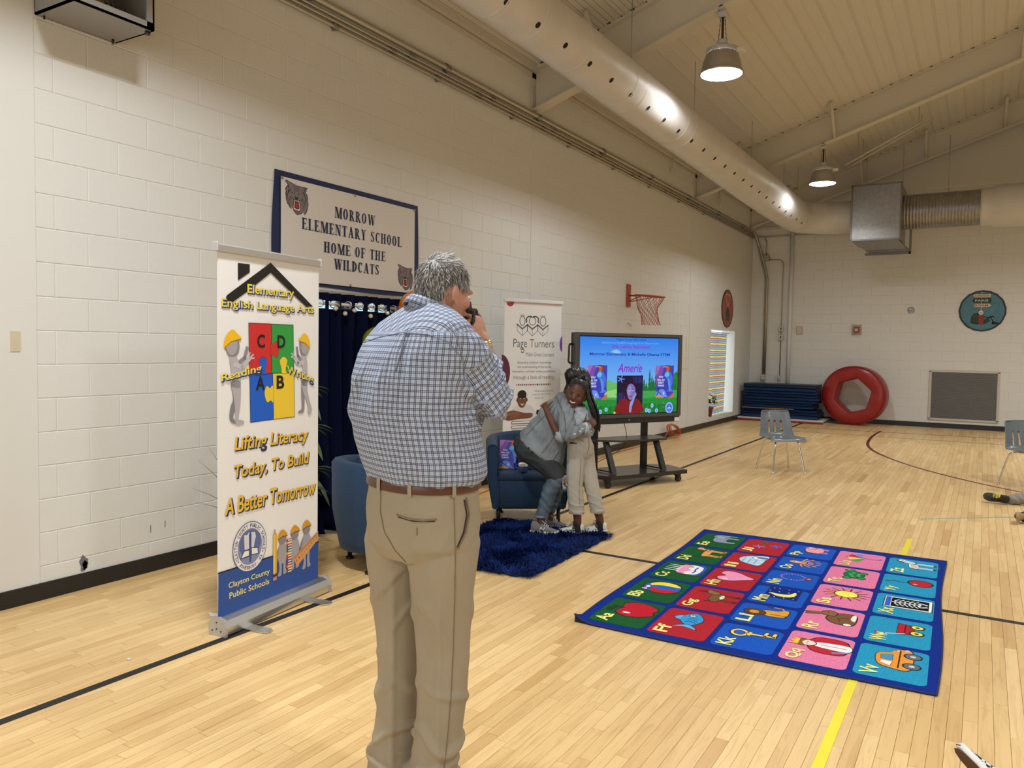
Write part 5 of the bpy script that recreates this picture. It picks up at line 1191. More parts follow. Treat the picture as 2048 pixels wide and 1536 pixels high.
        E(.0, .55, .42, .36, '#f0d060', 3, out=.07); E(0, .55, .24, .2, '#2b5fd0', 4, out=.04); L([(.02, .2), (.1, -.85)], .26, None, 3); L([(.02, .2), (.1, -.85)], .15, '#f0d060', 4.2); L([(.08, -.45), (.48, -.5)], .24, None, 3); L([(.08, -.45), (.46, -.5)], .14, '#f0d060', 4.2); L([(.1, -.8), (.52, -.82)], .24, None, 3); L([(.1, -.8), (.5, -.82)], .14, '#f0d060', 4.2); L([(-.15, .15), (.2, .13)], .12, '#f0d060', 5)
    elif ch == 'L':
        B([(-.35, -.7), (-.45, .1), (-.1, .45), (.25, .2), (.35, -.3), (.6, -.75)], '#e0a030', 3); B([(-.6, .5), (-.45, .95), (0, 1.0), (.2, .7), (.1, .3), (-.3, .15)], '#6b4020', 4); E(-.2, .62, .22, .22, '#d89838', 5, out=.03); L([(-.25, .68), (-.25, .64)], .05); L([(-.1, .68), (-.1, .64)], .05); L([(.5, -.6), (.85, -.4), (.8, 0)], .08, '#e0a030', 4); E(.8, .08, .1, .12, '#6b4020', 5, out=.02); L([(-.2, -.1), (-.2, -.75), (-.4, -.78)], .06)
    elif ch == 'M':
        B([(-.85, -.75), (-.85, .75), (.85, .75), (.85, -.75)], '#0e2a80', 3, False, .04); B([(-.1, .6), (-.5, .2), (-.45, -.35), (0, -.6), (.45, -.5), (.0, -.3), (-.15, .1)], '#f4ec70', 4, out=.03)
        for k in range(16): E(-.72+.48*(k % 4), -.6+.38*(k//4)+.06*((k*7) % 3), .035, .035, '#f4f0d0', 5, out=0)
    elif ch == 'N':
        for k in range(26):
            a = 2*PI*k/26; E(.55*math.cos(a), .1+.6*math.sin(a), .045, .045, '#d8a0e0' if k % 2 else '#b080d8', 4, out=.0)
        E(0, -.68, .16, .16, '#d04030', 5, out=.05); E(0, -.68, .07, .07, '#f0b050', 6, out=0)
    elif ch == 'O':
        E(0, .5, .26, .36, '#e0a070', 4, out=.04)
        for k in range(8):
            a = PI+PI*k/7; L([(0, .2), (.35*math.cos(a), .2+.3*math.sin(a)), (.75*math.cos(a*1.0), .1+.6*math.sin(a)), (.9*math.cos(a)+.06, .05+.85*math.sin(a))], .1, '#e0a070', 3+k*.1)
        E(-.1, .5, .06, .07, '#ffffff', 6, out=.02); E(.1, .5, .06, .07, '#ffffff', 6, out=.02)
    elif ch == 'P':
        B([(-.6, -.3), (-.55, .3), (-.1, .5), (.45, .45), (.65, .1), (.6, -.4), (0, -.5)], '#f0a0a8', 3); E(.5, .2, .26, .24, '#f4b0b8', 4, out=.04); E(.62, .14, .1, .08, '#e07888', 5, out=.02); L([(.35, .42), (.3, .62), (.5, .45)], .08, '#e07888', 5)
        for x in (-.45, -.25, .3, .48): L([(x, -.35), (x, -.72)], .12, '#e890a0', 3.2)
        L([(-.6, .1), (-.8, .25), (-.72, .35)], .05)
    elif ch == 'Q':
        B([(-.3, .45), (-.75, .1), (-.6, -.75), (.6, -.75), (.75, .1), (.3, .45)], '#c02838', 3); B([(-.2, .2), (-.3, -.85), (.3, -.85), (.2, .2)], '#f4eef0', 4, out=.04); E(0, .5, .26, .28, '#f4d8c8', 5, out=.04); B([(-.32, .55), (-.3, .8), (.3, .8), (.32, .55), (0, .68)], '#8a5a30', 6, out=.02); B([(-.28, .78), (-.32, 1.08), (-.15, .92), (0, 1.12), (.15, .92), (.32, 1.08), (.28, .78)], '#f0c040', 7, False, .03); L([(-.6, -.4), (-.35, -.85)], .1, '#7a8fd0', 5); L([(-.08, .52), (-.08, .48)], .05, None, 8); L([(.08, .52), (.08, .48)], .05, None, 8)
        L([(0, .1), (0, -.8)], .04, '#c02838', 6)
    elif ch == 'R':
        B([(-.75, -.6), (-.7, 0), (-.2, .3), (.35, .1), (.6, -.3), (.5, -.7), (-.3, -.75)], '#7b5638', 3); B([(.1, .1), (.2, .5), (.55, .5), (.72, .25), (.5, 0)], '#8a6342', 4); B([(.2, .45), (-.05, 1.0), (.1, 1.02), (.35, .5)], '#7b5638', 3.8); B([(.3, .5), (.15, 1.05), (.3, 1.05), (.42, .5)], '#8a6342', 4.2); E(-.72, -.5, .14, .14, '#f0e8e0', 5, out=.03); B([(-.2, -.72), (.5, -.72), (.55, -.6), (0, -.55)], '#efe6dc', 5, out=.02); E(.5, .32, .04, .04, '#100808', 6, out=0); L([(-.4, -.2), (-.1, -.1), (.05, -.4), (-.1, -.65)], .04)
    elif ch == 'S':
        for k in range(28):
            a = 2*PI*k/28; r_ = .92 if k % 2 else .78; L([(.5*math.cos(a), .5*math.sin(a)), (r_*math.cos(a+.08), r_*math.sin(a+.08))], .05, None if k % 2 else '#f0a030', 3)
        E(0, 0, .45, .45, '#f4ee60', 4, out=.05)
    elif ch == 'T':
        E(0, .05, .62, .42, '#1f7a40', 3); E(.72, .3, .22, .2, '#2a9050', 4, out=.04); E(.78, .35, .04, .04, '#f0f0e0', 6, out=0)
        for x, y in ((-.5, -.3), (.4, -.32), (-.62, .3)): E(x, y, .2, .16, '#2a9050', 3.5, out=.04)
        for x, y in ((-.3, .1), (0, .2), (.3, .1), (-.12, -.15), (.18, -.15)): E(x, y, .12, .1, '#57b070', 5, out=.02)
    elif ch == 'U':
        for k, c in enumerate(('#7a90e0', '#c03040', '#e8d060', '#4aa060')):
            a0 = PI*k/4; pts = [(0, -.1)]+[(.8*math.cos(a0+PI/4*j/4), .15+.55*math.sin(a0+PI/4*j/4)) for j in range(5)]; B(pts, c, 3+k*.3, False, .02)
        L([(0, .1), (0, -.75), (.14, -.85), (.25, -.75)], .06, '#5a78c8', 5); L([(0, .7), (0, .82)], .06)
    elif ch == 'V':
        B([(-.8, -.45), (-.85, .2), (-.55, .55), (.3, .6), (.6, .2), (.9, .05), (.95, -.45)], '#e8953a', 3, out=.06); B([(-.7, .15), (-.5, .45), (-.3, .45), (-.3, .1)], '#f4f0ea', 4, False, .03); B([(-.15, .1), (-.15, .45), (.25, .48), (.45, .12)], '#4a90b8', 4, False, .03)
        for x in (-.45, .5): E(x, -.5, .24, .24, '#6a7078', 5, out=.06); E(x, -.5, .1, .1, '#c8ccd0', 6, out=.02)
        L([(-.8, -.1), (.9, -.1)], .05); L([(.92, -.3), (1.05, -.3)], .12, '#c0c4c8', 5); E(.85, -.02, .06, .06, '#f8e890', 6, out=.02)
    elif ch == 'W':
        B([(-.5, -.4), (-.65, .15), (.6, .15), (.5, -.4)], '#b52430', 3, False, .06)
        for x in (-.35, .38): E(x, -.5, .2, .2, '#f0e050', 4.5, out=.07); E(x, -.5, .08, .08, '#303030', 5.5, out=0)
        L([(-.55, -.1), (-.85, .55), (-.9, .8)], .07, '#d8d8e0', 4); L([(-1.0, .8), (-.78, .86)], .09, '#b52430', 5); L([(-.5, -.1), (.5, -.1)], .05, '#701018', 4)
    elif ch == 'X':
        B([(-.75, -.9), (-.75, .85), (.75, .85), (.75, -.9)], '#f4f4f0', 3, False, .05); B([(-.65, -.8), (-.65, .6), (.65, .6), (.65, -.8)], '#101014', 4, False, 0); B([(-.7, .62), (-.7, .82), (.7, .82), (.7, .62)], '#3a60c0', 4, False, 0)
        L([(0, .55), (0, -.5)], .09, '#e8ecf0', 5)
        for k in range(5): y = .42-.18*k; L([(-.42, y-.1), (-.2, y+.05), (0, y), (.2, y+.05), (.42, y-.1)], .06, '#e8ecf0', 5)
        L([(-.3, -.5), (0, -.4), (.3, -.5), (.15, -.72)], .1, '#e8ecf0', 5); L([(-.3, -.5), (-.15, -.72)], .1, '#e8ecf0', 5)
    elif ch == 'Y':
        E(.1, -.35, .5, .46, '#c02430', 3, out=.08); L([(.05, .1), (-.1, .5), (.1, .7), (-.15, .95)], .05); E(-.15, -.15, .08, .1, '#f8b0b0', 5, out=0); E(-.15, .98, .09, .06, '#2a7a60', 5, out=.02)
    elif ch == 'Z':
        B([(-.6, .2), (.3, .25), (.45, -.05), (-.5, -.15)], '#f2f2f2', 3); B([(.2, .15), (.5, .75), (.85, .7), (.8, .5), (.45, .0)], '#f2f2f2', 3.6)
        for x in (-.52, -.36, .22, .36): L([(x, -.1), (x, -.85)], .09, '#e8e8e8', 3.3); L([(x, -.82), (x, -.9)], .1)
        for k in range(6): L([(-.5+.15*k, .2), (-.42+.15*k, -.12)], .05)
        for k in range(4): L([(.3+.06*k, .3+.12*k), (.45+.08*k, .2+.12*k)], .05)
        L([(.35, .55), (.6, .85)], .1); L([(-.6, .15), (-.75, -.2)], .05)
layout = [('ABCDE', 'g'), ('FGHIJ', 'r'), ('KLMNOP', 'b'), ('QRSTU', 'p'), ('VWXYZ', 'c')]
names = dict(g='green', r='red', b='blue', p='pink', c='turquoise')
for ci, (letters, ck) in enumerate(layout):
    n_ = len(letters); pitch = 2.555/n_; u0 = .05+.353*ci; tw = .325
    for k, ch in enumerate(letters):
        v0 = .065+pitch*k; th = pitch-.055
        # tile frame: a runs along the rug's length, b runs towards the left edge
        C = Canvas((u0+tw, v0, .0082), (0, 1, 0), (-1, 0, 0), None)
        R_ = .035; pts = []
        for (cx, cy, a0) in ((th-R_, R_, -90), (th-R_, tw-R_, 0), (R_, tw-R_, 90), (R_, R_, 180)):
            for j in range(6): a = math.radians(a0+90*j/5); pts.append((cx+R_*math.cos(a), cy+R_*math.sin(a)))
        mb = MB(); top = [C.P(a, b, 0.0012) for a, b in pts]; bot = [C.P(a, b, -.002) for a, b in pts]; mb.loft([bot, top], 0, True, True, False)
        tile = fixn(mb.build('letter_square', cols[ck], t)); tile['label'] = '%s square with the letters %s%s' % (names[ck], ch, ch.lower())
        C.par = tile; C.O = C.O+V(0, 0, .0014)
        lw_ = .110 if ch not in 'MWQG' else .128
        C.text(ch+ch.lower(), .024, tw-.112, .028+lw_+.01, tw-.028, YL, 16, .026, name='letter_pair')
        picture(ch, P_(C, .50*th+.066, .455*tw, .150 if n_ == 5 else .132)); C.build('picture')
C = Canvas((RWd-.03, RH-.30, .0085), (0, 1, 0), (-1, 0, 0), t); C.rect(0, 0, .10, .018, '#0a1440', 2); C.build('maker_tag')

# ---- navy shag rug under the children
shagm = mat('navy_shag', (.004, .017, .105), .8, spec=.15, var=.6, vscale=9)
t = thing('shag_rug', 'shaggy dark navy rug on the floor in front of the armchairs', 'rug', (1.68, 5.27, 0), math.radians(1))
SX, SY = 1.12, 1.50
mb = MB(); edge = []
for i in range(120):
    a = 2*PI*i/120; c, s_ = math.cos(a), math.sin(a); k = (abs(c)**14+abs(s_)**14)**(-1/14); edge.append(V(SX/2*c*k*.97+.01*math.sin(i*2.1), SY/2*s_*k*.97+.012*math.sin(i*1.7), .006))
mb.prism([(p.x, p.y, .002) for p in edge], (0, 0, .012)); fixn(mb.build('backing', mat('shag_backing', (.003, .009, .05), .9), t))
mb = MB(); rs = random.Random(11); vv = mb.v; ff = mb.f
for i in range(17000):
    x = rs.uniform(-SX/2, SX/2); y = rs.uniform(-SY/2, SY/2)
    k = (abs(2*x/SX)**14+abs(2*y/SY)**14)
    if k > 1: continue
    n1 = noise.noise((x*3.2, y*3.2, 0)); n2 = noise.noise((x*3.2+9, y*3.2, 4)); a = math.atan2(n2, n1)+rs.gauss(0, .7)
    L = rs.uniform(.035, .065); tilt = rs.uniform(.35, 1.0)+(.4 if k > .5 else 0)
    d = V(math.cos(a)*math.sin(tilt), math.sin(a)*math.sin(tilt), math.cos(tilt)); sd = V(-math.sin(a), math.cos(a), 0)*rs.uniform(.0022, .004)
    p = V(x, y, .012); m_ = p+d*L*.55+V(0, 0, .004); e_ = p+d*L+V(0, 0, -.012*tilt); b = len(vv)
    if e_.z < .004: e_.z = .004
    vv += [p-sd, p+sd, m_+sd, m_-sd, e_]; ff += [(b, b+1, b+2, b+3), (b+3, b+2, b+4)]
mb.m = [0]*len(ff); mb.sm = [False]*len(ff); o = mb.build('pile', shagm, t); o['kind'] = 'stuff'
# ================================================================ FURNITURE
upm = mat('navy_upholstery', (.007, .032, .082), .85, bump=.5, bscale=320, bdist=.001, var=.12, vscale=120, sheen=.1)
upd = mat('navy_upholstery_seam', (.006, .025, .07), .9)
def tubchair(label, loc, rz, sx=.36, r=.37):
    t = thing('tub_armchair', label, 'armchair', loc, rz, 'navy tub armchairs')
    # U path: front right -> round the back -> front left ; front is -y
    def U(R, s):  # s 0..1
        Lf = .34; arc = PI*R; tot = 2*Lf+arc; d = s*tot
        if d < Lf: return V(R, -Lf+d, 0), V(1, 0, 0)
        if d > Lf+arc: return V(-R, -(d-Lf-arc), 0), V(-1, 0, 0)
        a = (d-Lf)/R; return V(R*math.cos(a), R*math.sin(a), 0), V(math.cos(a), math.sin(a), 0)
    N = 48; rings = []
    for i in range(N+1):
        s_ = i/N; p, n = U(r-.04, s_); back = math.sin(PI*s_)
        top = .715+.055*back**1.2; th = .042+.006*back
        taper = .045*(1-0)
        sec = []
        for (o, z) in ((-th*.7, .14), (-th, .20), (-th, .42), (-th, top-.03), (-th*.6, top-.006), (0, top), (th*.6, top-.006), (th, top-.03), (th*.9, .42), (th*.45, .20), (th*.3, .14)):
            sec.append(p+n*(o-(.0 if z > .4 else (.4-z)*.10))+V(0, 0, z))
        rings.append(sec)
    mb = MB(); mb.loft(rings, 0, True, True, True); fixn(mb.build('shell', upm, t))
    for s_ in (.30, .44, .56, .70):
        p, n = U(r-.04-.048, s_); mb = MB(); mb.tube([p+V(0, 0, z) for z in (.45, .55, .65, .74)], .004, 5); mb.build('seam', upd, t)
    mb = MB()
    for s_ in (0, 1):
        p, n = U(r-.04, s_); th = .044
        pts = [p+n*(o-(0 if z > .4 else (.4-z)*.10))+V(0, -.003, z) for o, z in ((-th, .15), (-th, .69), (-th*.6, .706), (0, .712), (th*.6, .706), (th, .69), (th*.9, .42), (th*.4, .15))]
        mb.tube(pts, .004, 5)
    mb.build('welt', upd, t)
    W = r-.085
    def seatoutline(z, inset=0):
        pts = []
        for i in range(25):
            a = PI*i/24; pts.append(V((W-inset)*math.cos(a), (W-inset)*math.sin(a)*1.0, z))
        return pts+[V(-(W-inset), -.345+inset, z), V((W-inset), -.345+inset, z)]
    mb = MB(); mb.loft([seatoutline(.14, .02), seatoutline(.16, 0), seatoutline(.385, 0), seatoutline(.395, .006)]); fixn(mb.build('seat_base', upm, t))
    mb = MB(); mb.loft([seatoutline(.397, .008), seatoutline(.402, .0), seatoutline(.43, -.0), seatoutline(.452, .015), seatoutline(.462, .05), seatoutline(.465, .16)]); fixn(mb.build('seat_cushion', upm, t))
    for x, y in ((-.27, -.28), (.27, -.28), (-.22, .2), (.22, .2)):
        mb = MB(); mb.cyl((x, y, .008), (x, y, .15), .017, n=12); mb.cyl((x, y, .001), (x, y, .014), .03, n=14); mb.build('leg', black, t)
    return t
c2 = math.atan2(.33, .47)
tubchair('navy blue tub armchair holding an upright picture book', (1.225, 6.245, 0), math.atan2(.35, .49))
tubchair('navy blue tub armchair seen from behind, just left of the man', (1.17, 4.33, 0), math.radians(150), r=.38)
# ---- things on the seat
bd = V(.81, .58, 0)
def cover(C, emit=0):
    """book cover artwork drawn in 0..1 x 0..1.45 units"""
    e = dict(emit=emit)
    C.rect(0, 0, 1, 1.45, '#3a3fae', 1, **e); C.poly([(0, .55), (0, 1.45), (.48, 1.45), (.30, 1.0), (.12, .75)], '#7a4aa8', 2, **e); C.poly([(0, 1.0), (0, 1.45), (.26, 1.45), (.1, 1.15)], '#a565b5', 3, **e)
    C.smooth([(.5, 1.45), (.85, 1.42), (.78, 1.15), (.6, .92), (.48, 1.05), (.55, 1.25)], '#7a3a3c', 3, **e); C.smooth([(.6, 1.38), (.75, 1.36), (.7, 1.2), (.58, 1.2)], '#c0553a', 3.5, **e)
    C.smooth([(.45, 1.02), (.6, 1.2), (.8, 1.15), (.95, .85), (.85, .4), (.75, .28), (.72, .6), (.6, .85), (.52, .92)], '#3f6fd8', 4, **e); C.smooth([(.48, 1.05), (.62, 1.18), (.74, 1.08), (.66, .95), (.54, .96)], '#62b8dc', 5, **e); C.smooth([(.66, .9), (.8, .75), (.82, .45), (.74, .4)], '#5a8fe0', 5, **e)
    for k in range(5): C.line([(.74+.03*k, .4), (.66+.09*k, .28)], .014, '#8aa8f0', 5, **e)
    C.poly([(0, 0), (0, .14), (.25, .12), (.5, .0)], '#d8955a', 3, **e); C.smooth([(.7, 0), (.85, .12), (1.0, .22), (1.0, 0)], '#b5703c', 3, **e); C.smooth([(0, .15), (.1, .35), (.45, .38), (.6, .1), (.3, .1)], '#6a8ae8', 2.5, **e)
    C.ell(.13, .43, .032, .04, '#15152c', 6, **e); C.line([(.13, .40), (.14, .28), (.08, .18), (.05, .12)], .035, '#15152c', 6, **e); C.line([(.14, .28), (.26, .22), (.3, .16)], .03, '#15152c', 6, **e); C.line([(.13, .36), (.06, .3)], .02, '#15152c', 6, **e); C.line([(.13, .36), (.22, .31)], .02, '#15152c', 6, **e); C.ell(.44, .22, .04, .05, '#c8dcf8', 6, **e)
    for st, y, w_ in (('YOU', .90, .24), ('WILL DO', .77, .42), ('GREAT', .645, .33), ('THINGS', .52, .36)): C.text(st, .27-w_/2, y, .27+w_/2, y+.085, '#eceff8', 7, .02, emit=emit, name='cover_title')
    C.text('AMERIE', .36, 1.37, .66, 1.405, '#dfe3f5', 7, emit=emit, name='cover_author'); C.text('illustrated by', .42, .12, .62, .14, '#c8d0f0', 7, emit=emit, name='cover_credit'); C.text('RAISSA FIGUEROA', .34, .06, .70, .09, '#dfe3f5', 7, emit=emit, name='cover_credit')
class SubCanvas:
    def __init__(s, C, u, v, k, mir=1): s.C, s.u, s.v, s.k = C, u, v, k
    def m(s, pts): return [(s.u+a*s.k, s.v+b*s.k) for a, b in pts]
    def poly(s, p, h, lay=1, emit=0): s.C.poly(s.m(p), h, lay+2, emit)
    def rect(s, a, b, c, d, h, lay=1, emit=0): s.poly([(a, b), (c, b), (c, d), (a, d)], h, lay, emit)
    def smooth(s, p, h, lay=1, n=5, emit=0): s.C.smooth(s.m(p), h, lay+2, n, emit)
    def ell(s, a, b, c, d, h, lay=1, emit=0, **k): s.C.ell(s.u+a*s.k, s.v+b*s.k, c*s.k, d*s.k, h, lay+2, emit=emit, **k)
    def line(s, p, w_, h, lay=1, emit=0): s.C.line(s.m(p), w_*s.k, h, lay+2, emit)
    def text(s, st, a, b, c, d, h, lay=4, bold=0, emit=0, **k): return s.C.text(st, s.u+a*s.k, s.v+b*s.k, s.u+c*s.k, s.v+d*s.k, h, lay+2, bold, emit=emit, **k)
t = thing('picture_book', 'blue and purple picture book propped upright on the armchair seat', 'book', (1.085, 6.00, .467), math.atan2(.58, .81)-.12)
tm = Matrix.Rotation(math.radians(-14), 4, 'X')
bp = thing('tilt', None, None); bpy.data.objects.remove(bp)
mb = MB(); mb.box((0, 0, 0), (.215, .004, .265), M=tm); mb.box((0, .014, 0), (.215, .018, .265), M=tm); mb.box((0, 0, 0), (.004, .018, .265), M=tm); mb.build('book_cover', mat('cover_blue', '#3a3fae', .35), t)
mb = MB(); mb.box((.004, .004, .003), (.211, .014, .262), M=tm); mb.build('page_block', mat('paper', (.8, .78, .72), .8), t)
O_ = tm @ V(.001, -.0008, .001); C = Canvas(O_, (1, 0, 0), tm @ V(0, 0, 1) , t); cover(SubCanvas(C, 0, 0, .181)); C.build('cover_artwork')
t = thing('picture_book', 'dark glossy picture book lying flat on the armchair seat behind the mug', 'book', (1.30, 6.13, .466), .4); mb = MB(); mb.box((-.08, -.02, 0), (.10, .16, .012), bev=.002); mb.build('book_cover', mat('dark_cover', (.02, .025, .06), .3), t); mb = MB(); mb.box((-.077, -.018, .003), (.102, .158, .009)); mb.build('page_block', mat('paper', (.8, .78, .72), .8), t)
t = thing('mug', 'blue and red patterned mug on the armchair seat', 'mug', (1.345, 5.985, .467)); mb = MB(); mb.lathe([(.002, 0), (.036, 0), (.04, .005), (.042, .05)], n=24); mb.build('mug_base', mat('mug_blue', (.02, .10, .42), .3), t)
mb = MB(); mb.lathe([(.042, .05), (.042, .075), (.039, .075), (.038, .01), (.002, .008)], n=24); mb.build('mug_rim', mat('mug_white', (.7, .7, .66), .3), t); mb = MB(); mb.tube(setcurve([(-.04, 0, .06), (-.07, 0, .055), (-.072, 0, .03), (-.04, 0, .018)], 5), .006, 6); mb.build('handle', mat('mug_blue', (.02, .1, .42), .3), t)
mb = MB(); mb.sph((.014, -.041, .035), (.014, .004, .016)); mb.build('red_spot', mat('mug_red', (.5, .03, .03), .3), t)
t = thing('trinket', 'small dark blue beaded trinket leaning by the open book on the armchair', 'toy', (1.255, 6.045, .466)); mb = MB(); rs = random.Random(4)
for k in range(16): mb.sph((rs.uniform(-.03, .03), rs.uniform(-.02, .02), .014+.011*k*.6), .014, n=8, m=6)
mb.build('beads', mat('navy_beads', (.02, .025, .12), .25, coat=.4), t)['kind'] = 'stuff'

# ---- mobile interactive display
t = thing('display_stand', 'large lit touchscreen display on a black wheeled stand', 'display', (1.25, 8.62, 0), math.atan2(.87, .49))
bez = mat('dark_bezel', (.035, .032, .036), .3, metal=.3); grey = mat('grey_bezel', (.095, .088, .092), .35, metal=.3)
mb = MB(); mb.box((-.79, .012, .775), (.79, .085, 1.755), bev=.008); mb.build('screen_body', bez, t)
X0, X1, Z0, Z1 = -.79, .79, .765, 1.757; I0, I1, J0, J1 = -.733, .741, .806, 1.722
def frame_piece(name, pts): 
    mb = MB(); mb.prism([(x, -.012, z) for x, z in pts], (0, .03, 0)); return fixn(mb.build(name, grey, t))
for pts in ([(X0, Z1), (X1, Z1), (I1, J1), (I0, J1)], [(X0, Z0), (I0, J0), (I1, J0), (X1, Z0)], [(X0, Z0), (X0, Z1), (I0, J1), (I0, J0)], [(X1, Z0), (I1, J0), (I1, J1), (X1, Z1)]): frame_piece('bezel', pts)
mb = MB(); mb.box((-.78, -.004, .695), (.78, .07, .768), bev=.004); mb.build('speaker_bar', mat('speaker_black', (.015, .015, .016), .5), t)
mb = MB(); mb.box((.70, -.006, .70), (.775, -.003, .748)); mb.build('asset_tag', mat('tag_white', (.75, .72, .70), .5), t)
mb = MB(); mb.cyl((0, -.004, .735), (0, -.009, .735), .008, n=12); mb.build('power_button', alu, t)
mb = MB(); mb.tube(setcurve([(-.79, .05, 1.62), (-.83, .05, 1.61), (-.835, .05, 1.5), (-.835, .05, 1.42), (-.79, .05, 1.40)], 6), .012, 8); mb.build('side_handle', bez, t)
mb = MB(); mb.box((I0, .0, J0), (I1, .013, J1)); mb.build('screen_glass', mat('screen_black', (.004, .004, .005), .12), t)
E_ = 1.0
C = Canvas((0, -.0006, 0), (1, 0, 0), (0, 0, 1), t)
def emitgrad():
    m = bpy.data.materials.new('screen_sky'); m.use_nodes = True; n, l = nodes(m); b = n['Principled BSDF']; b.inputs['Base Color'].default_value = (0, 0, 0, 1); b.inputs['Roughness'].default_value = .2
    tc = n.new('ShaderNodeTexCoord'); sx = n.new('ShaderNodeSeparateXYZ'); l.new(tc.outputs['Object'], sx.inputs[0]); mr = n.new('ShaderNodeMapRange'); mr.inputs[1].default_value = 1.1; mr.inputs[2].default_value = 1.71; l.new(sx.outputs['Z'], mr.inputs[0])
    r = n.new('ShaderNodeValToRGB'); r.color_ramp.elements[0].color = lin('#76b4f2'); r.color_ramp.elements[1].color = lin('#2b7de8'); l.new(mr.outputs[0], r.inputs[0]); l.new(r.outputs[0], b.inputs['Emission Color']); b.inputs['Emission Strength'].default_value = E_; return m
skm = emitgrad()
SX0, SX1, SZ0, SZ1 = -.72, .735, .815, 1.71
C.rect(SX0, SZ0, SX1, SZ1, skm, 1)
_ink = inkm
def em(h): return mat('screen_'+h.lstrip('#'), '#000000', .2)
def scr(h):
    k = 'scr_'+h.lstrip('#')
    if k in _M: return _M[k]
    m = mat(k, '#000000', .2); b = m.node_tree.nodes['Principled BSDF']; b.inputs['Emission Color'].default_value = lin(h); b.inputs['Emission Strength'].default_value = E_; return m
class EC:
    def __init__(s, C): s.C = C
    def poly(s, p, h, lay=1, emit=0): s.C.poly(p, scr(h), lay)
    def rect(s, a, b, c, d, h, lay=1, emit=0): s.C.rect(a, b, c, d, scr(h), lay)
    def smooth(s, p, h, lay=1, n=5, emit=0): s.C.smooth(p, scr(h), lay, n)
    def ell(s, a, b, c, d, h, lay=1, emit=0, **k): s.C.ell(a, b, c, d, scr(h), lay, **k)
    def line(s, p, w_, h, lay=1, emit=0): s.C.line(p, w_, scr(h), lay)
    def text(s, st, a, b, c, d, h, lay=4, bold=0, emit=0, **k): return s.C.text(st, a, b, c, d, scr(h), lay, bold, **k)
S = EC(C)
S.poly([(SX0, SZ0), (SX1, SZ0), (SX1, 1.18), (.5, 1.22), (.2, 1.10), (.0, 1.16), (-.2, 1.17), (-.32, 1.20), (-.45, 1.23), (-.6, 1.20), (SX0, 1.25)], '#3f9f52', 2)
S.poly([(-.34, 1.20), (-.30, 1.21), (-.15, 1.15), (0, 1.17), (0, 1.0), (-.34, 1.0)], '#67b85c', 3)
S.smooth([(-.34, 1.07), (-.2, 1.1), (-.1, 1.07), (-.22, 1.04), (-.05, 1.0), (-.34, 1.02)], '#8fcf7a', 4)
S.poly([(SX0, SZ0), (SX1, SZ0), (SX1, .99), (.4, 1.0), (0, .965), (-.35, .985), (SX0, 1.02)], '#1f8a36', 5); S.poly([(SX0, SZ0), (SX1, SZ0), (SX1, .90), (.2, .93), (-.3, .90), (SX0, .93)], '#17762b', 6)
for x, h_ in ((.18, .17), (.215, .12), (.25, .08), (.30, .22), (.335, .15), (.40, .26), (.36, .12), (.69, .12), (.72, .2), (.66, .08), (-.71, .1)):
    for k in range(4): z = 1.08+h_*k*.27; w_ = .035*(1-.2*k); S.poly([(x-w_, z), (x+w_, z), (x, z+h_*.42)], '#1c6b35', 3)
S.smooth([(.66, 1.1), (.66, 1.24), (.70, 1.30), (.735, 1.28), (.735, 1.1)], '#2a8038', 3)
for k in range(40): x = SX0+.01+.0362*k; S.line([(x, .82), (x+.008, .90+.02*((k*5) % 3))], .005, '#2fa544' if k % 2 else '#115c22', 7)
for (x, z) in ((-.419, .843), (-.337, .867), (.261, .845), (.304, .837), (.346, .899), (.415, .838), (-.55, .85), (-.48, .90)):
    for k in range(6): a = k*PI/3; S.ell(x+.015*math.cos(a), z+.017*math.sin(a), .009, .011, '#8cc4f5', 8, n=10)
    S.ell(x, z, .008, .009, '#2a6fd0', 9, n=10)
for (x, z) in ((-.214, .827), (-.52, .905), (.05, .822)): S.ell(x, z, .018, .014, '#c8c860', 8, n=12)
S.ell(.52, .93, .012, .016, '#7a5ad0', 8); S.ell(.525, .88, .014, .014, '#6a4ac8', 8)
S.ell(.613, .867, .064, .072, '#3a62c8', 9); S.ell(.613, .867, .060, .068, '#86b4f0', 10); S.ell(.613, .867, .042, .048, '#3a62c8', 11); S.rect(.609, .83, .617, .90, '#a8ccf5', 12); S.poly([(.585, .85), (.607, .86), (.607, .875), (.588, .87)], '#a8ccf5', 12); S.poly([(.64, .85), (.618, .86), (.618, .875), (.637, .87)], '#a8ccf5', 12)
S.text('Clayton County Public Schools', -.211, 1.668, .235, 1.698, '#1a3a9a', 8, .01); S.text('Elementary English Language Arts Department', -.41, 1.630, .429, 1.656, '#7ab2f5', 8, .005)
S.text('Elite Literacy Experience', -.274, 1.572, .293, 1.622, '#8a2ac8', 8, .02, shear=.25); S.text('Morrow Elementary & Michelle Obama STEM', -.585, 1.486, .602, 1.530, '#17309a', 8, .02)
S.text('Amerie', -.184, 1.300, .182, 1.405, '#8a22c8', 8, .012, shear=.3)
S.smooth([(-.28, 1.54), (-.2, 1.565), (-.14, 1.53), (-.2, 1.52)], '#8cc4f8', 3)
for u in (-.619, .387): cover(SubCanvas(S, u+.012, .985, .268+.006))
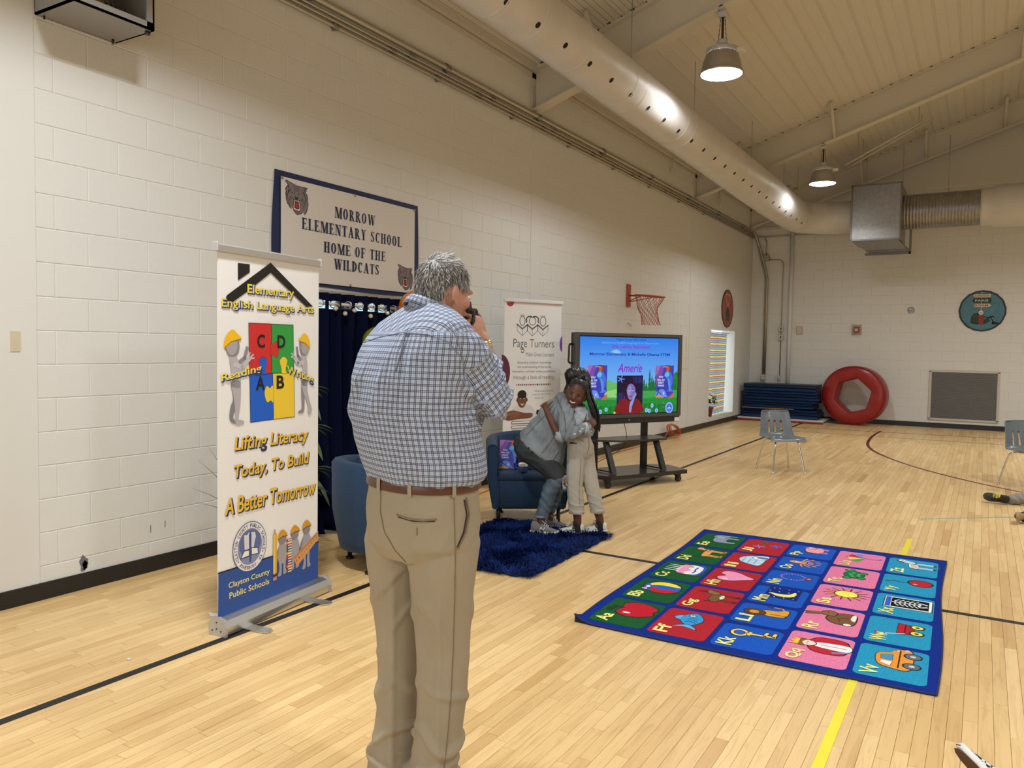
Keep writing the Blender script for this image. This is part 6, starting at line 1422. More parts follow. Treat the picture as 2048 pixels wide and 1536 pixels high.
# portrait
S.rect(-.187, .822, .197, 1.262, '#1a1236', 8); 
for k, c in enumerate(('#2a2a78', '#50208a', '#3030a0', '#183060', '#5a2a90', '#20206a')): S.rect(.05+.024*k, 1.17, .062+.024*k, 1.25, c, 9); S.rect(-.175+.024*k, .95, -.163+.024*k, 1.06, c, 9)
for k in range(5): S.line([(-.13, 1.22), (-.13+.05*math.cos(k*1.25), 1.22+.04*math.sin(k*1.25))], .012, '#6a8af0', 9)
S.smooth([(-.187, .822), (-.175, .93), (-.09, .99), (.1, .99), (.18, .92), (.197, .822)], '#7c1620', 10)
S.smooth([(-.06, 1.0), (-.08, 1.12), (-.03, 1.19), (.05, 1.195), (.11, 1.13), (.11, 1.0), (.03, .96)], '#2a1026', 10.5)
S.smooth([(-.035, 1.04), (-.042, 1.10), (-.01, 1.16), (.05, 1.155), (.085, 1.10), (.075, 1.03), (.03, .975), (-.01, .985)], '#7a6db0', 11); S.smooth([(-.03, 1.05), (-.03, 1.1), (.01, 1.14), (.03, 1.08), (.02, 1.0)], '#8f8ad0', 11.5)
S.ell(-.008, 1.085, .014, .006, '#f0f0ff', 12); S.ell(.05, 1.085, .014, .006, '#f0f0ff', 12); S.ell(-.008, 1.085, .006, .006, '#180a20', 13, n=10); S.ell(.05, 1.085, .006, .006, '#180a20', 13, n=10); S.line([(-.025, 1.10), (.006, 1.102)], .004, '#180a20', 12); S.line([(.036, 1.102), (.068, 1.10)], .004, '#180a20', 12); S.line([(.02, 1.07), (.014, 1.045), (.027, 1.043)], .004, '#4a3070', 12)
S.smooth([(-.004, 1.018), (.018, 1.026), (.042, 1.018), (.018, 1.006)], '#b01828', 13)
S.smooth([(.06, .99), (.10, 1.03), (.092, 1.06), (.075, 1.04), (.06, 1.02), (.045, .99), (.03, .84), (.0, .835), (.01, .94)], '#7f9ae0', 14)
C.build('screen_image')
# stand
for x, lx in ((-.40, -.385), (.34, .35)):
    mb = MB(); mb.box((x-.035, .10, .12), (x+.035, .16, 1.45), bev=.004); mb.build('upright', black, t)
    s_ = .27 if x > 0 else .27
    mb = MB(); pass
    mb.loft([[(lx-.03, -.10, .50), (lx+.03, -.10, .50), (lx+.03, -.05, .50), (lx-.03, -.05, .50)], [(lx-.02, -.24, .15), (lx+.045, -.24, .15), (lx+.045, -.19, .15), (lx-.02, -.19, .15)]], 0, True, True, False); fixn(mb.build('front_leg', black, t))
    mb = MB(); mb.tube([(x, .10, .16), (lx+.01, -.20, .16)], .008, 6); mb.build('cross_strut', black, t)
mb = MB(); mb.box((-.55, .09, .90), (.55, .12, 1.0)); mb.box((-.55, .09, 1.3), (.55, .12, 1.4)); mb.build('mount_rail', black, t)
mb = MB(); mb.prism([(-.52, .15, .505), (.44, .15, .505), (.50, .02, .505), (.40, -.22, .505), (-.28, -.22, .505), (-.52, -.05, .505)], (0, 0, .022)); fixn(mb.build('tray_shelf', mat('tray_black', (.03, .03, .031), .28), t))
mb = MB(); mb.prism([(-.62, .27, .10), (.50, .27, .10), (.72, .10, .10), (.66, -.30, .10), (-.50, -.34, .10), (-.70, -.05, .10)], (0, 0, .045)); fixn(mb.build('base_plate', mat('base_black', (.02, .02, .021), .25), t))
for x, y in ((-.50, -.27), (.56, -.24), (-.52, .20), (.52, .18)):
    mb = MB(); mb.box((x-.03, y-.03, .075), (x+.03, y+.03, .10)); mb.prism([(x-.025, y-.028, .09), (x+.025, y-.028, .09), (x+.03, y-.028, .04), (x, y-.028, .035)], (0, .008, 0)); mb.prism([(x-.025, y+.02, .09), (x+.025, y+.02, .09), (x+.03, y+.02, .04), (x, y+.02, .035)], (0, .008, 0)); cs_ = mb.build('caster', black, t)
    mb = MB(); mb.lathe([(.012, -.019), (.036, -.019), (.038, -.014), (.038, .014), (.036, .019), (.012, .019)], (x+.012, y, .039), ax='y', n=20); mb.lathe([(.002, -.024), (.011, -.022), (.011, .022), (.002, .024)], (x+.012, y, .039), ax='y', n=10, mi=1); mb.build('wheel', [mat('wheel_rubber', (.02, .02, .02), .6), alu], cs_)
mb = MB(); mb.tube(setcurve([(.02, .12, .7), (.05, .10, .52), (-.1, .0, .40), (-.28, .15, .25), (-.45, .30, .13), (-.62, .42, .012)], 6), .004, 5); mb.build('power_cable', black, t)

# ---- grey plastic school chairs
shellm = mat('grey_chair_plastic', (.155, .185, .205), .3, spec=.5, coat=.15); chrome = mat('chrome', (.75, .75, .75), .12, metal=1)
def schoolchair(label, loc, rz):
    t = thing('school_chair', label, 'chair', loc, rz, 'grey plastic school chairs')
    # profile in (y, z): seat front (-y) to the back top
    prof = setcurve([(0, -.225, .425), (0, -.20, .437), (0, -.10, .432), (0, .05, .425), (0, .14, .432), (0, .185, .475), (0, .205, .56), (0, .235, .68), (0, .258, .765), (0, .262, .785)], 6); NP = len(prof)-1
    def fn(u, v):
        f = v*NP; i = min(int(f), NP-1); p = prof[i].lerp(prof[i+1], f-i); x = (u-.5)*2
        w_ = .235 if v < .5 else .235-(v-.5)*.12
        if v < .10: w_ *= .90+.10*math.sqrt(max(0, 1-(1-v/.10)**2))
        if v > .90: w_ *= .80+.20*math.sqrt(max(0, 1-((v-.90)/.10)**2))
        c = abs(x)**2.4
        up = .014 if v < .45 else -.0
        yy = p.y-(.035*c if v > .55 else .035*c*max(0, (v-.42)/.13)); zz = p.z+(.028*c if .12 < v < .55 else .012*c*min(1, v/.12))*(1 if v < .6 else 0)-(0.01*c if v <= .12 else 0)
        return V(x*w_, yy, zz)
    def slot(u, v): return .575 < v < .755 and any(abs(u-c) < .034 for c in (.30, .5, .70))
    mb = MB(); mb.quadgrid(fn, 60, 80, skip=slot); o = mb.build('seat_shell', shellm, t); modmesh(o, ('SOLIDIFY', dict(thickness=.007, offset=0)))
    mb = MB()
    for j in range(81):
        pass
    edge = [fn(0, i/60) for i in range(61)]+[fn(i/20, 1) for i in range(21)]+[fn(1, 1-i/60) for i in range(61)]+[fn(1-i/20, 0) for i in range(21)]
    e2 = [edge[0]]
    for p in edge[1:]:
        if (p-e2[-1]).length > .004: e2.append(p)
    mb.tube([p+V(0, 0, -.002) for p in e2[:-1]], .0065, 6, loop=True); mb.build('rolled_edge', shellm, t)
    for (x, y, z) in ((-.07, .10, .430), (.07, .10, .430), (-.03, .10, .430), (.15, .06, .44)):
        mb = MB(); mb.sph((x, y, z+.002), (.009, .009, .004), n=10, m=6); mb.build('rivet', chrome, t)
    for x in (-.05, .05):
        mb = MB(); mb.sph((x, .243, .74), (.006, .003, .006), n=10, m=6); mb.build('rivet', chrome, t)
    for sx in (-1, 1):
        mb = MB(); mb.tube(setcurve([(sx*.215, -.235, .014), (sx*.17, -.18, .30), (sx*.15, -.15, .405), (sx*.12, -.10, .418), (sx*.06, -.06, .415)], 6), .0115, 10); mb.tube([(sx*.06, -.06, .415), (-sx*.0, -.06, .415)], .0115, 10)
        mb.cyl((sx*.2165, -.237, .001), (sx*.2155, -.235, .02), .016, n=12); mb.build('leg', chrome, t)
        mb = MB(); mb.tube(setcurve([(sx*.225, .245, .014), (sx*.175, .19, .30), (sx*.155, .15, .395), (sx*.12, .09, .412), (sx*.06, .05, .412)], 6), .0115, 10); mb.tube([(sx*.06, .05, .412), (0, .05, .412)], .0115, 10)
        mb.cyl((sx*.2265, .247, .001), (sx*.2255, .245, .02), .016, n=12); mb.build('leg', chrome, t)
    return t
schoolchair('grey plastic school chair with chrome legs standing alone before the blue mats', (2.585, 10.60, 0), math.radians(37))
schoolchair('grey plastic school chair with chrome legs cut off by the right edge', (5.36, 11.10, 0), math.radians(40))
# ================================================================ PEOPLE
from mathutils.bvhtree import BVHTree
def ring(c, a, b, rot=0, tx=0, ty=0, pw=2.0, n=28):
    """ellipse ring, a lateral / b facing; rot turns it about z; tx, ty tilt its plane (dz/dx, dz/dy)"""
    out = []
    for i in range(n):
        t = 2*PI*i/n; ct, st = math.cos(t), math.sin(t); k = (abs(ct)**pw+abs(st)**pw)**(-1/pw); x, y = a*ct*k, b*st*k
        X, Y = x*math.cos(rot)-y*math.sin(rot), x*math.sin(rot)+y*math.cos(rot)
        out.append(V(c[0]+X, c[1]+Y, c[2]+tx*X+ty*Y))
    return out
def limb(mb, pts, r, n=14, sm=3):
    P = [V(*p) for p in pts]
    if sm > 1 and len(P) > 2:
        R = []; 
        for i in range(len(r)-1):
            for k in range(sm): R.append(r[i]+(r[i+1]-r[i])*k/sm)
        R.append(r[-1]); P = setcurve(P, sm)
    else: R = list(r)
    mb.tube(P, R, n); mb.sph(P[0], R[0]*.99, n=12, m=8); mb.sph(P[-1], R[-1]*.99, n=12, m=8)
def remesh(name, mb, vox, m, parent, smooth=4, disp=None, label=None, cut=None):
    o = fixn(mb.build(name, m, parent))
    modmesh(o, ('REMESH', dict(mode='VOXEL', voxel_size=vox, use_smooth_shade=True)), ('SMOOTH', dict(factor=.5, iterations=smooth)))
    me = o.data
    if cut:
        bm = bmesh.new(); bm.from_mesh(me); dl = [f for f in bm.faces if cut(f.calc_center_median())]; bmesh.ops.delete(bm, geom=dl, context='FACES')
        # keep the biggest piece only
        seen = set(); best = []
        for v0 in bm.verts:
            if v0 in seen: continue
            st = [v0]; comp = []; seen.add(v0)
            while st:
                v_ = st.pop(); comp.append(v_)
                for e in v_.link_edges:
                    w_ = e.other_vert(v_)
                    if w_ not in seen: seen.add(w_); st.append(w_)
            if len(comp) > len(best): best = comp
        bs = set(best); bmesh.ops.delete(bm, geom=[v_ for v_ in bm.verts if v_ not in bs], context='VERTS'); bm.to_mesh(me); bm.free()
    if disp:
        nv = len(me.vertices); A = [0.0]*(nv*3); B = [0.0]*(nv*3); me.vertices.foreach_get('co', A); me.vertex_normals.foreach_get('vector', B)
        for i in range(0, nv*3, 3):
            p = V(A[i], A[i+1], A[i+2]); n_ = V(B[i], B[i+1], B[i+2]); d = disp(p, n_); A[i] += n_.x*d; A[i+1] += n_.y*d; A[i+2] += n_.z*d
        me.vertices.foreach_set('co', A)
    me.polygons.foreach_set('use_smooth', [True]*len(me.polygons)); me.update()
    if label: o['label'] = label
    return o
def nz(p, s, o=0): return noise.noise((p[0]*s[0]+o, p[1]*s[1]+o, p[2]*s[2]+o))
def bvh(o):
    bm = bmesh.new(); bm.from_mesh(o.data); t = BVHTree.FromBMesh(bm); bm.free(); return t
def lay(tree, x, z, y0=-2, off=.001, d=V(0, 1, 0)):
    h = tree.ray_cast(V(x, y0, z), d)
    return (h[0]+h[1]*off) if h[0] is not None else None
def seam(name, tree, pts, r, m, parent, n=6, off=.001, steps=6, label=None):
    q = []
    for (a, b), (c, d) in zip(pts[:-1], pts[1:]):
        for k in range(steps):
            f = k/steps; h = lay(tree, a+(c-a)*f, b+(d-b)*f, off=off)
            if h is not None: q.append(h)
    h = lay(tree, *pts[-1], off=off)
    if h is not None: q.append(h)
    if len(q) < 2: return None
    mb = MB(); mb.tube(q, r, n); o = mb.build(name, m, parent)
    if label: o['label'] = label
    return o
def hand(mb, wrist, palm_dir, side, normal, L=.085, curl=(.35, .55, .45), spread=.08, sc=1.0, thumb=1):
    """palm and five curled fingers. side points to the index-finger edge; fingers curl towards -normal"""
    d = Vector(palm_dir).normalized(); n = Vector(normal).normalized(); n = (n-d*n.dot(d)).normalized(); s_ = Vector(side); s_ = (s_-d*s_.dot(d)-n*s_.dot(n)).normalized(); w = Vector(wrist)
    A = []
    for f, hw, th in ((0, .026, .018), (.25, .032, .017), (.6, .040, .0155), (.95, .041, .013), (1.0, .038, .011)):
        c = w+d*(L*f*sc); A.append([c+s_*(hw*sc*math.cos(t))+n*(th*sc*math.sin(t)) for t in [2*PI*i/14 for i in range(14)]])
    mb.loft(A)
    for k, (off, ln_) in enumerate(((.030, .068), (.010, .076), (-.010, .070), (-.029, .055))):
        p = w+d*(L*.93*sc)+s_*off*sc; dd = (d+s_*(off*spread*8)).normalized(); q = [p-dd*.02*sc, p]
        for seg, cu in zip((.45, .32, .26), curl):
            dd = (dd*math.cos(cu)-n*math.sin(cu)).normalized(); p = p+dd*ln_*seg*sc*1.0; q.append(p.copy())
        limb(mb, q, [.0092*sc, .0092*sc, .0084*sc, .0076*sc, .0066*sc], 8, 1)
    if thumb:
        p = w+d*(L*.18*sc)+s_*.026*sc; dd = (d*.6+s_*.8*thumb-n*.25).normalized(); q = [p]
        for seg, cu in ((.040, .0), (.032, .45), (.026, .4)):
            dd = (dd+d*cu*.6-n*cu*.5).normalized(); p = p+dd*seg*sc; q.append(p.copy())
        limb(mb, q, [.014*sc, .0115*sc, .0098*sc, .0080*sc], 8, 1)
def headmb(sc=1.0, child=False):
    m = MB(); f = .9 if child else 1
    m.sph((0, -.010, .022), (.076, .096, .104), n=28, m=18)
    m.sph((0, .018, -.020), (.066*(1.04 if child else 1), .078, .080), n=24, m=14)
    m.sph((0, .036, -.066), (.046, .054, .046), n=20, m=12); m.sph((0, .068, -.092), (.022, .020, .018), n=14, m=8)
    for s_ in (-1, 1):
        m.sph((s_*.040, .060, -.022), (.026, .026, .026), n=14, m=9); m.sph((s_*.036, .078, .022), (.024, .014, .010), n=12, m=8)
        M_ = Matrix.Rotation(s_*.45, 3, 'Z'); m.sph((s_*.083, -.012, -.008), (.008, .021, .033), n=14, m=9, M=M_); m.sph((s_*.079, .004, -.006), (.006, .006, .022), n=10, m=7); m.sph((s_*.079, .002, -.036), (.007, .010, .012), n=10, m=7)
    m.loft([[(a*w_, y, z) for a in (-1, -.4, .4, 1)]+[(w_*.5, y-.02, z)] for w_, y, z in ((.008, .084, .020), (.010, .098, -.006), (.015, .106, -.022), (.013, .090, -.034))])
    m.sph((0, .100, -.024), (.013, .013, .010), n=12, m=8)
    for s_ in (-1, 1): m.sph((s_*.011, .092, -.028), (.008, .009, .007), n=10, m=6)
    m.sph((0, .086, -.054), (.023, .009, .0055), n=14, m=8); m.sph((0, .084, -.064), (.020, .010, .0065), n=14, m=8)
    for p in m.v: p *= sc
    return m
def eyes(M, parent, sc=1.0, iris='#2a1a12', closed=.4):
    for s_ in (-1, 1):
        mb = MB(); mb.sph((s_*.032*sc, .074*sc, .004*sc), (.0125*sc, .0115*sc, .0105*sc), n=14, m=9)
        for p in mb.v: p.xyz = M @ p
        e = mb.build('eye', mat('eye_white', (.78, .76, .72), .25), parent)
        mb = MB(); mb.sph((s_*.032*sc, .0845*sc, .003*sc), (.0058*sc, .003*sc, .0058*sc), n=12, m=7)
        for p in mb.v: p.xyz = M @ p
        mb.build('iris', inkm(iris, .15), e)
def strands(name, M, parent, m, n, L, cond, rad=(.080, .100, .110), c=(0, -.010, .024), w_=.0022, flow=None, seed=1, lift=.25):
    rs = random.Random(seed); mb = MB(); c = V(*c)
    for i in range(n):
        u = V(rs.gauss(0, 1), rs.gauss(0, 1), rs.gauss(0, 1)).normalized(); p = V(u.x*rad[0], u.y*rad[1], u.z*rad[2])+c
        if not cond(p, u): continue
        nn = V(u.x/rad[0], u.y/rad[1], u.z/rad[2]).normalized(); fl = flow(p, nn) if flow else V(0, .2, -1)
        t = (fl-nn*fl.dot(nn)).normalized(); t = (t+V(rs.gauss(0, .22), rs.gauss(0, .22), rs.gauss(0, .22))).normalized(); l_ = L*rs.uniform(.6, 1.25)
        sd = nn.cross(t).normalized()*w_; q0 = p-nn*.002; q1 = p+t*l_*.5+nn*(l_*lift*.8); q2 = p+t*l_+nn*(l_*lift*rs.uniform(.3, 1.0)); b = len(mb.v)
        mb.v += [M @ (q0-sd), M @ (q0+sd), M @ (q1+sd), M @ (q1-sd), M @ q2]; mb.face((b, b+1, b+2, b+3)); mb.face((b+3, b+2, b+4))
    o = mb.build(name, m, parent); o['kind'] = 'stuff'; return o
def orient(c, face, up=(0, 0, 1)):
    y = Vector(face).normalized(); x = y.cross(Vector(up)).normalized(); z = x.cross(y)
    return Matrix(((x.x, y.x, z.x, c[0]), (x.y, y.y, z.y, c[1]), (x.z, y.z, z.z, c[2]), (0, 0, 0, 1)))
def xf(mb, M):
    for p in mb.v: p.xyz = M @ p
    return mb
def shoe(parent, heel, ang, L, w_, h, m, solem, lacem=None, z0=0, name='shoe', roll=None, hi=0):
    """shoe: heel point on the ground, heading ang; upper with tongue and laces on a moulded sole"""
    M = Matrix.Translation(V(heel[0], heel[1], z0)) @ Matrix.Rotation(ang, 4, 'Z')
    if roll is not None: M = Matrix.Translation(V(heel[0], heel[1], z0)) @ roll
    def out(z, k=1, e=0):
        pts = []
        for f, s1, s2 in ((0, .0, .0), (.02, .55, .55), (.10, .78, .78), (.3, .74, .80), (.5, .80, .88), (.7, 1.0, 1.0), (.86, .86, .88), (.96, .5, .5), (1.0, 0, 0)): pts.append((f, s1, s2))
        A = [V((f*(L+2*e)-e), -s1*w_/2*k-e*(s1 > 0), z+(.010*L/.28 if f > .85 else 0)*(f-.85)*6) for f, s1, _ in pts]; B = [V((f*(L+2*e)-e), s2*w_/2*k+e*(s2 > 0), z+(.010*L/.28 if f > .85 else 0)*(f-.85)*6) for f, _, s2 in pts]
        return A+B[::-1][1:-1]
    mb = MB(); mb.loft([out(.0, .95), out(.004, 1.02, .003), out(h*.24, 1.03, .004), out(h*.27, .98)]); xf(mb, M); sl_ = fixn(mb.build(name+'_sole', solem, parent))
    mb = MB(); secs = []
    for f, hw, ht in ((.015, .30, .78), (.06, .62, .96), (.16, .72, 1.0), (.28, .70, .97), (.36, .72, .92), (.48, .78, .74), (.62, .86, .58), (.76, .88, .47), (.88, .72, .40), (.96, .42, .34), (.99, .18, .30)):
        secs.append([V(f*L, hw*w_/2*math.cos(t), h*.2+max(0, math.sin(t))**.75*(h*ht-h*.2)) for t in [PI*i/14 for i in range(15)]])
    mb.loft(secs, 0, True, True, True); xf(mb, M); up = fixn(mb.build(name, m, parent))
    if lacem:
        for k in range(5):
            f = .40+.055*k; zt = h*(.92-.085*(k*1.05)); mb = MB(); pts = [V(f*L-.006, -.21*w_, zt-.10*h), V(f*L, -.10*w_, zt+.01), V(f*L+.004, .10*w_, zt+.01), V(f*L-.004, .21*w_, zt-.10*h)]; mb.tube(setcurve(pts, 3), .0028*L/.25+.0008, 5); xf(mb, M); mb.build('lace', lacem, up)
        mb = MB(); c = V(.38*L, 0, h*.97)
        for s_ in (-1, 1): mb.tube(setcurve([c, c+V(.01, s_*.025, .012), c+V(.035, s_*.035, -.004), c+V(.03, s_*.015, -.006), c], 4), .0026, 5)
        xf(mb, M); mb.build('lace_bow', lacem, up)
    return up
skin1 = mat('fair_skin', (.50, .25, .18), .5, spec=.35, var=.12, vscale=22); skin2 = mat('brown_skin', (.115, .045, .024), .45, spec=.4)

# ---------------------------------------------------------------- the man taking a photograph
man = thing('person', 'grey-haired person in checked shirt and khaki trousers holding a camera to the face', 'person', (3.223, 2.113, 0), math.radians(36.5))
FD = V(.82, .57, 0).normalized(); LT = V(.57, -.82, 0).normalized(); RO = math.atan2(LT.y, LT.x)
def silr(z, sl, sr, r, cy=0, tx=0, ty=0, pw=2.15):
    w_ = (sr-sl)/2; c = (sl+sr)/2; a = w_/math.sqrt(LT.x**2+(FD.x*r)**2); return ring((c, cy, z), a, a*r, RO, tx, ty, pw)
hc = V(.048, .030, 1.752); HM = orient(hc, FD+V(0, 0, -.22), (0, 0, 1))
# hidden body and skin: one continuous surface
b = MB(); b.add(headmb(.96), HM)
limb(b, [(-.03, -.01, 1.62), (-.005, .0, 1.68), (.03, .015, 1.72)], [.072, .062, .062])
b.loft([silr(z, a+.035, c-.035, r) for z, a, c, r in ((1.0, -.18, .16, .75), (1.1, -.18, .16, .8), (1.3, -.23, .14, .8), (1.48, -.225, .13, .65), (1.58, -.19, .125, .5), (1.66, -.10, .07, .5))])
SR, ER, WR = V(.075, -.125, 1.575), V(.207, -.055, 1.405), V(.178, .055, 1.598)
limb(b, [SR, SR.lerp(ER, .5)+V(.01, 0, .0), ER], [.055, .048, .040]); limb(b, [ER, ER.lerp(WR, .45), WR], [.040, .037, .027])
hd = (V(.155, .085, 1.690)-WR).normalized(); hand(b, WR-hd*.006, hd, V(-.5, .1, .3), V(.80, -.50, .15), L=.084, curl=(.95, .85, .5), sc=1.08)
SL, EL, WL = V(-.15, .13, 1.56), V(-.185, .20, 1.215), V(.06, .27, 1.50)
limb(b, [SL, SL.lerp(EL, .5), EL], [.055, .047, .040]); limb(b, [EL, EL.lerp(WL, .45), WL], [.040, .037, .027])
hand(b, WL, V(.08, -.02, .12), V(-.3, .9, 0), V(-.5, .3, -.9), L=.08, curl=(.6, .7, .5))
LR = [(.055, -.075, .97), (.058, -.078, .75), (.058, -.070, .54), (.050, -.085, .33), (.03, -.075, .09)]; LL = [(-.085, .075, .97), (-.10, .078, .75), (-.10, .085, .54), (-.098, .075, .33), (-.105, .07, .09)]
for Lg in (LR, LL): limb(b, Lg, [.085, .075, .055, .05, .038])
body = remesh('body', b, .0058, skin1, man, 3)
# shirt
def fold(t, w_=.35, sharp=2): return max(0, math.cos(t))**sharp
def clamp(x): return max(0.0, min(1.0, x))
def shirtdisp(p, n):
    d = .0045*nz(p, (8, 8, 4))+.0025*nz(p, (20, 20, 8), 3); w1 = nz(p, (3.5, 3.5, 2.5), 1); w2 = nz(p, (5, 5, 3), 6)
    # long folds from the right shoulder blade down towards the waist
    t = p.x*.80+p.z*.60; d += .019*fold(t*52+3.2*w1, sharp=4)*clamp((1.58-p.z)*6)*clamp((p.x+.03)*8)*clamp((p.z-1.17)*6)
    # folds from the left shoulder blade
    t2 = p.x*.95-p.z*.30; d += .015*fold(t2*66+3.5*w2, sharp=3)*clamp((1.60-p.z)*7)*clamp((p.z-1.24)*6)*clamp((.03-p.x)*9)
    q = p.x+.085+(1.62-p.z)*.10; d += .009*math.exp(-(q/.010)**2)*clamp((p.z-1.42)*9)*(p.z < 1.615)-.010*math.exp(-((q-.018)/.009)**2)*clamp((p.z-1.45)*9)*(p.z < 1.61)
    # gathered cloth above the belt
    d += .0055*fold(math.atan2(p.y, p.x)*9+5*w1, sharp=2)*clamp((1.24-p.z)*9)
    # creases round the sleeve
    if p.x > .12 and p.z > 1.30: tt = (p-SR).dot((ER-SR).normalized()); d += .011*fold(tt*95+4*w2, sharp=3)*clamp((tt-.03)*12)
    return d
sb = MB()
sb.loft([silr(*q) for q in ((1.118, -.190, .166, .80), (1.130, -.203, .186, .80), (1.15, -.210, .196, .82), (1.19, -.228, .190, .84), (1.26, -.248, .176, .86), (1.36, -.262, .168, .86), (1.46, -.258, .164, .78), (1.54, -.240, .160, .66), (1.60, -.212, .150, .56), (1.645, -.175, .130, .50), (1.685, -.120, .092, .52), (1.712, -.075, .060, .62))])
limb(sb, [SR+V(-.03, .01, .005), SR+V(.03, -.005, -.02), SR.lerp(ER, .62)+V(.004, 0, -.002), ER+V(.004, 0, -.005)], [.082, .080, .079, .068])
limb(sb, [ER+V(.004, 0, -.003), ER.lerp(WR, .25), ER.lerp(WR, .48)], [.066, .056, .050])
limb(sb, [SL, SL.lerp(EL, .5)+V(-.012, 0, 0), EL+V(-.008, 0, 0)], [.078, .068, .060]); limb(sb, [EL+V(-.008, 0, 0), EL.lerp(WL, .4), EL.lerp(WL, .85)], [.060, .054, .046])
shirt = remesh('checked_shirt', sb, .0062, None, man, 3, shirtdisp)
def shirtm():
    m = bpy.data.materials.new('blue_check_cloth'); m.use_nodes = True; n, l = nodes(m); b_ = n['Principled BSDF']; b_.inputs['Roughness'].default_value = .8; b_.inputs['Specular IOR Level'].default_value = .2
    def lines(attr, period, off2):
        a = n.new('ShaderNodeAttribute'); a.attribute_name = attr; mu = n.new('ShaderNodeMath'); mu.operation = 'DIVIDE'; mu.inputs[1].default_value = period; l.new(a.outputs['Fac'], mu.inputs[0])
        fr = n.new('ShaderNodeMath'); fr.operation = 'FRACT'; l.new(mu.outputs[0], fr.inputs[0]); r = n.new('ShaderNodeValToRGB'); e = r.color_ramp.elements; r.color_ramp.interpolation = 'CONSTANT'
        W_ = (1, 1, 1, 1); e[0].position = 0; e[0].color = (0, 0, 0, 1); e[1].position = .10; e[1].color = W_
        for p_, c_ in ((.235, (.16, .16, .16, 1)), (.36, W_), (.495, (0, 0, 0, 1)), (.76, (.30, .30, .30, 1)), (.86, (0, 0, 0, 1))): x = e.new(p_); x.color = c_
        l.new(fr.outputs[0], r.inputs[0]); return r.outputs[0]
    A, B_ = lines('pu', .0180, 0), lines('pv', .0190, 0)
    mxx = n.new('ShaderNodeMath'); mxx.operation = 'MAXIMUM'; l.new(A, mxx.inputs[0]); l.new(B_, mxx.inputs[1])
    ad = n.new('ShaderNodeMath'); ad.operation = 'MULTIPLY'; l.new(A, ad.inputs[0]); l.new(B_, ad.inputs[1])
    c1 = n.new('ShaderNodeMix'); c1.data_type = 'RGBA'; c1.inputs[6].default_value = (.43, .51, .66, 1); c1.inputs[7].default_value = (.125, .125, .175, 1); l.new(mxx.outputs[0], c1.inputs[0])
    c2 = n.new('ShaderNodeMix'); c2.data_type = 'RGBA'; c2.inputs[7].default_value = (.05, .045, .07, 1); l.new(ad.outputs[0], c2.inputs[0]); l.new(c1.outputs[2], c2.inputs[6]); l.new(c2.outputs[2], b_.inputs['Base Color'])
    return m
shirt.data.materials.clear(); shirt.data.materials.append(shirtm())
segs = [(SR+V(.02, 0, -.01), ER, 0.0), (ER, ER.lerp(WR, .55), .0), (SL, EL, 0), (EL, WL, 0)]
pu, pv = [], []; axis = [(z, (a+c)/2) for z, a, c in ((1.09, -.19, .166), (1.2, -.23, .19), (1.36, -.262, .168), (1.54, -.24, .16), (1.7, -.08, .06))]
for v_ in shirt.data.vertices:
    p = v_.co; best = None
    for k, (a, b2, _) in enumerate(segs):
        ab = b2-a; f = max(0, min(1, (p-a).dot(ab)/ab.length_squared)); d = (p-(a+ab*f)).length
        if best is None or d < best[0]: best = (d, k, f, a+ab*f, ab)
    d, k, f, c, ab = best
    fr_ = (p-SR).dot((ER-SR).normalized())
    if d < .092 and ((k == 0 and fr_ > .045 and f > .25) or k == 1 or (k == 2 and f > .18) or k == 3):
        t_ = ab.normalized(); e1 = V(0, 1, 0).cross(t_).normalized(); e2 = t_.cross(e1); q = p-c; pu.append(math.atan2(q.dot(e1), -q.dot(e2))*.072); pv.append((p-a if False else p-(SR if k < 2 else SL)).dot(t_)+(.3 if k in (1, 3) else 0))
    else:
        i = 0
        while i < len(axis)-2 and p.z > axis[i+1][0]: i += 1
        f2 = max(0, min(1, (p.z-axis[i][0])/(axis[i+1][0]-axis[i][0]))); cx = axis[i][1]+(axis[i+1][1]-axis[i][1])*f2
        if p.z > 1.615: pu.append(p.x*.5+p.y*.8+5); pv.append(p.x*-.8+p.y*.5+p.z*.6)
        else: pu.append(math.atan2(p.x-cx, -p.y)*.225); pv.append(p.z+.02*(p.x))
for nm, arr in (('pu', pu), ('pv', pv)):
    at = shirt.data.attributes.new(nm, 'FLOAT', 'POINT'); at.data.foreach_set('value', arr)
shm = shirt.data.materials[0]
# collar: a folded band round the neck
cb = MB(); cc = V(.002, .004, 1.690); rows = []
for r_, dz in ((.072, -.020), (.069, .008), (.066, .022), (.070, .026), (.080, .014), (.092, -.008)): rows.append([p+V(0, 0, 0) for p in ring((cc.x, cc.y, cc.z+dz), r_, r_*1.02, RO, -.34, -.16, 2, 36)])
cb.loft(rows, 0, False); co = fixn(cb.build('collar', shm, shirt)); modmesh(co, ('SOLIDIFY', dict(thickness=.003)))
for nm, fn in (('pu', lambda p: math.atan2(p.x, -p.y)*.09), ('pv', lambda p: p.z+.34*p.x)):
    at = co.data.attributes.new(nm, 'FLOAT', 'POINT'); at.data.foreach_set('value', [fn(v_.co) for v_ in co.data.vertices])
st = bvh(shirt); seamm = mat('shirt_seam', (.20, .22, .30), .8)
seam('yoke_seam', st, [(-.235, 1.575), (-.16, 1.598), (-.08, 1.612), (.0, 1.606), (.06, 1.585), (.10, 1.54)], .0016, seamm, shirt); seam('armhole_seam', st, [(.055, 1.655), (.085, 1.60), (.105, 1.54), (.112, 1.49), (.105, 1.44)], .0018, seamm, shirt); seam('pleat', st, [(-.075, 1.605), (-.085, 1.55), (-.10, 1.49)], .0022, mat('pleat_shadow', (.12, .13, .18), .9), shirt)
